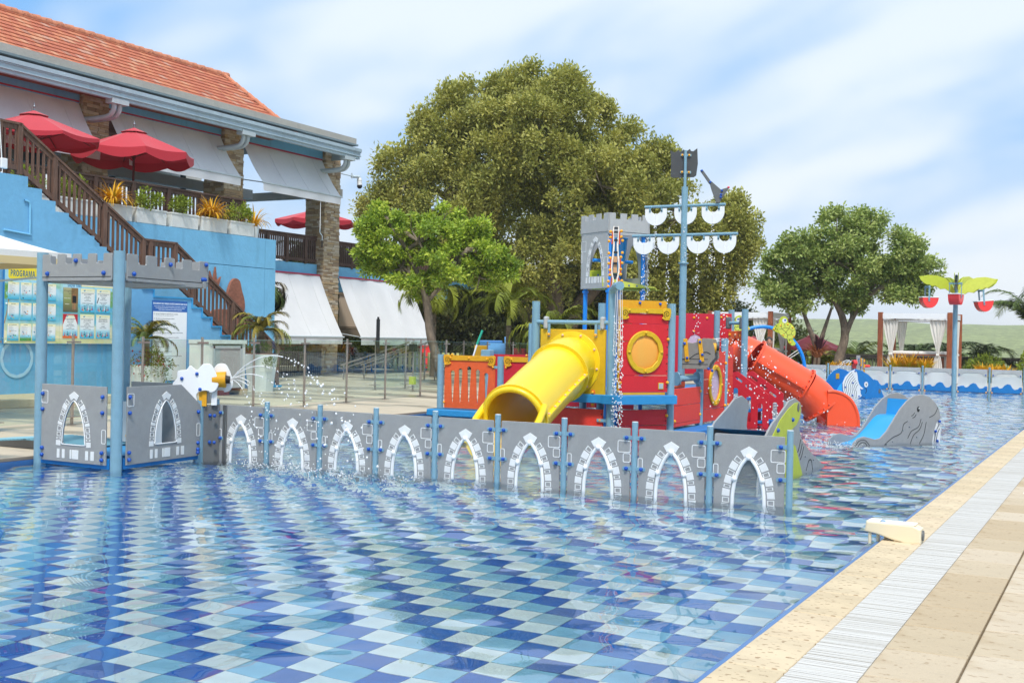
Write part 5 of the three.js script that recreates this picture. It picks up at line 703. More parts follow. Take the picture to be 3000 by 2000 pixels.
{
  const t = thing('rules_board', 'tall white water park rules board with blue heading', 'sign', [-19.9, 1.34, -20.47], PI / 2);
  const g = printTex(512, 860, (x, w, h) => { x.fillStyle = '#eef0f1'; x.fillRect(0, 0, w, h); x.fillStyle = '#1f5fae'; x.fillRect(0, 0, w, 118); x.strokeStyle = '#2a66ad'; x.lineWidth = 6; x.strokeRect(3, 3, w - 6, h - 6); x.fillStyle = '#fff'; x.textAlign = 'center'; x.font = 'bold 25px sans-serif'; x.save(); x.translate(w / 2, 42); x.scale(0.72, 1); x.fillText('· REGLAMENTO DEL PARQUE ACUÁTICO/WATER PARK RULES ·', 0, 0); x.restore(); x.font = 'bold 13px sans-serif'; x.fillText('Hora de apertura 10:00 am - Hora de cierre 6:00 pm / Opening time - Closing time', w / 2, 66, 470); x.fillText('Área exclusiva para niños de 1 a 12 años / Exclusive area for children', w / 2, 84, 450); x.fillText('Niños siempre acompañados de un adulto responsable', w / 2, 102, 430);
    const L = ['No usar el tobogán sin supervisión de un adulto.|Use of the slide only under adult supervision.', 'No correr en el área del parque acuático.|No running in the water park area.', 'Prohibido el ingreso de alimentos y bebidas.|Food and drinks are not allowed.', 'Usar siempre traje de baño.|Swimwear is required.', 'No ingresar con heridas abiertas, vendajes o enfermedades.|No entry with open wounds or bandages.', 'Los niños deben estar acompañados de sus padres.|Children must be with their parents.', 'No usar vidrio.|No glass.', 'No saltar al agua.|No diving.', 'Dúchese antes de entrar a la piscina.|Shower before entering the pool.', 'Está prohibido escalar las estructuras del parque acuático.|Climbing on the structures is not allowed.', 'Siga las instrucciones del personal.|Follow the staff instructions.', 'El hotel no se hace responsable por objetos perdidos.|The hotel is not responsible for lost items.', 'Está prohibido fumar.|No smoking.', 'Evite accidentes, no empuje.|Avoid accidents, do not push.']; x.textAlign = 'left'; L.forEach((s, i) => { const y = 148 + i * 50, [a, b] = s.split('|'); x.fillStyle = '#5a6f8a'; x.beginPath(); x.arc(26, y - 4, 8, 0, 7); x.stroke; x.lineWidth = 2; x.strokeStyle = '#5a6f8a'; x.stroke(); x.fillStyle = '#39424c'; x.font = 'bold 14px sans-serif'; x.fillText(a, 46, y, 440); x.fillStyle = '#7a828c'; x.font = '13px sans-serif'; x.fillText(b, 46, y + 17, 420); }); });
  mesh('panel', sheet(1.12, 1.88, 0.03), std({ map: g, roughness: 0.5 }), t); mesh('leg', [box(0.05, 1.0, 0.04, -0.45, -0.76, -0.04), box(0.05, 1.0, 0.04, 0.45, -0.76, -0.04)], M.steel, t);
}
// white tent corner at the left edge
{
  const t = thing('tent', 'white canopy tent reaching in from the left edge', 'tent'); const apex = V(-18.5, 4.62, -11.0), c1 = V(-15.25, 2.77, -13.45), c2 = V(-15.9, 2.84, -9.2), c3 = V(-19.6, 2.84, -13.9), c4 = V(-20.2, 2.84, -9.2), pos = [], idx = [];
  const face = (a, b) => { const o = pos.length / 3, n = 12; for (let i = 0; i <= n; i++) for (let j = 0; j <= n; j++) { const u = i / n, v = j / n, p = apex.clone().lerp(a.clone().lerp(b, v), u); p.y -= 0.45 * Math.sin(PI * u) * (0.75 + 0.25 * Math.cos((v - 0.5) * PI)) * 0.8; pos.push(p.x, p.y, p.z); } for (let i = 0; i < n; i++) for (let j = 0; j < n; j++) { const q = o + i * (n + 1) + j; idx.push(q, q + 1, q + n + 1, q + n + 1, q + 1, q + n + 2); } };
  face(c2, c1); face(c1, c3); face(c3, c4); face(c4, c2); const g = new THREE.BufferGeometry(); g.setAttribute('position', new THREE.Float32BufferAttribute(pos, 3)); g.setIndex(idx); g.computeVertexNormals(); mesh('canopy', g, M.tentCloth, t);
  const sk = [], e = [c2, c1, c3, c4, c2]; for (let i = 0; i < 4; i++) { const a = e[i], b = e[i + 1], d = b.clone().sub(a), L = d.length(); sk.push(box(L, 0.12, 0.015, (a.x + b.x) / 2, (a.y + b.y) / 2 - 0.06, (a.z + b.z) / 2, Math.atan2(-d.z, d.x))); } mesh('valance', sk, M.tentCloth, t); mesh('fringe', sk.map((q) => q.clone().scale(1, 1, 1).translate(0.01, -0.1, 0)).map((q) => q.scale(1, 1, 1)), M.fringe, t);
  mesh('pole', [c2, c3, c4].map((q) => rod([q.x, 0.08, q.z], [q.x, q.y, q.z], 0.04)), M.pvc, t);
  mesh('guy_strap', box(1.9, 0.035, 0.006, -15.5, 2.42, -13.2, 0.95, 0, 0.13), M.pvc, t);
}
// ------------------------------------------------------------------ play ship in the pool
// a frame on the vertical plane through two points of the plan: x along a -> b, y up, z outwards
function panelFrame(parent, name, a, b, off = 0) { const g = new THREE.Group(); g.name = name; parent.add(g); const d = V(b[0] - a[0], 0, b[1] - a[1]).normalize(), n = V(-d.z, 0, d.x); g.quaternion.setFromRotationMatrix(new THREE.Matrix4().makeBasis(d, UPV, n)); g.position.set(a[0], 0, a[1]).addScaledVector(n, off); g.userData.L = Math.hypot(b[0] - a[0], b[1] - a[1]); return g; }
const Ld = (lat, dep, y) => V(0, y, 0).addScaledVector(RT, lat).addScaledVector(FW, dep);
const bolts = (parent, list, r, mat, name = 'bolt', z = 0.015) => { for (const [x, y] of list) mesh(name, ball(r, x, y, z, 1, 10, 8), mat, parent); };
function snail(x, y, z, s, flip) { const f = flip ? -1 : 1, b = shapeOf([[-0.075 * f, 0.09], [0.05 * f, 0.09], [0.075 * f, 0.02], [0.062 * f, -0.04], [0.085 * f, -0.07], [0.02 * f, -0.1], [-0.05 * f, -0.09], [-0.08 * f, -0.02]].map(([a, c]) => [a * s, c * s]), true), sp = []; for (let i = 0; i <= 26; i++) { const a = i / 26 * 9.6, r = 0.062 * (1 - i / 30); sp.push([Math.cos(a + 5.2) * r * s * f, Math.sin(a + 5.2) * r * s]); } return [plate(b, 0.02, 0.003).translate(x, y, z), strip(sp, 0.007 * s, 0.0125, true).map((g) => g.translate(x, y, z))]; }
function planks(parent, x0, x1, ys, mat, t = 0.03, hole) { for (let i = 0; i < ys.length - 1; i++) { const s = rrect(x0, ys[i] + 0.004, x1, ys[i + 1] - 0.004, 0.006); if (hole) { const [cx, cy, rx, ry] = hole; if (cy - ry < ys[i + 1] && cy + ry > ys[i]) { // cut the round out of this plank
        const lo = ys[i] + 0.004, hi = ys[i + 1] - 0.004, L = [], n = 14; const xa = (y) => rx * Math.sqrt(Math.max(0, 1 - ((y - cy) / ry) ** 2)); const a = Math.max(lo, cy - ry), b = Math.min(hi, cy + ry);
        const left = [[x0, lo]], right = [[x1, lo]]; const seq = []; for (let k = 0; k <= n; k++) seq.push(mix(a, b, k / n));
        const sl = new THREE.Shape(), sr = new THREE.Shape(); const pl = [[x0, lo], ...(a > lo ? [[cx, lo]] : []), ...seq.map((y) => [cx - xa(y), y]), ...(b < hi ? [[cx, hi]] : []), [x0, hi]], pr = [[x1, lo], ...(a > lo ? [[cx, lo]] : []), ...seq.map((y) => [cx + xa(y), y]), ...(b < hi ? [[cx, hi]] : []), [x1, hi]]; pr.reverse();
        mesh('plank', [plate(shapeOf(pl), t, 0.002), plate(shapeOf(pr), t, 0.002)], mat, parent); continue; } }
    mesh('plank', plate(s, t, 0.003), mat, parent); } }
const PL = { L: [-12.04, -19.8], K: [-10.69, -19.8], N: [-8.374, -16.666], M1: [-7.046, -16.632], M2: [-6.405, -17.536], P3: [-6.415, -19.0], P4: [-6.388, -20.258], P5: [-6.511, -21.89], P6: [-7.375, -23.808], P7: [-7.578, -23.474], B1: [-7.983, -18.398], K2: [-9.75, -19.2] };
const ship = thing('play_ship', 'red, orange and yellow ship-shaped water playground on blue-grey posts', 'play ship');
{
  const R = 0.0635, tops = { L: 1.22, K: 1.21, N: 2.17, M1: 2.1, M2: 2.165, P3: 1.62, P4: 1.64, P5: 2.21, P6: 2.25, P7: 2.22, B1: 2.2, K2: 1.85 };
  for (const k in PL) { const [x, z] = PL[k]; mesh('post', [rod([x, -0.45, z], [x, tops[k], z], k === 'K2' ? 0.04 : R, k === 'K2' ? 0.04 : R, 24)], M.post, ship); }
  const post2 = [[-11.95, -21.6], [-8.4, -18.6], [-7.6, -21.4]]; for (const [x, z] of post2) mesh('post', rod([x, -0.45, z], [x, 1.22, z], R, R, 20), M.post, ship);
  // shower elbow on the front post
  { const [x, z] = PL.M1; mesh('shower_elbow', [tube([[x, 2.08, z], [x, 2.24, z], [x + 0.02, 2.33, z + 0.02], [x + 0.1, 2.39, z + 0.1], [x + 0.2, 2.4, z + 0.2]], R, 24, 20), rod([x + 0.19, 2.4, z + 0.19], [x + 0.215, 2.4, z + 0.215], R + 0.004, R + 0.004, 24), rod([x, 2.08, z], [x, 2.1, z], R + 0.003, R + 0.003, 24)], M.post, ship); }
  // left wing: fence panels and deck
  const A = panelFrame(ship, 'wing_panel', PL.L, PL.K, 0.0);
  { const s = rrect(0.1, 0.17, 1.235, 1.2, 0.01); [[0.285, 0.9], [0.46, 0.94], [0.655, 0.985], [0.85, 0.93], [1.04, 0.87]].forEach(([x, top]) => s.holes.push(new THREE.Path([[x - 0.045, top - 0.03], [x - 0.03, top], [x, top + 0.012], [x + 0.03, top], [x + 0.045, top - 0.03], [x + 0.014, 0.36], [x + 0.004, 0.27], [x - 0.008, 0.28], [x - 0.02, 0.4]].map((q) => new THREE.Vector2(...q)))));
    mesh('board', plate(s, 0.025, 0.003), M.orangeBoard, A); mesh('trim', plate(rrect(0.1, 1.11, 1.235, 1.21, 0.01), 0.02, 0.003).translate(0, 0, 0.022), M.yellowDeep, A); for (const [x, f] of [[0.17, 0], [1.165, 1]]) { const [b, l] = snail(x, 1.12, 0.034, 1, f); mesh('snail', b, M.yellowDeep, A); mesh('snail_line', l, M.ink, A); } bolts(A, [[0.25, 1.16], [0.66, 1.16], [1.06, 1.15], [0.13, 1.03], [1.2, 1.0], [0.11, 0.28]], 0.022, M.boltY, 'bolt', 0.035); mesh('tab', ball(0.03, 0.27, 1.215, 0.02), M.yellowDeep, A); }
  const B = panelFrame(ship, 'wing_panel', PL.K, [-8.9, -19.8], 0.0);
  { const s = rrect(0.12, 0.17, 1.3, 1.2, 0.01); for (const x of [0.3, 0.55, 0.8]) s.holes.push(asHole(rrect(x - 0.035, 0.35, x + 0.035, 0.83, 0.03))); mesh('board', plate(s, 0.025, 0.003), M.roseBoard, B); mesh('trim', plate(rrect(0.1, 1.11, 1.3, 1.21, 0.01), 0.02, 0.003).translate(0, 0, 0.022), M.yellowDeep, B); const [b, l] = snail(0.17, 1.12, 0.034, 1, 0); mesh('snail', b, M.yellowDeep, B); mesh('snail_line', l, M.ink, B); bolts(B, [[0.25, 1.16], [0.13, 1.0], [0.7, 1.16]], 0.022, M.boltY, 'bolt', 0.035); }
  const Bk = panelFrame(ship, 'back_panel', [-11.95, -21.6], [-8.6, -21.6], 0.0); mesh('board', [plate(rrect(0.1, 0.2, 1.6, 1.22, 0.01), 0.025, 0.003), plate(rrect(1.7, 0.2, 3.3, 1.22, 0.01), 0.025, 0.003)], M.roseBoard, Bk); bolts(Bk, [[0.9, 1.21], [1.7, 1.18], [2.6, 1.2]], 0.025, M.boltY); mesh('box', rbox(0.22, 0.3, 0.2, 0.02, 1.16, 0.1, 0.02), M.post, Bk);
  mesh('wing_deck', [rbox(3.5, 0.13, 2.0, -10.4, 0.09, -20.5, 0.02), rbox(3.6, 0.13, 0.34, -10.34, 0.09, -19.62, 0.02)], M.blueDeck, ship);
  // tower deck
  { const d = shapeOf([[-8.45, 16.5], [-7.0, 16.5], [-6.5, 17.3], [-6.6, 17.8], [-6.6, 21.8], [-8.45, 21.8]]); mesh('tower_deck', new THREE.ExtrudeGeometry(d, { depth: 0.11, bevelEnabled: true, bevelSize: 0.01, bevelThickness: 0.01, bevelSegments: 2 }).rotateX(-PI / 2).translate(0, 0.61, 0), M.blueDeck, ship);
    const e = shapeOf([[-7.12, 16.48], [-6.85, 16.42], [-6.22, 17.32], [-6.34, 17.5]]); mesh('deck_ledge', new THREE.ExtrudeGeometry(e, { depth: 0.12, bevelEnabled: true, bevelSize: 0.008, bevelThickness: 0.008, bevelSegments: 2 }).rotateX(-PI / 2).translate(0, 0.6, 0), M.blueDeck, ship); }
  mesh('side_step', [rbox(0.42, 0.13, 1.36, -6.2, 0.1, -18.27, 0.015), rbox(0.42, 0.13, 1.16, -6.19, 0.1, -19.63, 0.015)], M.blueBoard, ship);
  // front of the tower
  const F = panelFrame(ship, 'slide_panel', PL.N, PL.M1, 0.0), FL = F.userData.L;
  { const s = rrect(0.1, 0.67, FL - 0.09, 1.73, 0.012); s.holes.push(asHole(ellipse(0.655, 1.2, 0.4, 0.4))); mesh('board', plate(s, 0.045, 0.006), M.yellowBoard, F); const rg = ellipse(0.655, 1.2, 0.5, 0.5); rg.holes.push(asHole(ellipse(0.655, 1.2, 0.4, 0.4))); mesh('slide_flange', plate(rg, 0.02, 0.004, 20).translate(0, 0, 0.03), M.yellowTube, F);
    mesh('grab_bar', rod([0, 1.84, 0.02], [FL, 1.84, 0.02], 0.034, 0.034, 16), M.post, F); for (const x of [0.2, FL - 0.14]) mesh('bar_clamp', [rbox(0.07, 0.2, 0.11, x, 1.83, 0.02, 0.03, 0, 3)], M.greyLight, F); for (const x of [0.26, FL - 0.25]) { mesh('hanger', rbox(0.045, 0.22, 0.012, x, 1.72, 0.04, 0.004), M.post, F); bolts(F, [[x, 1.645]], 0.024, M.boltY, 'bolt', 0.05); }
    bolts(F, [...Array(9)].map((_, i) => { const a = 0.5 + i * 0.7; return [0.655 + Math.cos(a) * 0.46, 1.2 + Math.sin(a) * 0.46]; }), 0.021, M.boltP, 'bolt', 0.045);
    planks(F, 0.12, FL - 0.12, [-0.1, 0.2, 0.5], M.orangePlank); bolts(F, [[FL - 0.16, 0.33]], 0.028, M.boltY, 'bolt', 0.02); bolts(F, [[FL - 0.14, 0.42], [FL - 0.14, 0.24]], 0.012, M.black, 'screw', 0.015);
    mesh('link_plate', plate(rrect(FL - 0.29, 0.53, FL - 0.23, 0.8, 0.03), 0.02, 0.003).translate(0, 0, 0.08), M.orangeBoard, F); bolts(F, [[FL - 0.26, 0.76], [FL - 0.26, 0.58]], 0.024, M.boltY, 'bolt', 0.095); }
  const E = panelFrame(ship, 'porthole_panel', PL.M1, PL.M2, 0.02), EL = E.userData.L;
  { mesh('header_board', plate(rrect(0.12, 2.04, EL - 0.1, 2.2, 0.008), 0.03, 0.003).translate(0, 0, -0.03), M.yellowDeep, E); bolts(E, [[0.5, 2.16], [0.88, 2.155]], 0.024, M.bolt, 'bolt', -0.01);
    planks(E, 0.13, EL - 0.08, [0.765, 1.03, 1.293, 1.56, 1.835, 2.0], M.redPlank, 0.03, [0.585, 1.395, 0.285, 0.285]); mesh('trim', plate(rrect(0.12, 2.0, EL - 0.075, 2.075, 0.006), 0.02, 0.003).translate(0, 0, 0.028), M.yellowBoard, E); for (const [x, f] of [[0.19, 0], [EL - 0.14, 1]]) { const [b, l] = snail(x, 1.995, 0.04, 0.95, f); mesh('snail', b, M.yellowBoard, E); mesh('snail_line', l, M.ink, E); } bolts(E, [[0.28, 2.04], [0.6, 2.037], [0.92, 2.035]], 0.024, M.yellowBoard, 'bolt', 0.035);
    const o = ellipse(0.585, 1.395, 0.335, 0.335); o.holes.push(asHole(ellipse(0.585, 1.395, 0.26, 0.26))); mesh('porthole_ring', plate(o, 0.035, 0.008, 24).translate(0, 0, 0.03), M.yellowBoard, E); bolts(E, [[0.585, 1.695], [0.585, 1.095], [0.285, 1.395], [0.885, 1.395]], 0.024, M.yellowBoard, 'bolt', 0.05); const pd = new THREE.SphereGeometry(0.275, 24, 8, 0, 2 * PI, 0, PI / 2).scale(1, 0.12, 1).rotateX(PI / 2).translate(0.585, 1.395, 0.0); mesh('porthole_pane', pd, M.portholeAmber, E);
    mesh('lower_trim', plate(rrect(0.14, 0.715, EL - 0.12, 0.765, 0.004), 0.02, 0.002), M.yellowDeep, E); mesh('frame_strip', box(0.025, 1.3, 0.04, 0.115, 1.42, 0), M.yellowDeep, E);
    mesh('plaque_frame', rbox(0.1, 0.105, 0.012, 0.9, 0.865, 0.02, 0.006), M.yellowBoard, E); mesh('plaque', rbox(0.078, 0.083, 0.014, 0.9, 0.865, 0.022, 0.004), M.zinc, E);
    planks(E, 0.13, EL - 0.08, [-0.1, 0.25, 0.5], M.redPlank); bolts(E, [[EL - 0.09, 0.92], [EL - 0.09, 1.6], [0.14, 0.92], [0.14, 1.6], [EL - 0.09, 0.4], [0.14, 0.38]], 0.026, M.boltY, 'bolt', 0.025); const sc = []; for (const y of [0.85, 0.96, 1.1, 1.22, 1.36, 1.48, 1.64, 1.76, 1.9, 0.44, 0.32, 0.18, 0.05]) for (const x of [0.15, EL - 0.1]) sc.push([x, y]); for (const q of sc) mesh('screw', ball(0.011, q[0], q[1], 0.014, 1, 8, 5), M.ink, E); }
  const S1 = panelFrame(ship, 'side_panel', PL.M2, PL.P3, 0.03); planks(S1, 0.08, S1.userData.L - 0.08, [0.2, 0.26, 0.54, 0.82], M.orangePlank, 0.03); bolts(S1, [[0.1, 0.7], [0.1, 0.3], [S1.userData.L - 0.1, 0.74], [S1.userData.L - 0.1, 0.35]], 0.026, M.boltY);
  const S2 = panelFrame(ship, 'side_panel', PL.P3, PL.P4, 0.03); planks(S2, 0.08, S2.userData.L - 0.08, [0.2, 0.42, 0.68, 0.93, 1.18, 1.41], M.orangePlank, 0.03, [0.63, 0.82, 0.26, 0.29]); { const o = ellipse(0.63, 0.82, 0.325, 0.355); o.holes.push(asHole(ellipse(0.63, 0.82, 0.25, 0.28))); mesh('porthole_ring', plate(o, 0.035, 0.008, 24).translate(0, 0, 0.03), M.yellowBoard, S2); mesh('porthole_pane', plate(ellipse(0.63, 0.82, 0.27, 0.3), 0.01, 0, 20), M.porthole, S2); bolts(S2, [[0.63, 1.14], [0.63, 0.5], [0.34, 0.82], [0.92, 0.82], [1.12, 1.2], [1.12, 0.45]], 0.026, M.boltY, 'bolt', 0.045); }
  const S3 = panelFrame(ship, 'side_panel', PL.P4, PL.P5, 0.03); planks(S3, 0.08, 0.5, [0.3, 0.66, 0.95, 1.25, 1.5], M.orangePlank, 0.03); bolts(S3, [[0.12, 1.3], [0.12, 0.7], [0.12, 0.45]], 0.026, M.boltY);
  // back bulkheads
  const G1 = panelFrame(ship, 'bulkhead', [-8.16, -23.05], PL.P7, 0.0), GL = G1.userData.L; { const s = rrect(0.0, 0.9, GL - 0.07, 2.15, 0.01); s.holes.push(asHole(ellipse(0.25, 1.42, 0.19, 0.3))); mesh('board', plate(s, 0.025, 0.003), M.redBoard, G1); mesh('porthole_pane', plate(ellipse(0.25, 1.42, 0.2, 0.31), 0.008, 0, 20), M.porthole, G1); bolts(G1, [[0.22, 2.06], [0.5, 2.06], [0.22, 1.78], [0.46, 1.46], [GL - 0.07, 1.62]], 0.026, M.boltY); }
  const G0 = panelFrame(ship, 'bulkhead', [-9.2, -22.8], [-8.2, -23.05], 0.0); mesh('board', plate(rrect(0, 0.9, 1.0, 2.1, 0.01), 0.025, 0.003), M.redBoard, G0);
  const G2 = panelFrame(ship, 'bulkhead', PL.P7, PL.P6, 0.02); mesh('board', plate(rrect(0.08, 0.9, 0.34, 2.16, 0.01), 0.025, 0.003), M.redBoard, G2); const G2b = panelFrame(ship, 'bulkhead', [-7.52, -23.5], [-7.35, -23.6], 0.0); { const s = rrect(-0.02, 0.9, 0.24, 2.16, 0.01); s.holes.push(new THREE.Path([[0.08, 1.1], [0.18, 1.1], [0.18, 1.42], [0.13, 1.56], [0.08, 1.42]].map((q) => new THREE.Vector2(...q)))); mesh('board', plate(s, 0.025, 0.003), M.roseBoard, G2b); bolts(G2b, [[0.02, 2.08], [0.14, 2.09], [0.14, 1.62], [-0.02, 1.4]], 0.025, M.boltY); }
  // entry to the orange slide
  const O = panelFrame(ship, 'slide_panel', PL.P6, PL.P5, 0.0), OL = O.userData.L; O.position.add(V(0, 0, 0)); { const s = rrect(0.15, 0.9, OL - 0.15, 1.8, 0.01); s.holes.push(asHole(ellipse(OL / 2, 1.25, 0.4, 0.4))); mesh('board', plate(s, 0.04, 0.005), M.orangeBoard, O); }
  { const q = panelFrame(ship, 'slide_board', [-7.02, -22.5], [-6.62, -22.3], 0.0); const s = rrect(0, 0.95, 0.42, 1.79, 0.01); s.holes.push(new THREE.Path([[0.08, 0.96], [0.34, 0.96], [0.32, 1.4], [0.26, 1.62], [0.2, 1.66], [0.14, 1.6], [0.1, 1.4]].map((v) => new THREE.Vector2(...v)))); mesh('board', plate(s, 0.03, 0.004), M.orangeBoard, q); mesh('recess', box(0.4, 0.84, 0.02, 0.21, 1.37, -0.08), M.redBoard, q); bolts(q, [[0.05, 1.72], [0.34, 1.7]], 0.026, M.boltY, 'bolt', 0.02); bolts(q, [[0.2, 1.72], [0.07, 1.45], [0.33, 1.42], [0.06, 1.2]], 0.022, M.boltP, 'bolt', 0.02); mesh('grab_bar', rod([-0.02, 1.95, 0.02], [0.4, 1.95, 0.02], 0.034, 0.034, 14), M.post, q); for (const x of [0.02, 0.38]) mesh('bar_clamp', rbox(0.07, 0.24, 0.12, x, 1.95, 0.03, 0.03, 0, 2), M.greyDark, q); }
  // bits inside
  mesh('inner_block', [rbox(0.25, 0.16, 0.4, -6.9, 0.85, -19.1, 0.02)], M.orangeBoard, ship); mesh('inner_block', [rbox(0.34, 0.14, 0.5, -7.0, 0.83, -19.2, 0.02)], M.blueBoard, ship);
  mesh('bracket', [rbox(0.22, 0.05, 0.012, PL.M1[0] - 0.1, 0.33, PL.M1[1] + 0.03, 0.003), rbox(0.14, 0.05, 0.012, PL.K[0] - 0.08, 1.0, PL.K[1] + 0.02, 0.003)], M.post, ship);
}
// tube slides
function flange(c, dir, r, w, t) { const g = new THREE.CylinderGeometry(r + w, r + w, t, 40, 1, true), s = new THREE.RingGeometry(r - 0.02, r + w, 40).rotateX(-PI / 2), a = s.clone().translate(0, t / 2, 0), b = s.clone().rotateX(PI).translate(0, -t / 2, 0); const q = new THREE.Quaternion().setFromUnitVectors(UPV, dir.clone().normalize()); return [g, a, b].map((k) => k.applyQuaternion(q).translate(c.x, c.y, c.z)); }
function ringBolts(parent, c, dir, r, n, br, mat, side = 1, t = 0.03) { const d = dir.clone().normalize(), u = V(0, 1, 0).cross(d).normalize(), v = d.clone().cross(u); for (let i = 0; i < n; i++) { const a = (i + 0.5) / n * 2 * PI, p = c.clone().addScaledVector(u, Math.cos(a) * r).addScaledVector(v, Math.sin(a) * r).addScaledVector(d, side * t); mesh('bolt', ball(br, p.x, p.y, p.z, 1, 8, 6), mat, parent); } }
function sideSeam(parent, pts_, r, side, w, mat, bmat, n) { const pos = [], nor = []; const c = new THREE.CatmullRomCurve3(pts_), N = 20, L = []; for (let i = 0; i <= N; i++) { const p = c.getPointAt(i / N), t = c.getTangentAt(i / N), s = t.clone().cross(UPV).normalize().multiplyScalar(side); L.push([p.clone().addScaledVector(s, r), s, t]); } const g = []; for (let i = 0; i < N; i++) { const [a, s] = L[i], [b] = L[i + 1], m = a.clone().add(b).multiplyScalar(0.5).addScaledVector(s, w / 2), x = b.clone().sub(a), len = x.length(); x.normalize(); const z = s.clone(), y = z.clone().cross(x); g.push(box(len + 0.004, 0.03, w).applyMatrix4(new THREE.Matrix4().makeBasis(x, y, z).setPosition(m))); } mesh('side_seam', g, mat, parent); for (let i = 0; i < n; i++) { const k = Math.round((i + 0.5) / n * N), [a, s, t] = L[k], up = s.clone().cross(t); if (up.y < 0) up.negate(); const p = a.clone().addScaledVector(s, w * 0.55).addScaledVector(up, 0.022); mesh('bolt', ball(0.019, p.x, p.y, p.z, 1, 8, 6), bmat, parent); } }
{
  const t = thing('yellow_tube_slide', 'yellow tube slide coming down from the ship towards the castle wall', 'water slide');
  const p0 = V(-7.72, 1.2, -16.62), p1 = V(-7.66, 1.17, -16.25), ring = V(-7.6, 1.06, -15.92), m1 = V(-7.5, 0.78, -15.0), mouth = V(-7.4, 0.5, -14.15), r = 0.425, dir = mouth.clone().sub(ring).normalize();
  mesh('tube_bend', new THREE.TubeGeometry(new THREE.CatmullRomCurve3([p0, p1, ring]), 14, r - 0.01, 36, false), M.yellowTube, t); mesh('tube', new THREE.TubeGeometry(new THREE.CatmullRomCurve3([ring, m1, mouth]), 20, r, 40, false), M.yellowTube, t);
  mesh('flange', flange(ring, dir, r, 0.05, 0.035), M.yellowTube, t); mesh('flange', [...flange(mouth, dir, r, 0.055, 0.05)], M.yellowTube, t); mesh('mouth_lip', new THREE.TorusGeometry(r - 0.005, 0.04, 10, 48).applyQuaternion(new THREE.Quaternion().setFromUnitVectors(V(0, 0, 1), dir)).translate(mouth.x + dir.x * 0.06, mouth.y + dir.y * 0.06, mouth.z + dir.z * 0.06), M.yellowTube, t);
  ringBolts(t, ring, dir, r + 0.025, 22, 0.019, M.boltP, -1, 0.03); ringBolts(t, mouth, dir, r + 0.03, 22, 0.02, M.boltP, -1, 0.04);
  sideSeam(t, [ring.clone().addScaledVector(dir, 0.03), m1, mouth.clone().addScaledVector(dir, -0.03)], r - 0.005, 1, 0.06, M.yellowTube, M.boltP, 8); sideSeam(t, [ring.clone().addScaledVector(dir, 0.03), m1, mouth.clone().addScaledVector(dir, -0.03)], r - 0.005, -1, 0.06, M.yellowTube, M.boltP, 8);
  // open run-out trough
  const pos = [], idx = [], n = 10, k = 18; for (let i = 0; i <= n; i++) { const f = i / n, c = mouth.clone().add(V(0.06 * f, -0.16 * f, 0.75 * f)), half = mix(0.62, 0.36, f) * PI; for (let j = 0; j <= k; j++) { const a = -PI / 2 + (j / k * 2 - 1) * half; pos.push(c.x + Math.cos(a) * (r + 0.02), c.y + Math.sin(a) * (r + 0.02), c.z); } } for (let i = 0; i < n; i++) for (let j = 0; j < k; j++) { const a = i * (k + 1) + j; idx.push(a, a + 1, a + k + 1, a + k + 1, a + 1, a + k + 2); } const g = new THREE.BufferGeometry(); g.setAttribute('position', new THREE.Float32BufferAttribute(pos, 3)); g.setIndex(idx); g.computeVertexNormals(); mesh('trough', g, M.yellowTube, t);
  for (const s of [0, k]) { const l = []; for (let i = 0; i <= n; i++) { const o = (i * (k + 1) + s) * 3; l.push(V(pos[o] + (s ? 0.03 : -0.03), pos[o + 1], pos[o + 2])); } mesh('trough_rim', new THREE.TubeGeometry(new THREE.CatmullRomCurve3(l), 16, 0.05, 10), M.yellowTube, t); }
}
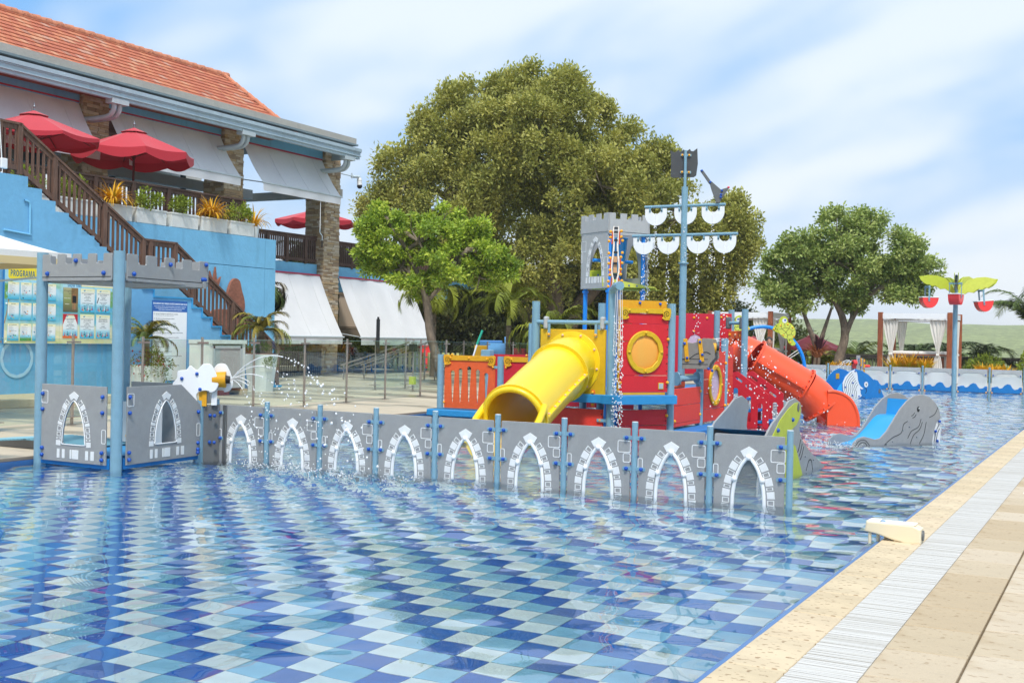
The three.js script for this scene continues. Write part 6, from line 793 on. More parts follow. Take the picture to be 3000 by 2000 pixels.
{
  const t = thing('orange_tube_slide', 'orange tube slide running down to the right from the ship', 'water slide');
  const a = Ld(4.5, 23.3, 1.36), b = Ld(4.81, 23.1, 1.22), c = Ld(5.28, 23.05, 0.96), d = Ld(5.76, 23.0, 0.68), e = Ld(6.0, 23.0, 0.5), f = Ld(6.14, 23.0, 0.33), r = 0.385;
  mesh('tube_bend', new THREE.TubeGeometry(new THREE.CatmullRomCurve3([a, a.clone().lerp(b, 0.5).add(V(0, 0.015, 0)), b]), 10, r, 36), M.orangeTube, t); mesh('tube', new THREE.TubeGeometry(new THREE.CatmullRomCurve3([b, c, d]), 16, r, 40), M.orangeTube, t); mesh('tube_elbow', new THREE.TubeGeometry(new THREE.CatmullRomCurve3([d, e, f]), 14, r, 40), M.orangeTube, t);
  const db = c.clone().sub(b), dd = d.clone().sub(c), df = f.clone().sub(e); for (const [p, q] of [[b, db], [d, dd], [f, df]]) { mesh('flange', flange(p, q, r, 0.05, 0.035), M.orangeTube, t); ringBolts(t, p, q, r + 0.027, 20, 0.02, M.boltR, -1, 0.03); }
  sideSeam(t, [b.clone().lerp(c, 0.06), c, d.clone().lerp(c, 0.06)], r - 0.005, 1, 0.055, M.orangeTube, M.boltR, 8);
  // run-out: half pipe that opens and sinks into the water
  const P = [], I = [], n = 12, k = 20; for (let i = 0; i <= n; i++) { const s = i / n, o = Ld(6.14 + 0.62 * s, 23.0 + 0.12 * s, 0.33 - 0.3 * s), half = (0.52 - 0.27 * s * s) * PI; for (let j = 0; j <= k; j++) { const q = -PI / 2 + (j / k * 2 - 1) * half, v = o.clone().addScaledVector(FW, Math.cos(q) * r).add(V(0, Math.sin(q) * r + (s > 0.5 ? 0 : 0), 0)); P.push(v.x, v.y, v.z); } } for (let i = 0; i < n; i++) for (let j = 0; j < k; j++) { const q = i * (k + 1) + j; I.push(q, q + k + 1, q + 1, q + k + 1, q + k + 2, q + 1); } const g = new THREE.BufferGeometry(); g.setAttribute('position', new THREE.Float32BufferAttribute(P, 3)); g.setIndex(I); g.computeVertexNormals(); mesh('trough', g, M.orangeTube, t);
  // hood: side wall that bends down to the water at the end
  for (const s of [1, -1]) { const hs = shapeOf([[0, -0.35], [0, 0.38], [0.1, 0.385], [0.26, 0.35], [0.42, 0.25], [0.53, 0.1], [0.58, -0.1], [0.6, -0.35]]); const g2 = plate(hs, 0.03, 0.006); frameAt(g2, Ld(6.14, 23.0 - s * r * 0.98, 0.27).toArray(), RT, V(0, 1, 0), FW.clone().negate()); mesh('side_wall', g2, M.orangeTube, t); const l = [[0, 0.38], [0.12, 0.385], [0.28, 0.345], [0.44, 0.24], [0.54, 0.09], [0.6, -0.1], [0.61, -0.4]].map(([x, y]) => Ld(6.14 + x, 23.0 - s * r * 0.98, 0.27 + y)); mesh('wall_rim', new THREE.TubeGeometry(new THREE.CatmullRomCurve3(l), 24, 0.035, 10), M.orangeTube, t); }
}
// mast with yards, sails and flag board
{
  const C = V(-6.933, 0, -19.518), t = thing('ship_mast', 'tall blue-grey mast with white half-round sails and dark flag board', 'mast', [C.x, 0, C.z]);
  mesh('shaft', [rod([0, 0.3, 0], [0, 2.95, 0], 0.062, 0.062, 20), rod([0, 2.95, 0], [0, 4.28, 0], 0.055, 0.055, 20)], M.post, t); mesh('collar', rod([0, 2.93, 0], [0, 2.955, 0], 0.09, 0.09, 24), M.post, t); mesh('pole', rod([0, 4.28, 0], [0, 4.92, 0], 0.025, 0.025, 14), M.post, t);
  for (const [y, x0, x1] of [[3.95, -0.74, 0.74], [3.44, -0.97, 0.97]]) mesh('yard', rod([x0, y, 0], [x1, y, 0], 0.025, 0.025, 14), M.post, t);
  const sail = (x, y) => { const s = new THREE.Shape(), W = 0.205; s.moveTo(-W, 0); s.lineTo(-W, -0.1); s.absarc(0, -0.1, W, PI, 2 * PI, false); s.lineTo(W, 0); s.lineTo(0.1, 0); s.absarc(0, 0, 0.1, 0, PI, true); s.lineTo(-W, 0); const g = new THREE.Group(); g.name = 'sail'; g.position.set(x, y - 0.03, 0); t.add(g); mesh('cloth_board', plate(s, 0.014, 0.003, 20), M.whitePlastic, g); for (const q of [-0.11, 0.11]) mesh('strap', [rbox(0.035, 0.1, 0.006, q, -0.01, 0.011, 0.003), rod([q, -0.055, 0.008], [q, -0.055, 0.014], 0.0175, 0.0175, 12)], M.post, g); mesh('water_film', plate(rrect(-0.012, -0.3, 0.012, -0.09, 0.004), 0.003, 0).translate(0, 0, 0.009), M.spray, g); };
  for (const x of [-0.53, 0.02, 0.52]) sail(x, 3.95); for (const x of [-0.745, -0.29, 0.26, 0.74]) sail(x, 3.44);
  const f = new THREE.Group(); f.name = 'flag_board'; f.rotation.y = 0.485; f.position.set(-0.02, 0, 0); t.add(f);
  const l = [[-0.23, 4.46], [-0.18, 4.44], [0.18, 4.46], [0.22, 4.49], [0.245, 4.7], [0.23, 4.97], [0.16, 4.915], [0.12, 4.92], [0.1, 4.955], [0.03, 4.905], [-0.01, 4.945], [-0.06, 4.9], [-0.1, 4.935], [-0.16, 4.89], [-0.2, 4.9], [-0.245, 4.93], [-0.225, 4.75]]; mesh('board', plate(shapeOf(l), 0.02, 0.003).translate(0, 0, -0.045), M.charcoal, f);
  for (const y of [4.84, 4.54]) { mesh('clip', rbox(0.19, 0.045, 0.01, 0.03, y, -0.025, 0.004), M.post, f); bolts(f, [[-0.035, y], [0.085, y]], 0.021, M.boltY, 'bolt', -0.012); }
  // parrot-like perch of dark plates on the right arm of the upper yard
  const p = new THREE.Group(); p.name = 'perch'; p.position.set(0.6, 3.975, 0); p.rotation.y = 0.3; t.add(p); for (const z of [-0.035, 0.035]) mesh('plate', [plate(shapeOf([[-0.02, 0], [0.03, 0.0], [0.19, 0.27], [0.05, 0.23], [-0.12, 0.38], [-0.15, 0.36], [-0.1, 0.2]]), 0.014, 0.002).translate(0, 0, z), plate(shapeOf([[-0.15, 0.33], [-0.11, 0.36], [-0.27, 0.58], [-0.31, 0.56]]), 0.014, 0.002).translate(0, 0, z)], M.greyDark, p); bolts(p, [[-0.28, 0.555], [-0.13, 0.36], [0.07, 0.21], [0.05, 0.1], [0.055, 0.14]], 0.02, M.bolt, 'bolt', 0.05); bolts(p, [[0.18, 0.265]], 0.022, std({ color: col('#d9455a'), roughness: 0.4 }), 'tip', 0.03);
}
// castle tower with the tipping bucket
{
  const Q = [-8.262, -19.28], e1 = [0.536, -0.848], e2 = [-0.848, -0.536], at = (a, b) => [Q[0] + e1[0] * a + e2[0] * b, Q[1] + e1[1] * a + e2[1] * b], t = thing('bucket_tower', 'grey castle tower on blue legs with a blue tipping bucket', 'water tower'), W = 0.87;
  for (const [a, b] of [[0.06, 0.06], [W - 0.06, 0.06], [0.06, W - 0.06], [W - 0.06, W - 0.06]]) { const p = at(a, b); mesh('leg', rod([p[0], -0.2, p[1]], [p[0], 3.7, p[1]], 0.04, 0.04, 16), M.bluePipe, t); mesh('leg_collar', rod([p[0], 2.43, p[1]], [p[0], 2.47, p[1]], 0.058, 0.058, 16), M.bluePipe, t); }
  const merlon = (L) => { const n = 4, tw = L / (n + (n - 1) * 0.85), l = []; let x = L; for (let i = 0; i < n; i++) { l.push([x, 3.85], [x - tw, 3.85]); x -= tw; if (i < n - 1) { l.push([x, 3.745], [x - tw * 0.85, 3.745]); x -= tw * 0.85; } } return l; };
  const face = (a, b, full) => { const g = panelFrame(t, full ? 'tower_panel' : 'tower_band', a, b, 0), s = shapeOf([[0, full ? 2.5 : 3.46], [W, full ? 2.5 : 3.46], ...merlon(W)]); if (full) s.holes.push(new THREE.Path(archPts(0.2, 0.62, 0).map(([x, y]) => new THREE.Vector2(x + 0.47, y + 2.72)))); mesh('board', plate(s, 0.02, 0.003), M.greyLight, g); mesh('groove', box(W - 0.02, 0.007, 0.003, W / 2, 3.5, 0.0105), M.white, g); mesh('crown_band', plate(shapeOf([[-0.02, 3.52], [W + 0.02, 3.52], ...merlon(W)]), 0.012, 0.002).translate(0, 0, 0.016), M.greyLight, g); if (full) { archStones(g, 0.21, 0.63, 0.085, 0, 0.0115, 2.72, 0.47, [[1.4, 1], [1, 0], [1, 1], [0.9, 0], [1.2, 0], [1.4, 1], [1, 0], [0.8, 1]]); for (const [x0, x1] of [[0.17, 0.22], [0.27, 0.31], [0.36, 0.4], [0.43, 0.52], [0.56, 0.6], [0.64, 0.68], [0.72, 0.77]]) mesh('sill_stone', plate(rrect(x0, 2.6, x1, 2.71, 0.004), 0.006, 0.001).translate(0, 0, 0.0115), M.white, g); mesh('brick_line', [outline(0.0, 3.18, 0.16, 3.38), outline(0.0, 2.98, 0.06, 3.17), outline(0.75, 2.86, W, 3.06)].map((q) => q.translate(0, 0, 0.0105)), M.cut, g); } };
  face(at(0, W), at(0, 0), true); face(at(0, 0), at(W, 0), false); face(at(W, 0), at(W, W), true); face(at(W, W), at(0, W), true); mesh('corner_post', [at(0, 0), at(0, W), at(W, 0)].map((p) => box(0.03, 0.36, 0.05, p[0], 3.66, p[1], 0.5)), M.grey, t);
  const c = at(W / 2, W / 2), pv = at(W / 2, 0), pw = at(W / 2, W), p1 = at(0, W * 0.55), p2 = at(W, W * 0.55); mesh('axle', rod([p1[0], 3.02, p1[1]], [p2[0], 3.02, p2[1]], 0.032, 0.032, 14), M.bluePipe, t);
  const pr = [[0.02, 0], [0.1, 0.005], [0.16, 0.05], [0.21, 0.2], [0.25, 0.45], [0.275, 0.64], [0.29, 0.65], [0.288, 0.665], [0.268, 0.66], [0.24, 0.45], [0.2, 0.2], [0.02, 0.03]].map((q) => new THREE.Vector2(...q)); mesh('bucket', new THREE.LatheGeometry(pr, 32).rotateZ(0.07).translate(c[0], 2.76, c[1]), M.blueBucket, t);
  const tr = panelFrame(t, 'spill_tray', at(-0.05, 0.3), at(1.25, 0.1), 0); mesh('bed', [rbox(1.05, 0.025, 0.5, 0.62, 2.53, -0.1, 0.008), rbox(1.15, 0.012, 0.5, 0.66, 2.5, -0.12, 0.004)], M.limeBoard, tr); mesh('side_plate', plate(shapeOf([[0.05, 2.53], [1.12, 2.53], [1.1, 2.56], [0.7, 2.6], [0.35, 2.66], [0.05, 2.68]]), 0.016, 0.002).translate(0, 0, 0.16), M.limePale, tr); mesh('back_plate', plate(shapeOf([[0.02, 2.53], [0.68, 2.53], [0.68, 2.66], [0.55, 2.68], [0.4, 2.8], [0.25, 2.86], [0.02, 2.84]], false), 0.016, 0.002).translate(0, 0, -0.36), M.limeBoard, tr); bolts(tr, [[0.25, 2.575], [0.42, 2.57], [0.58, 2.565], [0.74, 2.56]], 0.016, M.bolt, 'bolt', 0.17); bolts(tr, [[0.2, 2.76], [0.55, 2.62], [0.6, 2.65]], 0.018, M.bolt, 'bolt', -0.345);
}
// linked rope figure above the shower elbow
{
  const p = Ld(1.605, 18.35, 0), t = thing('linkage', 'upright chain of white and orange plates with yellow bolts', 'water toy', [p.x, 0, p.z], 0.485);
  for (const s of [-1, 1]) { mesh('plate', [tube([[s * 0.035, 2.38, 0], [s * 0.03, 2.5, 0], [s * 0.06, 2.7, 0], [s * 0.035, 2.95, 0], [s * 0.03, 3.1, 0], [s * 0.045, 3.22, 0], [s * 0.03, 3.36, 0]], 0.016, 40, 6)], M.rope, t); mesh('outer_plate', [tube([[s * 0.06, 3.08, 0.01], [s * 0.055, 3.2, 0.01], [s * 0.06, 3.28, 0.01]], 0.012, 12, 6), tube([[s * 0.065, 2.4, 0.01], [s * 0.055, 2.55, 0.01]], 0.012, 8, 6), tube([[s * 0.085, 2.62, 0.01], [s * 0.075, 2.85, 0.01]], 0.012, 8, 6)], std({ color: col('#c9542f'), roughness: 0.6 }), t); for (const y of [2.42, 2.5, 2.6, 2.68, 2.78, 2.87, 2.94, 3.13, 3.19, 3.28]) mesh('bolt', ball(0.024, s * (0.085 + 0.02 * (Math.round(y * 50) % 2)), y + s * 0.006, 0.01, 1, 10, 8), M.boltY, t); }
  mesh('spacer', [2.46, 2.6, 2.78, 2.95, 3.14, 3.27, 3.33].map((y) => box(0.06, 0.03, 0.04, 0, y, 0)), M.ink, t); mesh('core', box(0.06, 0.26, 0.02, 0, 2.76, -0.02), std({ color: col('#c79a70'), roughness: 0.7 }), t); mesh('stem', rod([0, 1.2, -0.06], [0, 2.42, -0.06], 0.03), M.post, t);
}
// toy cannon on the low post
{
  const p = Ld(3.0, 19.45, 0), t = thing('toy_cannon', 'grey board cannon with yellow straps spraying water to the right', 'water toy', [p.x, 0, p.z], 0.42);
  const s = shapeOf([[-0.16, 1.12], [0.27, 1.12], [0.3, 1.22], [0.38, 1.31], [0.36, 1.5], [0.32, 1.62], [0.18, 1.635], [0.1, 1.57], [-0.02, 1.545], [-0.16, 1.56]]);
  for (const z of [0.11, -0.09]) mesh('side_board', plate(s, 0.028, 0.004).translate(z < 0 ? 0.09 : 0, 0, z), std({ color: col('#8f887f'), map: boardTex, roughness: 0.6 }), t); mesh('groove', [...strip([[-0.16, 1.275], [-0.05, 1.29], [0.05, 1.36], [0.15, 1.39], [0.24, 1.4], [0.3, 1.37]], 0.012, 0.126), box(0.42, 0.009, 0.004, 0.05, 1.285, 0.126), box(0.42, 0.009, 0.004, 0.05, 1.2, 0.126)], M.ink, t);
  const strap = (x, a) => { const g = plate(rrect(-0.034, -0.19, 0.034, 0.19, 0.012), 0.022, 0.004).rotateZ(a).translate(x, 1.43, 0.135); return g; }; mesh('strap', strap(-0.1, 0.1), M.yellowDeep, t); mesh('strap', strap(0.14, 0.13), M.yellowDeep, t); bolts(t, [[0.12, 1.57], [0.165, 1.36], [0.13, 1.25], [-0.13, 1.54], [-0.085, 1.3], [0.27, 1.13], [0.33, 1.1]], 0.024, M.bolt, 'bolt', 0.15); mesh('barrel', rod([0.0, 1.47, 0.01], [0.4, 1.47, 0.01], 0.08, 0.085, 20), M.yellowDeep, t); mesh('nozzle', rod([0.4, 1.47, 0.01], [0.45, 1.47, 0.01], 0.045, 0.04, 16), M.ink, t);
  const u = panelFrame(t, 'support_pipe', [-0.22, 0.1], [0.4, -0.35], 0); mesh('pipe', rod([0, 0.95, 0], [0.42, 0.97, 0], 0.05, 0.05, 18), M.post, u); mesh('pipe_flange', [rod([-0.05, 0.95, 0], [-0.02, 0.95, 0], 0.115, 0.115, 24), rod([0.4, 0.97, 0], [0.46, 0.97, 0], 0.1, 0.1, 24), rod([-0.02, 0.95, 0], [0.0, 0.95, 0], 0.07, 0.07, 20)], M.post, u); bolts(u, [[-0.03, 1.03], [-0.03, 0.87]], 0.014, M.screw, 'screw', 0.1);
}
// climbing stair with slotted red sides
{
  const t = thing('red_climber', 'red slotted climbing stair beside the orange slide', 'climber');
  const side = (z, sx) => { const g = panelFrame(t, 'side_board', [-6.64 + sx, z], [-5.8 + sx, z], 0), l = [[0.0, -0.35], [0.0, 0.98], [0.2, 1.03], [0.8, 0.62], [0.8, -0.35]]; const s = shapeOf(l); for (const [x, y] of [[0.23, 0.88], [0.42, 0.74], [0.6, 0.6]]) s.holes.push(new THREE.Path([[x - 0.055, y + 0.055], [x - 0.07, y + 0.035], [x - 0.06, y + 0.01], [x + 0.045, y - 0.06], [x + 0.065, y - 0.045], [x + 0.06, y - 0.02]].map((q) => new THREE.Vector2(...q)))); for (const [x, y0, y1] of [[0.17, 0.25, 0.72], [0.42, 0.1, 0.58], [0.64, -0.05, 0.45]]) s.holes.push(asHole(rrect(x - 0.045, y0, x + 0.045, y1, 0.04))); mesh('board', plate(s, 0.025, 0.004, 5), M.roseBoard, g); bolts(g, [[0.02, 0.5], [0.02, 0.8], [0.03, 0.2], [0.03, 0.66]], 0.026, M.boltY); };
  side(-21.25, 0); side(-21.9, 0.1); for (let i = 0; i < 3; i++) mesh('step', rbox(0.2, 0.05, 0.6, -6.45 + i * 0.24, 0.5 - i * 0.2, -21.58, 0.01), M.blueBoard, t); mesh('fixing', [rbox(0.08, 0.2, 0.1, -6.62, 0.36, -21.2, 0.01), rbox(0.06, 0.1, 0.08, -5.9, 0.1, -21.5, 0.01)], M.blueBoard, t);
}
// ------------------------------------------------------------------ animal slides
function profile(l, close = true) { return shapeOf(l, close); }
{
  // grey and yellow shark slide behind the right end of the castle wall
  const t = thing('shark_slide', 'grey and yellow shark slide behind the last castle panel', 'animal slide');
  const l = [[2.75, -0.4], [2.6, 0.3], [2.4, 0.56], [2.15, 0.68], [1.7, 0.815], [1.41, 0.915], [1.14, 0.935], [0.9, 0.87], [0.84, 0.776], [0.9, 0.66], [0.92, 0.55], [0.8, 0.42], [0.42, 0.26], [-0.1, 0.09], [-0.5, -0.03], [-0.7, -0.4]];
  const side = (x) => { const g = panelFrame(t, 'side_board', [x, -12.25], [x, -15.5], 0); const s = shapeOf(l.map(([a, b]) => [2.75 - a, b])); mesh('board', plate(s, 0.024, 0.004, 4), M.grey, g); return g; };
  const R = side(-3.5); side(-4.15);
  const f = (q) => q.map(([a, b]) => [2.75 - a, b]);
  mesh('yellow_belly', plate(shapeOf(f([[2.35, -0.3], [2.24, 0.5], [1.84, 0.71], [1.45, 0.83], [1.2, 0.875], [1.04, 0.88], [0.93, 0.84], [0.9, 0.77], [0.96, 0.68], [1.1, 0.61], [1.28, 0.575], [1.46, 0.53], [1.32, 0.42], [1.12, 0.36], [0.92, 0.16], [0.72, -0.05], [0.72, -0.3]])), 0.008, 0.002).translate(0, 0, 0.015), M.limeBoard, R);
  mesh('eye', plate(ellipse(2.75 - 1.03, 0.815, 0.05, 0.05), 0.006, 0, 16).translate(0, 0, 0.021), M.greyDark, R); bolts(R, f([[1.3, 0.685], [1.95, 0.6]]), 0.026, M.bolt, 'bolt', 0.022); bolts(R, f([[0.62, 0.2], [0.2, 0.12]]), 0.014, M.screw, 'screw', 0.014);
  mesh('gill_line', [[[0.86, 0.42], [0.93, 0.33], [0.99, 0.28]], [[0.78, 0.36], [0.86, 0.27], [0.92, 0.23]], [[0.7, 0.32], [0.79, 0.22], [0.86, 0.18]], [[0.55, 0.02], [0.42, 0.13], [0.3, 0.12], [0.22, 0.0]]].flatMap((q) => strip(f(q), 0.012, 0.0135)), M.ink, R);
  const c = new THREE.CatmullRomCurve3([V(0, 0.62, -12.6), V(0, 0.5, -13.4), V(0, 0.25, -14.2), V(0, 0.02, -15.0), V(0, -0.08, -15.6)]).getPoints(12), P = [], I = []; c.forEach((p) => P.push(-4.14, p.y, p.z, -3.51, p.y, p.z)); for (let i = 0; i < 12; i++) I.push(i * 2, i * 2 + 1, i * 2 + 2, i * 2 + 2, i * 2 + 1, i * 2 + 3); const g = new THREE.BufferGeometry(); g.setAttribute('position', new THREE.Float32BufferAttribute(P, 3)); g.setIndex(I); g.computeVertexNormals(); mesh('chute', g, M.blueDeck, t);
}
function chute(parent, a, b, w, pts2) { const d = V(b[0] - a[0], 0, b[1] - a[1]).normalize(), n = V(-d.z, 0, d.x).multiplyScalar(-1), c = new THREE.CatmullRomCurve3(pts2.map(([s, y]) => V(a[0], y, a[1]).addScaledVector(d, s))).getPoints(16), P = [], I = []; c.forEach((p) => { const q = p.clone().addScaledVector(n, w); P.push(p.x, p.y, p.z, q.x, q.y, q.z); }); for (let i = 0; i < 16; i++) I.push(i * 2, i * 2 + 1, i * 2 + 2, i * 2 + 2, i * 2 + 1, i * 2 + 3); const g = new THREE.BufferGeometry(); g.setAttribute('position', new THREE.Float32BufferAttribute(P, 3)); g.setIndex(I); g.computeVertexNormals(); return g; }
const chuteMat = std({ color: col('#2f9fe0'), roughness: 0.3, side: THREE.DoubleSide });
{
  const a = [-3.749, -18.43], b = [-2.797, -20.2], t = thing('whale_slide', 'grey whale slide with pale blue chute near the pool edge', 'animal slide');
  const l = [[0, -0.4], [-0.01, 0.0], [0.03, 0.07], [0.124, 0.127], [0.268, 0.148], [0.415, 0.12], [0.533, 0.093], [0.651, 0.11], [0.797, 0.213], [0.943, 0.366], [1.119, 0.559], [1.299, 0.694], [1.483, 0.771], [1.672, 0.787], [1.863, 0.746], [2.027, 0.643], [2.129, 0.52], [2.17, 0.397], [2.07, 0.33], [1.995, 0.178], [1.955, 0.0], [1.95, -0.4]];
  const n = panelFrame(t, 'side_board', a, b, 0); mesh('board', plate(shapeOf(l), 0.026, 0.005), M.grey, n);
  const far = panelFrame(t, 'side_board', [-4.24, -18.72], [-3.288, -20.49], 0); mesh('board', plate(shapeOf(l.map(([x, y]) => [x + 0.08, y])), 0.026, 0.005), M.grey, far);
  mesh('white_belly', plate(shapeOf([[1.95, -0.3], [1.958, 0], [2.0, 0.178], [2.072, 0.325], [2.17, 0.39], [2.195, 0.15], [2.165, -0.3]]), 0.012, 0.003).translate(0, 0, -0.01), M.white, n); bolts(n, [[2.13, 0.34], [2.03, 0.18], [2.08, 0.02]], 0.024, M.bolt, 'bolt', 0.02);
  mesh('eye', plate(ellipse(1.578, 0.55, 0.032, 0.045), 0.005, 0, 16).translate(0, 0, 0.015), M.black, n); mesh('eye_glint', plate(ellipse(1.59, 0.565, 0.01, 0.013), 0.003, 0, 10).translate(0, 0, 0.019), M.white, n);
  mesh('engraved_line', [[[0.744, 0.0], [0.951, 0.11], [1.162, 0.183], [1.219, 0.319], [1.31, 0.361]], [[1.325, 0.088], [1.409, 0.195], [1.594, 0.27], [1.653, 0.388]], [[1.39, 0.0], [1.473, 0.133], [1.627, 0.229], [1.686, 0.337]], [[1.628, 0.0], [1.725, 0.126], [1.788, 0.335]], [[1.868, 0.41], [2.001, 0.461], [2.088, 0.575]], [[1.439, 0.413], [1.49, 0.43], [1.525, 0.467]], [[1.41, 0.445], [1.45, 0.46], [1.485, 0.495]], [[0.06, 0.0], [0.14, 0.08], [0.28, 0.09], [0.4, 0.0]], [[0.12, 0.0], [0.19, 0.05], [0.28, 0.05], [0.34, 0.0]], [[2.0, 0.0], [2.05, 0.18], [2.13, 0.3]], [[2.05, 0.0], [2.09, 0.15], [2.14, 0.22]]].flatMap((q) => strip(q, 0.009, 0.0145)), M.ink, n);
  bolts(n, [[0.95, 0.05], [1.2, 0.22], [1.36, 0.27], [1.55, 0.1], [0.8, 0.02]], 0.013, M.screw, 'screw', 0.014);
  mesh('chute', chute(t, a, b, 0.57, [[0.05, -0.12], [0.35, -0.02], [0.7, 0.05], [0.95, 0.2], [1.25, 0.42], [1.5, 0.44]]), chuteMat, t);
  mesh('back_rest', chute(t, a, b, 0.57, [[1.5, 0.44], [1.52, 0.6], [1.53, 0.7]]), chuteMat, t);
}
{
  const a = [-7.431, -33.725], b = [-6.37, -35.687], t = thing('blue_whale_slide', 'bright blue whale slide with white striped belly and smiling face', 'animal slide');
  const l = [[0.57, -0.3], [0.566, 0], [0.405, 0.24], [0.385, 0.446], [0.49, 0.633], [0.71, 0.783], [0.933, 0.849], [1.219, 0.802], [1.509, 0.687], [1.746, 0.533], [1.8, 0.545], [1.893, 0.475], [1.94, 0.37], [2.044, 0.31], [2.23, 0.029], [2.24, -0.3], [1.387, -0.3], [1.387, 0.04], [1.22, 0.045], [1.215, -0.3]];
  const n = panelFrame(t, 'side_board', a, b, 0); mesh('board', plate(shapeOf(l), 0.026, 0.004), M.blueBoard, n);
  mesh('striped_belly', plate(shapeOf([[0.58, -0.2], [0.576, 0], [0.415, 0.24], [0.395, 0.446], [0.5, 0.625], [0.715, 0.775], [0.905, 0.838], [1.0, 0.745], [1.03, 0.65], [1.05, 0.52], [1.1, 0.42], [1.18, 0.34], [1.307, 0.279], [1.21, 0.26], [1.165, 0.2], [1.19, 0.11], [1.241, 0.089], [1.16, 0.03], [1.05, -0.01], [1.0, -0.2]]), 0.01, 0.002).translate(0, 0, 0.017), M.white, n);
  const st = []; for (let i = 0; i < 7; i++) { const q = i / 7; st.push(...strip([[mix(0.62, 1.08, q), 0.0], [mix(0.49, 1.05, q), 0.22], [mix(0.48, 1.03, q), mix(0.43, 0.2, q)], [mix(0.58, 1.05, q), mix(0.6, 0.3, q)], [mix(0.78, 1.1, q), mix(0.76, 0.35, q)]], 0.011, 0.024)); } mesh('belly_stripe', st, M.ink, n);
  mesh('eye_white', plate(ellipse(1.415, 0.401, 0.085, 0.082), 0.008, 0.002, 18).translate(0, 0, 0.017), M.white, n); mesh('pupil', plate(ellipse(1.41, 0.4, 0.028, 0.028), 0.006, 0, 12).translate(0, 0, 0.023), M.greyDark, n); mesh('spot', plate(ellipse(2.019, 0.199, 0.05, 0.065), 0.006, 0, 14).translate(0, 0, 0.016), M.greyDark, n); mesh('mouth_line', strip([[1.38, 0.15], [1.42, 0.17], [1.44, 0.22], [1.42, 0.28], [1.36, 0.29]], 0.014, 0.016), M.ink, n); bolts(n, [[0.91, 0.79], [0.5, 0.33], [0.82, 0.45], [1.17, 0.26], [0.82, 0.09], [1.1, 0.06]], 0.026, M.bolt, 'bolt', 0.025);
  const far = panelFrame(t, 'side_board', [-7.95, -34.0], [-6.89, -35.96], 0); mesh('board', plate(shapeOf(l.map(([x, y]) => [x, y])), 0.026, 0.004), M.blueBoard, far); mesh('side_window', rbox(0.14, 0.16, 0.02, 0.86, 0.62, 0.02, 0.01), M.yellowDeep, far);
  mesh('chute', chute(t, a, b, 0.58, [[0.5, -0.1], [0.75, 0.1], [0.95, 0.35], [1.2, 0.5], [1.5, 0.5]]), chuteMat, t);
}
// turtle arch
{
  const t = thing('turtle_arch', 'blue arch in the water carrying lime green turtle boards', 'water arch'), l = []; for (let i = 0; i <= 20; i++) { const a = PI * (1 - i / 20); l.push(Ld(6.02 + 1.02 * Math.cos(a), 28, 0.92 + 1.03 * Math.sin(a))); } l.unshift(Ld(5.0, 28, -0.3)); l.push(Ld(7.04, 28, -0.3)); mesh('arch_pipe', new THREE.TubeGeometry(new THREE.CatmullRomCurve3(l), 70, 0.042, 12), M.bluePipe, t);
  mesh('rope', [rod(Ld(5.9, 28, 1.93), Ld(6.72, 28, 0.4), 0.008), rod(Ld(6.1, 28, 1.93), Ld(5.6, 28, 0.4), 0.008), rod(Ld(5.75, 28.0, 0.6), Ld(6.9, 28, 1.35), 0.008), rod(Ld(5.7, 28.0, 0.55), Ld(6.88, 28, 1.42), 0.008)], M.rope, t);
  const k = 0.001568, T = (q) => q.map(([x, y]) => [(x - 880) * k, (350 - y) * k]);
  const turtle = (lat, y, f) => { const g = new THREE.Group(); g.name = 'turtle_board'; g.position.copy(Ld(lat, 27.95, y)); g.rotation.y = 0.485; t.add(g); g.scale.x = f; mesh('body', plate(shapeOf(T([[800, 190], [830, 140], [880, 128], [925, 160], [932, 215], [980, 240], [1040, 310], [1052, 390], [1030, 450], [1015, 480], [1060, 545], [1010, 575], [955, 540], [925, 480], [860, 430], [790, 385], [705, 345], [715, 300], [765, 250], [795, 230]]), true), 0.02, 0.003), M.limeBoard, g); mesh('shell', plate(shapeOf(T([[800, 240], [880, 230], [970, 250], [1040, 330], [1045, 420], [1000, 465], [910, 470], [830, 420], [790, 340]]), true), 0.01, 0.002).translate(0, 0, 0.014), M.limePale, g);
    mesh('shell_line', [[[830, 245], [840, 320], [800, 330]], [[840, 320], [890, 300], [880, 232]], [[890, 300], [950, 310], [970, 260]], [[950, 310], [1000, 350], [1040, 335]], [[1000, 350], [985, 400], [1040, 430]], [[985, 400], [930, 415], [905, 370], [840, 320]], [[905, 370], [950, 310]], [[930, 415], [920, 468]], [[905, 370], [860, 410], [830, 420]]].flatMap((q) => strip(T(q), 0.008, 0.0195, false)), M.ink, g); mesh('eye', [plate(ellipse(...T([[880, 195]])[0], 0.055, 0.055), 0.006, 0, 16).translate(0, 0, 0.013)], M.white, g); mesh('pupil', plate(ellipse(...T([[888, 186]])[0], 0.022, 0.022), 0.006, 0, 12).translate(0, 0, 0.018), M.bolt, g); mesh('spot', [[760, 280], [768, 330], [958, 490], [745, 318]].map((q) => plate(ellipse(...T([q])[0], 0.01, 0.016), 0.005, 0, 8).translate(0, 0, 0.013)), M.ink, g); bolts(g, T([[820, 275], [930, 252], [1003, 300], [864, 418], [1024, 435], [722, 330], [975, 528]]), 0.022, M.boltY); };
  turtle(6.52, 1.86, 1); turtle(5.42, 1.86, -1);
}
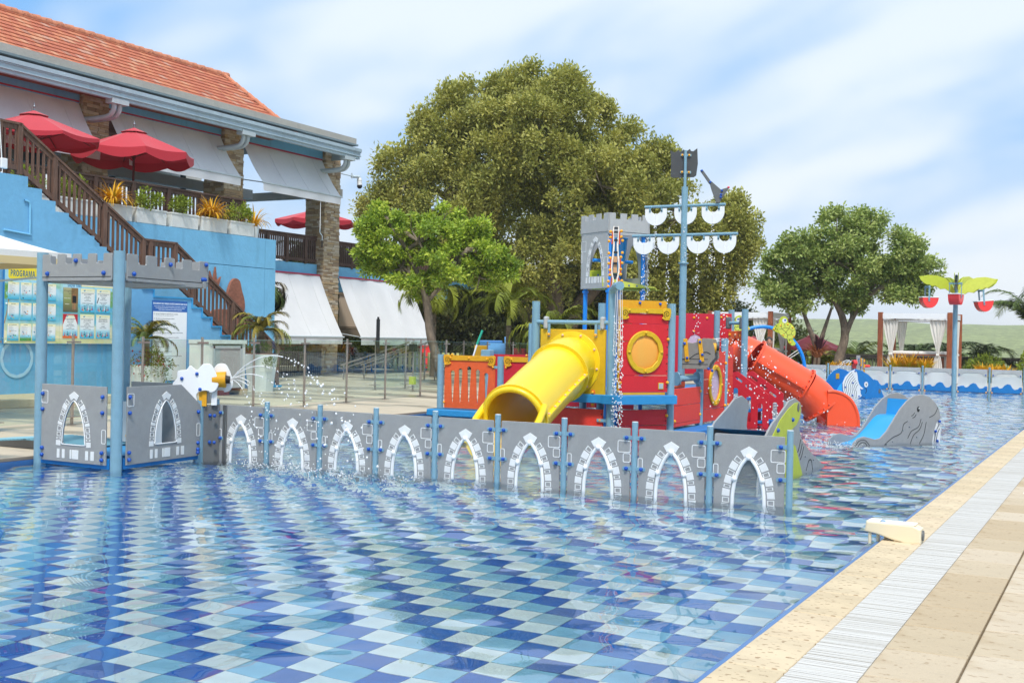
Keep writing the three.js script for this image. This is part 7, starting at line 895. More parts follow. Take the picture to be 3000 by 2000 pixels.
// fish-like sprayer behind the blue whale
{ const p = Ld(10.95, 37, 0), t = thing('board_sprayer', 'grey, yellow and red board sprayer behind the blue whale slide', 'water toy', [p.x, 0, p.z], 0.5); mesh('post', rod([0, -0.3, 0], [0, 0.9, 0], 0.055), M.post, t); mesh('grey_board', [rbox(0.13, 0.46, 0.03, 0.02, 0.98, 0.08, 0.01), rbox(0.1, 0.42, 0.03, -0.12, 0.86, 0.0, 0.01), rbox(0.06, 0.34, 0.03, 0.15, 0.95, 0.09, 0.01)], M.grey, t); mesh('yellow_board', [rbox(0.04, 0.3, 0.04, 0.1, 0.98, 0.12, 0.01), rbox(0.05, 0.42, 0.04, 0.2, 0.88, 0.12, 0.01)], M.yellowDeep, t); mesh('red_nozzle', [rod([-0.16, 0.98, 0.12], [-0.05, 0.98, 0.1], 0.09, 0.09, 18), rbox(0.12, 0.12, 0.06, -0.1, 0.86, 0.08, 0.02)], M.redBucket, t); mesh('nozzle', rod([-0.2, 0.98, 0.13], [-0.16, 0.98, 0.12], 0.035), M.ink, t); bolts(t, [[0.02, 1.1], [0.06, 0.98], [0.2, 0.98], [0.2, 0.8], [0.1, 0.85], [-0.1, 0.76]], 0.022, M.bolt, 'bolt', 0.14); mesh('red_lip', rbox(0.2, 0.08, 0.1, 0.32, 0.88, 0.02, 0.03), M.redBucket, t); }
// leaf tree with tipping buckets
{
  const t = thing('bucket_tree', 'lime leaf-topped pole with three hanging red tipping buckets', 'water toy', [-4.75, 0, -38.34], 0.485); mesh('post', [rod([0, -0.2, 0], [0, 3.15, 0], 0.072, 0.07, 24), rod([0, 3.15, 0], [0, 3.42, 0], 0.07, 0.06, 20)], M.post, t); mesh('collar', rod([0, 3.13, 0], [0, 3.16, 0], 0.1, 0.1, 24), M.post, t);
  const lf = [[0.0, -0.22], [0.1, 0.0], [0.35, 0.26], [0.62, 0.36], [0.9, 0.385], [1.12, 0.34], [1.24, 0.33], [1.18, 0.2], [1.08, 0.1], [0.96, 0.03], [0.9, 0.05], [0.8, -0.02], [0.68, -0.0], [0.52, -0.12], [0.36, -0.1], [0.2, -0.2], [0.06, -0.28]];
  const arm = (a, s, y, drop) => { const g = new THREE.Group(); g.name = 'leaf_arm'; g.rotation.y = a; g.position.y = 3.42 + y; t.add(g); mesh('leaf', plate(shapeOf(lf.map(([x, q]) => [x * s, q * s])), 0.018, 0.003).translate(0, 0, 0.055), M.limePale, g); mesh('leaf', plate(shapeOf(lf.map(([x, q]) => [x * s * 1.06 + 0.04, q * s])), 0.018, 0.003).translate(0, 0, -0.055), M.limeBoard, g); mesh('arm_pipe', tube([[0, -0.25, 0], [0.15, -0.12, 0], [0.5 * s, 0.1 * s, 0], [0.92 * s, 0.24 * s, 0]], 0.04, 14, 10), M.post, g);
    if (drop) { const b = new THREE.Group(); b.name = 'tipping_bucket'; b.position.set(drop, -0.36, 0); b.rotation.y = -a + (drop > 0.5 ? 0 : 0.9); b.rotation.z = a === 0 ? 0.1 : 0; g.add(b); const p = []; for (let i = 0; i <= 14; i++) { const q = PI + PI * i / 14; p.push([Math.cos(q) * 0.245, Math.sin(q) * 0.33 * (1 - 0.05 * Math.cos(q))]); } const s2 = shapeOf([...p, [0.2, 0.0], ...p.slice(1, -1).reverse().map(([x, q2]) => [x * 0.9, q2 * 0.9]), [-0.2, 0]]); mesh('shell', [new THREE.ExtrudeGeometry(s2, { depth: 0.3, bevelEnabled: false }).translate(0, 0, -0.15), new THREE.ExtrudeGeometry(shapeOf(p), { depth: 0.02, bevelEnabled: true, bevelSize: 0.005, bevelThickness: 0.005, bevelSegments: 2 }).translate(0, 0, 0.14), new THREE.ExtrudeGeometry(shapeOf(p), { depth: 0.02, bevelEnabled: false }).translate(0, 0, -0.165)], M.redBucket, b); mesh('rim', [rbox(0.53, 0.03, 0.03, 0, 0, 0.16, 0.01), rbox(0.53, 0.03, 0.03, 0, 0, -0.16, 0.01), rbox(0.03, 0.03, 0.34, 0.255, 0, 0, 0.01), rbox(0.03, 0.03, 0.34, -0.255, 0, 0, 0.01)], M.white, b); mesh('strap', [rbox(0.05, 0.46, 0.015, -0.05, 0.1, 0.18, 0.004), rbox(0.05, 0.46, 0.015, -0.05, 0.1, -0.18, 0.004), rbox(0.06, 0.06, 0.4, -0.05, 0.32, 0, 0.006)], M.post, b); mesh('pin', rod([-0.05, -0.08, 0.17], [-0.05, -0.08, 0.2], 0.018), M.screw, b); } };
  arm(PI, 0.86, 0, 0.83); arm(0, 0.98, -0.08, 0.86); arm(0.75, 0.82, 0.02, 0); arm(-PI / 2 - 0.35, 0.75, 0.1, 0.42); arm(PI / 2 + 0.2, 0.62, 0.06, 0);
}
// low fence with wave boards along the far edge
{
  const z = -42.05, t = thing('wave_fence', 'low clear-panelled fence with blue wave boards along the far pool edge', 'fence'), P = 1.07, x0 = -13.72;
  const g = new THREE.Group(); g.name = 'fence_panel'; t.add(g); g.position.set(x0 + P / 2, 0, z); const W = 0.47;
  const b = new THREE.Shape(); b.moveTo(-W, 0.8); b.lineTo(-W, 0.56); b.quadraticCurveTo(-W + 0.12, 0.56, -W + 0.16, 0.63); b.quadraticCurveTo(-W + 0.2, 0.68, -W + 0.28, 0.68); b.lineTo(W - 0.28, 0.68); b.quadraticCurveTo(W - 0.2, 0.68, W - 0.16, 0.63); b.quadraticCurveTo(W - 0.12, 0.56, W, 0.56); b.lineTo(W, 0.8); mesh('top_board', plate(b, 0.02, 0.003), M.greyLight, g);
  const wv = shapeOf([[-W, 0.0], [W, 0.0], [W, 0.2], [0.4, 0.21], [0.34, 0.14], [0.24, 0.12], [0.18, 0.18], [0.12, 0.28], [0.03, 0.305], [-0.06, 0.26], [-0.13, 0.17], [-0.21, 0.145], [-0.28, 0.21], [-0.36, 0.2], [-W, 0.17]]); mesh('wave_board', plate(wv, 0.02, 0.003).translate(0, 0.03, 0), M.blueBoard, g); mesh('clear_panel', box(2 * W, 0.7, 0.008, 0, 0.44, -0.006), M.acrylicHazy, g); bolts(g, [[-W + 0.05, 0.61], [W - 0.05, 0.61], [-W + 0.05, 0.16], [W - 0.05, 0.16]], 0.024, M.bolt);
  for (let i = 1; i < 12; i++) { const c = g.clone(); c.position.x = x0 + P * (i + 0.5); t.add(c); }
  for (let i = 0; i <= 11; i++) { mesh('post', rod([x0 + P * i, -0.15, z], [x0 + P * i, 0.87, z], 0.035, 0.035, 16), M.post, t); mesh('base_bolt', [ball(0.028, x0 + P * i - 0.09, 0.03, z + 0.06), ball(0.028, x0 + P * i + 0.09, 0.03, z + 0.06)], M.boltY, t); }
}
// ------------------------------------------------------------------ cabanas behind
function curtainGeo(seed, w0, w1, w2, H, pinch, depth) { const nu = 36, nv = 26, P = [], I = [], r = rngOf(seed), ph = r() * 6; for (let j = 0; j <= nv; j++) { const v = j / nv, w = v < pinch ? mix(w0, w1, smooth(0, pinch, v)) : mix(w1, w2, Math.sqrt((v - pinch) / (1 - pinch))), am = depth * (0.35 + 0.65 * Math.abs(v - pinch)); for (let i = 0; i <= nu; i++) { const u = i / nu - 0.5; P.push(u * w + 0.01 * Math.sin(v * 9 + u * 8), -v * H, am * Math.sin(u * 2 * PI * 4.5 + ph + v * 0.8) * (w < 0.2 ? 0.7 : 1)); } } for (let j = 0; j < nv; j++) for (let i = 0; i < nu; i++) { const a = j * (nu + 1) + i; I.push(a, a + nu + 1, a + 1, a + 1, a + nu + 1, a + nu + 2); } const g = new THREE.BufferGeometry(); g.setAttribute('position', new THREE.Float32BufferAttribute(P, 3)); g.setIndex(I); g.computeVertexNormals(); return g; }
function cabana(label, x, z) {
  const W = 2.5, D = 2.85, H = 2.72, t = thing('cabana', label, 'cabana', [x, 0.08, z], 0, 'white-curtained cabanas beyond the pool');
  for (const [a, b] of [[0, 0], [W, 0], [0, -D], [W, -D]]) { const g = [box(0.16, H, 0.16, a, H / 2, b)]; for (let i = 0; i < 4; i++) g.push(box(0.022, H - 0.01, 0.012, a - 0.06 + i * 0.04, H / 2, b + 0.084), box(0.012, H - 0.01, 0.022, a + 0.084, H / 2, b - 0.06 + i * 0.04)); mesh('post', g, M.deckWood, t); }
  mesh('beam', [box(W - 0.16, 0.2, 0.08, W / 2, H - 0.14, 0), box(W - 0.16, 0.2, 0.08, W / 2, H - 0.14, -D), box(0.08, 0.2, D - 0.16, 0, H - 0.14, -D / 2), box(0.08, 0.2, D - 0.16, W, H - 0.14, -D / 2)], std({ color: col('#e7e9ec'), roughness: 0.5 }), t); mesh('curtain_rod', [rod([0, H - 0.3, -0.06], [W, H - 0.3, -0.06], 0.014), rod([0, H - 0.3, -D + 0.06], [W, H - 0.3, -D + 0.06], 0.014)], M.steel, t); mesh('roof_slat', [...Array(9)].map((_, i) => box(0.05, 0.06, D - 0.2, 0.25 + i * 0.25, H - 0.08, -D / 2)), M.white, t);
  [[0.38, 0.0, 0.55, 0.14, 0.4, 0], [W - 0.42, 0.0, 0.6, 0.1, 0.5, 0], [0.3, -D, 0.45, 0.14, 0.35, 0], [W - 0.3, -D, 0.45, 0.14, 0.35, 0], [W + 0.0, -0.45, 0.5, 0.16, 0.42, 1], [0, -0.4, 0.4, 0.2, 0.5, 1], [W, -D + 0.4, 0.5, 0.16, 0.42, 1]].forEach(([a, b, w0, w1, w2, s], i) => { const g = curtainGeo(i + Math.round(-x * 10), w0, w1, w2, H - 0.32, 0.54, 0.045); if (s) g.rotateY(PI / 2); const c = mesh('curtain', g.translate(a, H - 0.29, b + (s ? 0 : -0.08)), M.curtain, t); mesh('tie', rod([a - (s ? 0 : w1 / 2), H - 0.3 - (H - 0.32) * 0.54, b - (s ? w1 / 2 : 0.08)], [a + (s ? 0 : w1 / 2), H - 0.3 - (H - 0.32) * 0.54, b + (s ? w1 / 2 : -0.08)], 0.055, 0.055, 10), M.curtain, c); });
  for (let i = 0; i < 7; i++) mesh('bed_board', rbox(1.9, 0.125, 0.04, W / 2 + 0.05, 0.14 + i * 0.135, -0.55, 0.004), M.bedWood, t); mesh('bed_frame', [box(2.1, 0.05, 1.9, W / 2 + 0.05, 1.1, -1.4), box(0.08, 1.05, 0.05, 0.32, 0.54, -0.52), box(0.08, 1.05, 0.05, W - 0.2, 0.54, -0.52)], M.beam, t); mesh('cushion', [rbox(1.0, 0.13, 1.7, W / 2 - 0.46, 1.19, -1.4, 0.05, 0, 3), rbox(1.0, 0.13, 1.7, W / 2 + 0.56, 1.19, -1.4, 0.05, 0, 3)], M.cushion, t); mesh('bed_edge', box(2.14, 0.045, 0.05, W / 2 + 0.05, 1.125, -0.44), M.bedWood, t);
}
cabana('white-curtained wooden cabana with day bed behind the bucket tree', -8.38, -45.95);
cabana('white-curtained wooden cabana partly hidden behind the orange slide', -15.13, -45.95);
parasol('pink-red parasol at the foot of the round tree', [Ld(12.9, 50, 0).x, 0.08, Ld(12.9, 50, 0).z], 1.15, 1.86, 0.55, M.pinkCloth, 0.1, 0.1, 'pink parasols beyond the pool');
parasol('pink-red parasol between the left cabana curtains', [Ld(10.35, 50, 0).x, 0.08, Ld(10.35, 50, 0).z], 1.1, 1.7, 0.55, M.pinkCloth, 0.4, 0.1, 'pink parasols beyond the pool');
railing('far_railing', 'dark railing along the far side behind the cabanas', [[-24, 1.08, -52.9], [-13.6, 1.08, -53.4], [3.5, 1.08, -54]], { h: 0.98, gap: 0.15, post: 12, mat: std({ color: col('#4a4340'), roughness: 0.8 }), sq: 0.035 });
const bromel = (label, p, s, seed) => { const t = thing('bromeliad_bed', label, 'plant', p); mesh('foliage', [tuftGeo(seed, 60, 0.75 * s, 0.06, 0.5, 0.85, 0.15), tuftGeo(seed + 1, 60, 0.7 * s, 0.06, 0.5, 0.9, 0.15).translate(0.5 * s, 0, 0), tuftGeo(seed + 2, 60, 0.75 * s, 0.06, 0.5, 0.8, 0.15).translate(-0.5 * s, 0, 0.1)], LF.gold, t); mesh('foliage', [tuftGeo(seed + 3, 70, 0.5 * s, 0.06, 0.5, 0.9, 0.3), tuftGeo(seed + 4, 50, 0.5 * s, 0.06, 0.5, 0.9, 0.3).translate(0.5 * s, 0, 0.1), tuftGeo(seed + 5, 50, 0.5 * s, 0.06, 0.5, 0.9, 0.3).translate(-0.5 * s, 0, 0.1)], LF.goldGreen, t); return t; };
{ const t = bromel('yellow strap-leaved clump in a corrugated tub before the right cabana', [-6.9, 0.62, -43.6], 1, 601); const g = new THREE.CylinderGeometry(0.55, 0.55, 0.56, 40, 1, true).translate(0.02, -0.28, 0), rg = []; for (let i = 0; i < 6; i++) rg.push(new THREE.TorusGeometry(0.555, 0.03, 6, 40).rotateX(PI / 2).translate(0.02, -0.04 - i * 0.09, 0)); mesh('corrugated_tub', [g, ...rg], M.zinc, t); }
bromel('yellow strap-leaved clump near the right edge behind the wave fence', [-4.15, 0.5, -44.3], 0.75, 621);
bromel('small yellow clump behind the board sprayer', [-9.5, 0.55, -44.6], 0.55, 641);
{ const t = thing('ribbed_shrub', 'purple-brown spiky shrub under the turtle board', 'plant', [Ld(12.0, 46, 0).x, 0.1, Ld(12.0, 46, 0).z]); mesh('stem', rod([0, 0, 0], [0.05, 0.9, 0], 0.03), M.darkWood, t); mesh('foliage', tuftGeo(661, 90, 0.95, 0.06, 0.9, 1.2, 0.1).translate(0.05, 0.9, 0), leafMat('#a5653a'), t); mesh('foliage', tuftGeo(662, 50, 0.8, 0.06, 0.4, 0.5, 0.1).translate(0.1, 1.1, 0), leafMat('#5b3540'), t); }
{ const r = rngOf(70); [[-2.9, -49.5, 1.6, 'loose yellow-green shrub right of the bucket tree'], [-1.2, -48, 1.3, 'yellow-green shrub at the far right behind the clump'], [-11.4, -50.5, 0.8, 'low green hedge shrub left of the right cabana'], [-5.2, -51.5, 1.0, 'green shrub between cabana and far railing']].forEach(([x, z, h, label], i) => { const t = thing('shrub', label, 'shrub', [x, 0, z]); mesh('foliage', shrubGeo(700 + i, 0.9, h, 0.8, 1500, 0.16, 0.07), i % 2 ? LF.shrub : LF.lime, t); mesh('stem', [0, 1, 2].map((k) => rod([0, 0, 0], [(k - 1) * 0.35, h * 0.8, (r() - 0.5) * 0.4], 0.03, 0.012)), M.darkWood, t); }); }
{ const t = thing('floodlight', 'white square floodlight hanging in the round tree', 'lamp', [Ld(13.8, 47, 0).x, 3.05, Ld(13.8, 47, 0).z], 0.5); mesh('housing', rbox(0.22, 0.17, 0.06, 0, 0, 0, 0.015), M.whitePlastic, t); mesh('lens', box(0.18, 0.13, 0.01, 0, 0, 0.033), std({ color: col('#d7e0df'), roughness: 0.1 }), t); mesh('bracket', rod([0, 0.08, 0], [0.05, 0.35, -0.1], 0.015), M.screw, t); }
// ------------------------------------------------------------------ behind the glass fence
{ const t = thing('picnic_table', 'dark picnic table under the lower awning', 'table', [-27.2, 0.08, -37.9], 0.4); mesh('table_top', [0, 1, 2, 3].map((i) => box(1.9, 0.05, 0.18, 0, 0.75, -0.3 + i * 0.2)), M.black, t); mesh('bench', [box(1.9, 0.05, 0.28, 0, 0.45, 0.75), box(1.9, 0.05, 0.28, 0, 0.45, -0.75)], M.charcoal, t); for (const s of [-0.7, 0.7]) mesh('leg', [rod([s, 0, 0.7], [s, 0.75, 0.2], 0.035), rod([s, 0, -0.7], [s, 0.75, -0.2], 0.035), rod([s, 0.42, -0.8], [s, 0.42, 0.8], 0.03)], M.blueBoard, t); }
{ const t = thing('toy_slide', 'red and white toy slide in the play corner under the awning', 'toy slide', [-26.5, 0.08, -42.5], 0.8); mesh('chute', [box(0.6, 0.06, 2.2, 0, 0.75, 0, 0, 0.6), box(0.05, 0.22, 2.2, 0.3, 0.85, 0, 0, 0.6), box(0.05, 0.22, 2.2, -0.3, 0.85, 0, 0, 0.6)], M.redBucket, t); mesh('ladder', [box(0.6, 1.5, 0.08, 0, 0.75, -1.0), box(0.5, 1.3, 0.1, 0, 0.75, -1.05)], M.white, t); }
{ const t = thing('toy_tower', 'blue and yellow toy climbing tower right of the glass gate', 'toy tower', [-21.6, 0.08, -39.6], 0.5); mesh('chute', [box(0.7, 0.06, 2.0, 0, 0.7, 0.4, 0, 0.55), box(0.05, 0.3, 2.0, 0.35, 0.85, 0.4, 0, 0.55)], std({ color: col('#5d93c8'), roughness: 0.5 }), t); mesh('tower', [rbox(0.9, 1.3, 0.9, -0.2, 0.7, -0.9, 0.04)], std({ color: col('#3b7fc0'), roughness: 0.5 }), t); mesh('panel', [rbox(0.5, 0.5, 0.05, -0.6, 0.9, -0.42, 0.03)], M.yellowDeep, t); }
{ const t = thing('picket_fence', 'pale yellow picket fence of the play corner', 'fence', [-25.5, 0.08, -40.8], 0.35); for (let i = 0; i < 14; i++) mesh('picket', rbox(0.12, 0.75, 0.03, -1.3 + i * 0.2, 0.42, 0, 0.03), std({ color: col('#d8cf8a'), roughness: 0.7 }), t); mesh('rail', [box(2.8, 0.06, 0.03, 0, 0.25, -0.03), box(2.8, 0.06, 0.03, 0, 0.6, -0.03)], std({ color: col('#d8cf8a'), roughness: 0.7 }), t); }
{ const t = thing('play_wall', 'red padded play wall behind the leaning tree', 'play wall', [-19.2, 0.08, -39.8], 0.3); for (let i = 0; i < 4; i++) mesh('panel', rbox(0.78, 1.05, 0.12, -1.2 + i * 0.8, 0.55, 0, 0.04), i % 2 ? M.roseBoard : M.redBoard, t); }
{ const t = thing('ramp_handrail', 'pair of slanted steel handrails behind the glass gate', 'handrail'); for (const o of [0, -1.35]) { mesh('rail', [rod([-22.8 + o * 0.1, 0.55, -31.2 + o], [-20.6 + o * 0.1, 1.35, -31.9 + o], 0.025), rod([-22.8 + o * 0.1, 0.42, -31.2 + o], [-20.6 + o * 0.1, 1.22, -31.9 + o], 0.02)], M.steel, t); mesh('post', [rod([-22.7 + o * 0.1, 0.08, -31.23 + o], [-22.7 + o * 0.1, 0.58, -31.23 + o], 0.025), rod([-20.7 + o * 0.1, 0.08, -31.87 + o], [-20.7 + o * 0.1, 1.32, -31.87 + o], 0.025)], M.steel, t); } }
parasol('small red parasol under the upper floor left of the end pillar', [-29.3, 0.08, -34.4], 1.2, 1.3, 0.35, M.redCloth, 0.2, 0.1, 'red parasols under the upper floor');
parasol('small red parasol in shade just beside the end stone pillar', [-28.8, 0.08, -36.6], 1.1, 1.45, 0.35, M.redCloth, 0.7, 0.1, 'red parasols under the upper floor');
{ const t = thing('lower_railing', 'thin black railing under the lower left awning', 'railing'); const g = []; for (let i = 0; i < 40; i++) g.push(rod([-25.9, 0.08, -29.5 - i * 0.12], [-25.9, 0.9, -29.5 - i * 0.12], 0.012, 0.012, 5)); mesh('bar', g, M.black, t); mesh('rail', [rod([-25.9, 0.9, -29.4], [-25.9, 0.9, -34.3], 0.025), rod([-25.9, 0.2, -29.4], [-25.9, 0.2, -34.3], 0.02)], M.black, t); }
{ const t = thing('pole_brush', 'white pole with green grip leaning on the back of the ship', 'pool tool'); const p = Ld(-0.82, 24.6, 1.12), q = Ld(-0.73, 24.6, 1.42), e = Ld(-0.62, 24.6, 1.72); mesh('pole', rod(p, q, 0.018), M.whitePlastic, t); mesh('grip', rod(q, e, 0.024), std({ color: col('#2fae8e'), roughness: 0.4 }), t); }
// cream box of the pool alarm on the coping
{ const t = thing('pool_alarm', 'cream plastic pool box overhanging the coping edge', 'pool device', [0, 0, -9.52]); const s = shapeOf([[-1.80, 0.13], [-1.79, 0.19], [-1.45, 0.182], [-1.4, 0.16], [-1.4, 0.068], [-1.5, 0.064], [-1.6, 0.085], [-1.7, 0.115], [-1.76, 0.125]]); mesh('body', new THREE.ExtrudeGeometry(s, { depth: 0.13, bevelEnabled: true, bevelSize: 0.012, bevelThickness: 0.012, bevelSegments: 3 }).translate(0, 0, -0.065), M.cream, t); mesh('lid', [rbox(0.09, 0.014, 0.13, -1.745, 0.203, 0, 0.006), rbox(0.26, 0.012, 0.13, -1.56, 0.199, 0, 0.006)], std({ color: col('#f3eadb'), roughness: 0.4 }), t); mesh('leg', [[-1.775, 0.05], [-1.72, 0.0], [-1.67, -0.03], [-1.58, 0.05]].map(([x, z]) => rod([x, 0.03, z], [x, 0.13, z], 0.013)), M.cream, t); mesh('knob', rod([-1.388, 0.115, 0.0], [-1.376, 0.115, 0.0], 0.042, 0.04, 20), M.greyDark, t); mesh('mark', box(0.035, 0.004, 0.03, -1.68, 0.207, 0.02), std({ color: col('#2f8fc9'), roughness: 0.4 }), t); }
{ const t = thing('marker_tile', 'small white no-diving marker tile set in the pavement', 'marker', [-0.86, 0.065, -13.35]); const g = printTex(128, 128, (x) => { x.fillStyle = '#efeae2'; x.fillRect(0, 0, 128, 128); x.strokeStyle = '#c9404a'; x.lineWidth = 12; x.beginPath(); x.arc(64, 64, 42, 0, 7); x.stroke(); x.beginPath(); x.moveTo(34, 34); x.lineTo(94, 94); x.stroke(); x.fillStyle = '#333'; x.fillRect(48, 58, 32, 10); }); mesh('tile', sheet(0.16, 0.16, 0.008).rotateX(-PI / 2), std({ map: g, roughness: 0.4 }), t); }
// ------------------------------------------------------------------ person standing behind the orange slide
{
  const p = Ld(7.5, 34, 0), t = thing('person', 'woman with dark pulled-back hair standing behind the orange slide', 'person', [p.x, -0.1, p.z], 0.3);
  const skin = std({ color: col('#b98268'), roughness: 0.6 }), hair = std({ color: col('#2a211f'), roughness: 0.55 }), cloth = std({ color: col('#ece7e2'), roughness: 0.9 });
  const B = (a, b, ra, rb) => ({ a: V(...a), b: V(...b), ra, rb });
  const field = (bones, center, half, res, k) => { const mc = new MarchingCubes(res, skin, false, false, 80000); mc.isolation = 0; const n = res, h = half; for (let z = 0; z < n; z++) for (let y = 0; y < n; y++) for (let x = 0; x < n; x++) { const q = V(((x - n / 2) / (n / 2)) * h, ((y - n / 2) / (n / 2)) * h, ((z - n / 2) / (n / 2)) * h).add(center); let s = 0; for (const b of bones) { const ab = b.b.clone().sub(b.a), f = sat(q.clone().sub(b.a).dot(ab) / Math.max(1e-6, ab.lengthSq())), d = q.distanceTo(b.a.clone().addScaledVector(ab, f)) - mix(b.ra, b.rb, f); s += Math.exp(-d / k); } mc.field[x + y * n + z * n * n] = Math.log(Math.max(s, 1e-12)) * k; } mc.update(); const c = mc.count, pos = new Float32Array(mc.positionArray.slice(0, c * 3)), nor = new Float32Array(mc.normalArray.slice(0, c * 3)); for (let i = 0; i < c; i++) { pos[i * 3] = pos[i * 3] * h + center.x; pos[i * 3 + 1] = pos[i * 3 + 1] * h + center.y; pos[i * 3 + 2] = pos[i * 3 + 2] * h + center.z; } const g = new THREE.BufferGeometry(); g.setAttribute('position', new THREE.BufferAttribute(pos, 3)); g.setAttribute('normal', new THREE.BufferAttribute(nor, 3)); return g; };
  const body = [B([0, 0.95, 0], [0, 1.2, 0], 0.15, 0.13), B([0, 1.2, 0], [0, 1.4, 0], 0.13, 0.12), B([-0.15, 1.43, 0], [0.15, 1.43, 0], 0.06, 0.06), B([0, 1.42, 0], [0, 1.58, 0.01], 0.05, 0.045), B([-0.09, 0.93, 0], [-0.09, 0.52, 0.01], 0.095, 0.06), B([-0.09, 0.52, 0.01], [-0.09, 0.1, -0.02], 0.06, 0.04), B([0.09, 0.93, 0], [0.1, 0.52, 0.02], 0.095, 0.06), B([0.1, 0.52, 0.02], [0.1, 0.1, 0], 0.06, 0.04), B([-0.09, 0.06, -0.02], [-0.1, 0.04, 0.14], 0.04, 0.03), B([0.1, 0.06, 0], [0.11, 0.04, 0.16], 0.04, 0.03), B([-0.19, 1.42, 0], [-0.24, 1.14, -0.01], 0.046, 0.038), B([-0.24, 1.14, -0.01], [-0.23, 0.9, 0.06], 0.036, 0.026), B([0.19, 1.42, 0], [0.25, 1.14, -0.01], 0.046, 0.038), B([0.25, 1.14, -0.01], [0.22, 0.9, 0.08], 0.036, 0.026)];
  for (const s of [-1, 1]) { const hx = s < 0 ? -0.23 : 0.22, hz = s < 0 ? 0.07 : 0.09; body.push(B([hx, 0.88, hz], [hx, 0.81, hz + 0.01], 0.024, 0.026)); for (let i = 0; i < 4; i++) body.push(B([hx, 0.81, hz - 0.02 + i * 0.014], [hx - s * 0.012, 0.74 + (i === 3 ? 0.015 : i === 0 ? 0.012 : 0), hz - 0.02 + i * 0.015], 0.009, 0.007)); body.push(B([hx, 0.85, hz + 0.025], [hx - s * 0.005, 0.8, hz + 0.05], 0.01, 0.008)); }
  const head = [B([0, 1.72, 0.0], [0, 1.66, 0.02], 0.078, 0.068), B([0, 1.64, 0.03], [0, 1.615, 0.045], 0.055, 0.04), B([0, 1.735, -0.03], [0, 1.73, 0.02], 0.08, 0.078), B([0, 1.7, 0.085], [0, 1.672, 0.108], 0.012, 0.015), B([-0.03, 1.652, 0.078], [0.03, 1.652, 0.078], 0.012, 0.012), B([-0.083, 1.7, 0], [-0.083, 1.675, 0], 0.014, 0.01), B([0.083, 1.7, 0], [0.083, 1.675, 0], 0.014, 0.01), B([0, 1.6, 0.0], [0, 1.54, 0.0], 0.045, 0.047)];
  mesh('body', [field(body, V(0, 0.82, 0.03), 0.86, 96, 0.018), field(head, V(0, 1.67, 0.02), 0.17, 56, 0.008)], skin, t);
  mesh('hair', field([B([0, 1.76, -0.04], [0, 1.745, 0.01], 0.082, 0.078), B([0, 1.69, -0.05], [0, 1.66, -0.05], 0.072, 0.05), B([0, 1.74, -0.12], [0, 1.72, -0.13], 0.045, 0.04), B([-0.05, 1.755, 0.035], [0.05, 1.755, 0.035], 0.045, 0.045)], V(0, 1.7, -0.03), 0.2, 48, 0.01), hair, t);
  mesh('top', field([B([0, 1.0, 0], [0, 1.2, 0], 0.165, 0.145), B([0, 1.2, 0], [0, 1.38, 0], 0.145, 0.132), B([-0.12, 1.42, 0], [0.12, 1.42, 0], 0.07, 0.07)], V(0, 1.2, 0), 0.34, 44, 0.02), cloth, t); mesh('eye', [ball(0.008, -0.03, 1.705, 0.083), ball(0.008, 0.03, 1.705, 0.083)], M.black, t); mesh('eyebrow', [box(0.034, 0.006, 0.006, -0.03, 1.727, 0.083), box(0.034, 0.006, 0.006, 0.03, 1.727, 0.083)], hair, t); mesh('mouth', box(0.04, 0.008, 0.006, 0, 1.65, 0.088), std({ color: col('#a25a52'), roughness: 0.5 }), t);
}
// ------------------------------------------------------------------ water in the air
const dropGeo = ready(new THREE.IcosahedronGeometry(1, 1));
function spray(name, label, o, streams, g = 9.8) {   // streams: velocity, spread, break time, end time
  const r = rngOf(streams.length * 31 + Math.round(o.x * 100)), dr = [], tubes = [];
  for (const { v, spread = 0.12, brk = 0.18, end = 0.75, n = 60, rad = 0.007 } of streams) { const at = (t, w = V(0, 0, 0)) => o.clone().addScaledVector(v, t).addScaledVector(w, t).add(V(0, -g * t * t / 2, 0)); const l = []; for (let i = 0; i <= 8; i++) l.push(at(brk * i / 8)); tubes.push(new THREE.TubeGeometry(new THREE.CatmullRomCurve3(l), 12, rad * 0.62, 5)); for (let i = 0; i < n; i++) { const t = brk * 0.8 + (end - brk * 0.8) * Math.pow(i / n, 0.8) + 0.01 * r(), p = at(t, rdir(r).multiplyScalar(spread * Math.max(0, t - brk) * 4 * r())); if (p.y < 0.0) continue; dr.push([p, rad * (0.5 + 0.9 * r()) * (t > brk * 1.6 ? 1.05 : 0.8)]); } }
  put(name, label, dr, tubes);
}
function put(name, label, dr, tubes) { const im = new THREE.InstancedMesh(dropGeo, M.spray, dr.length), m = new THREE.Matrix4(); dr.forEach(([p, s], i) => im.setMatrixAt(i, m.compose(p, new THREE.Quaternion(), V(s, s * 1.2, s)))); im.name = numbered(name); tag(im, label, 'water spray', null, 'stuff'); scene.add(im); if (tubes?.length) { const t = mesh('jet', tubes, M.spray, im); t.name = 'jet'; } }
spray('water_spray', 'fan of water jets leaving the sheep sprayer nozzle', V(-9.86, 0.995, -11.2), [[2.95, 2.5, 0.35, 90, 0.0105, 0.3], [2.6, 1.9, 0.2, 70, 0.009, 0.22], [2.6, 1.25, 0.1, 60, 0.009, 0.2], [2.2, 0.85, 0.7, 60, 0.008, 0.18], [2.3, 0.3, 0.35, 60, 0.008, 0.14], [2.0, 0.15, 0.9, 60, 0.008, 0.16]].map(([x, y, z, n, rad, brk]) => ({ v: V(x, y, z), spread: 0.35, n, rad, brk, end: 0.8 })));
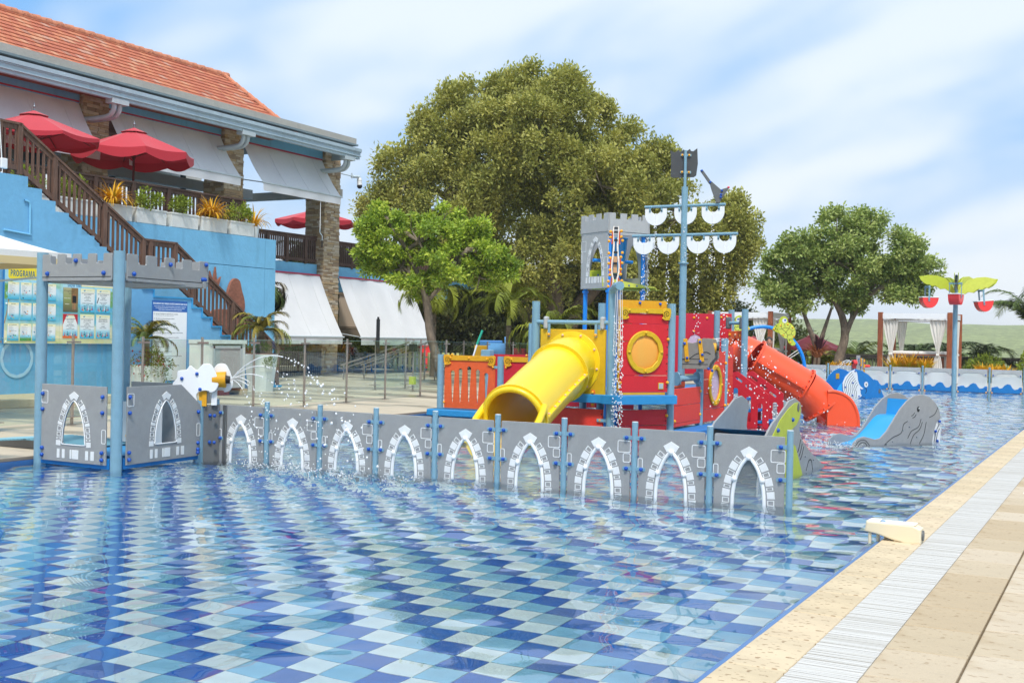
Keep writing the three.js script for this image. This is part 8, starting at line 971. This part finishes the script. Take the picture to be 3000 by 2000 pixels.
spray('water_spray', 'water jets from the toy cannon arching over the red climber', V(-6.42, 1.49, -18.75), [[2.5, 1.7, -1.2], [2.4, 1.4, -1.1], [2.2, 1.55, -1.0], [2.0, 0.9, -1.05], [2.2, 0.5, -1.0], [1.3, 0.5, -0.5], [0.7, 0.3, -0.2]].map(([x, y, z]) => ({ v: V(x, y, z), spread: 0.4, n: 46, rad: 0.0095, brk: 0.15, end: 0.85 })));
spray('water_spray', 'thin water jets of the board sprayer falling before the blue whale', Ld(10.78, 36.9, 0.99), [[-1.7, 1.0], [-1.3, 1.2], [-1.0, 1.0], [-0.7, 0.6], [-1.9, 0.5]].map(([x, y]) => ({ v: RT.clone().multiplyScalar(x).add(V(0, y, 0)).addScaledVector(FW, -0.5), spread: 0.35, n: 40, rad: 0.011, brk: 0.2, end: 0.65 })));
{ // shower under the elbow, drips below the sails and droplets about the splash
  const r = rngOf(91), dr = [], tb = []; const e = V(PL.M1[0] + 0.19, 2.34, PL.M1[1] + 0.19); for (let k = 0; k < 7; k++) { const x = (k - 3) * 0.016, z = (r() - 0.5) * 0.06; tb.push(tube([[e.x + x, e.y, e.z + z], [e.x + x * 1.3, e.y - 0.5, e.z + z], [e.x + x * 1.5, e.y - 1.0, e.z + z]], 0.0035, 10, 5)); } for (let i = 0; i < 420; i++) { const y = e.y - 0.4 - 1.9 * Math.pow(r(), 0.7); dr.push([V(e.x + (Math.floor(r() * 7) - 3) * 0.024 + (r() - 0.5) * 0.03, y, e.z + (r() - 0.5) * 0.08), 0.005 + 0.006 * r()]); } put('shower_water', 'curtain of water falling from the shower elbow on the ship', dr, tb);
  const d2 = []; for (const [x, y] of [[-0.53, 3.95], [0.02, 3.95], [0.52, 3.95], [-0.745, 3.44], [-0.29, 3.44], [0.26, 3.44], [0.74, 3.44]]) for (let i = 0; i < 70; i++) { const f = r(); d2.push([V(-6.933 + x + (r() - 0.5) * (0.02 + 0.12 * f), y - 0.34 - 1.6 * f * (y < 3.6 ? 1 : 0.45), -19.5 + (r() - 0.5) * 0.1), 0.004 + 0.007 * r()]); } for (let i = 0; i < 160; i++) d2.push([V(-7.79 + (r() - 0.5) * 0.12, 1.8 + 1.7 * r(), -19.95 + (r() - 0.5) * 0.1), 0.005 + 0.007 * r()]); put('dripping_water', 'drops of water falling below the white sails', d2);
  const d3 = []; for (const [x, z, s, n] of [[-9.0, -10.95, 0.5, 90], [-8.3, -10.75, 0.5, 110], [-7.9, -10.55, 0.4, 80], [-7.1, -10.8, 0.4, 50], [-4.0, -18.3, 0.45, 160], [-5.2, -23.2, 0.5, 120]]) for (let i = 0; i < n; i++) { const a = r() * 6.28, q = s * Math.sqrt(r()); d3.push([V(x + Math.cos(a) * q, 0.005 + 0.07 * Math.pow(r(), 3), z + Math.sin(a) * q * 0.6), 0.003 + 0.005 * r()]); } put('splash', 'white splashes where the jets strike the pool', d3);
}
scene.fog = new THREE.FogExp2(0xe8eef2, 0.0004);
renderer.render(scene, camera);
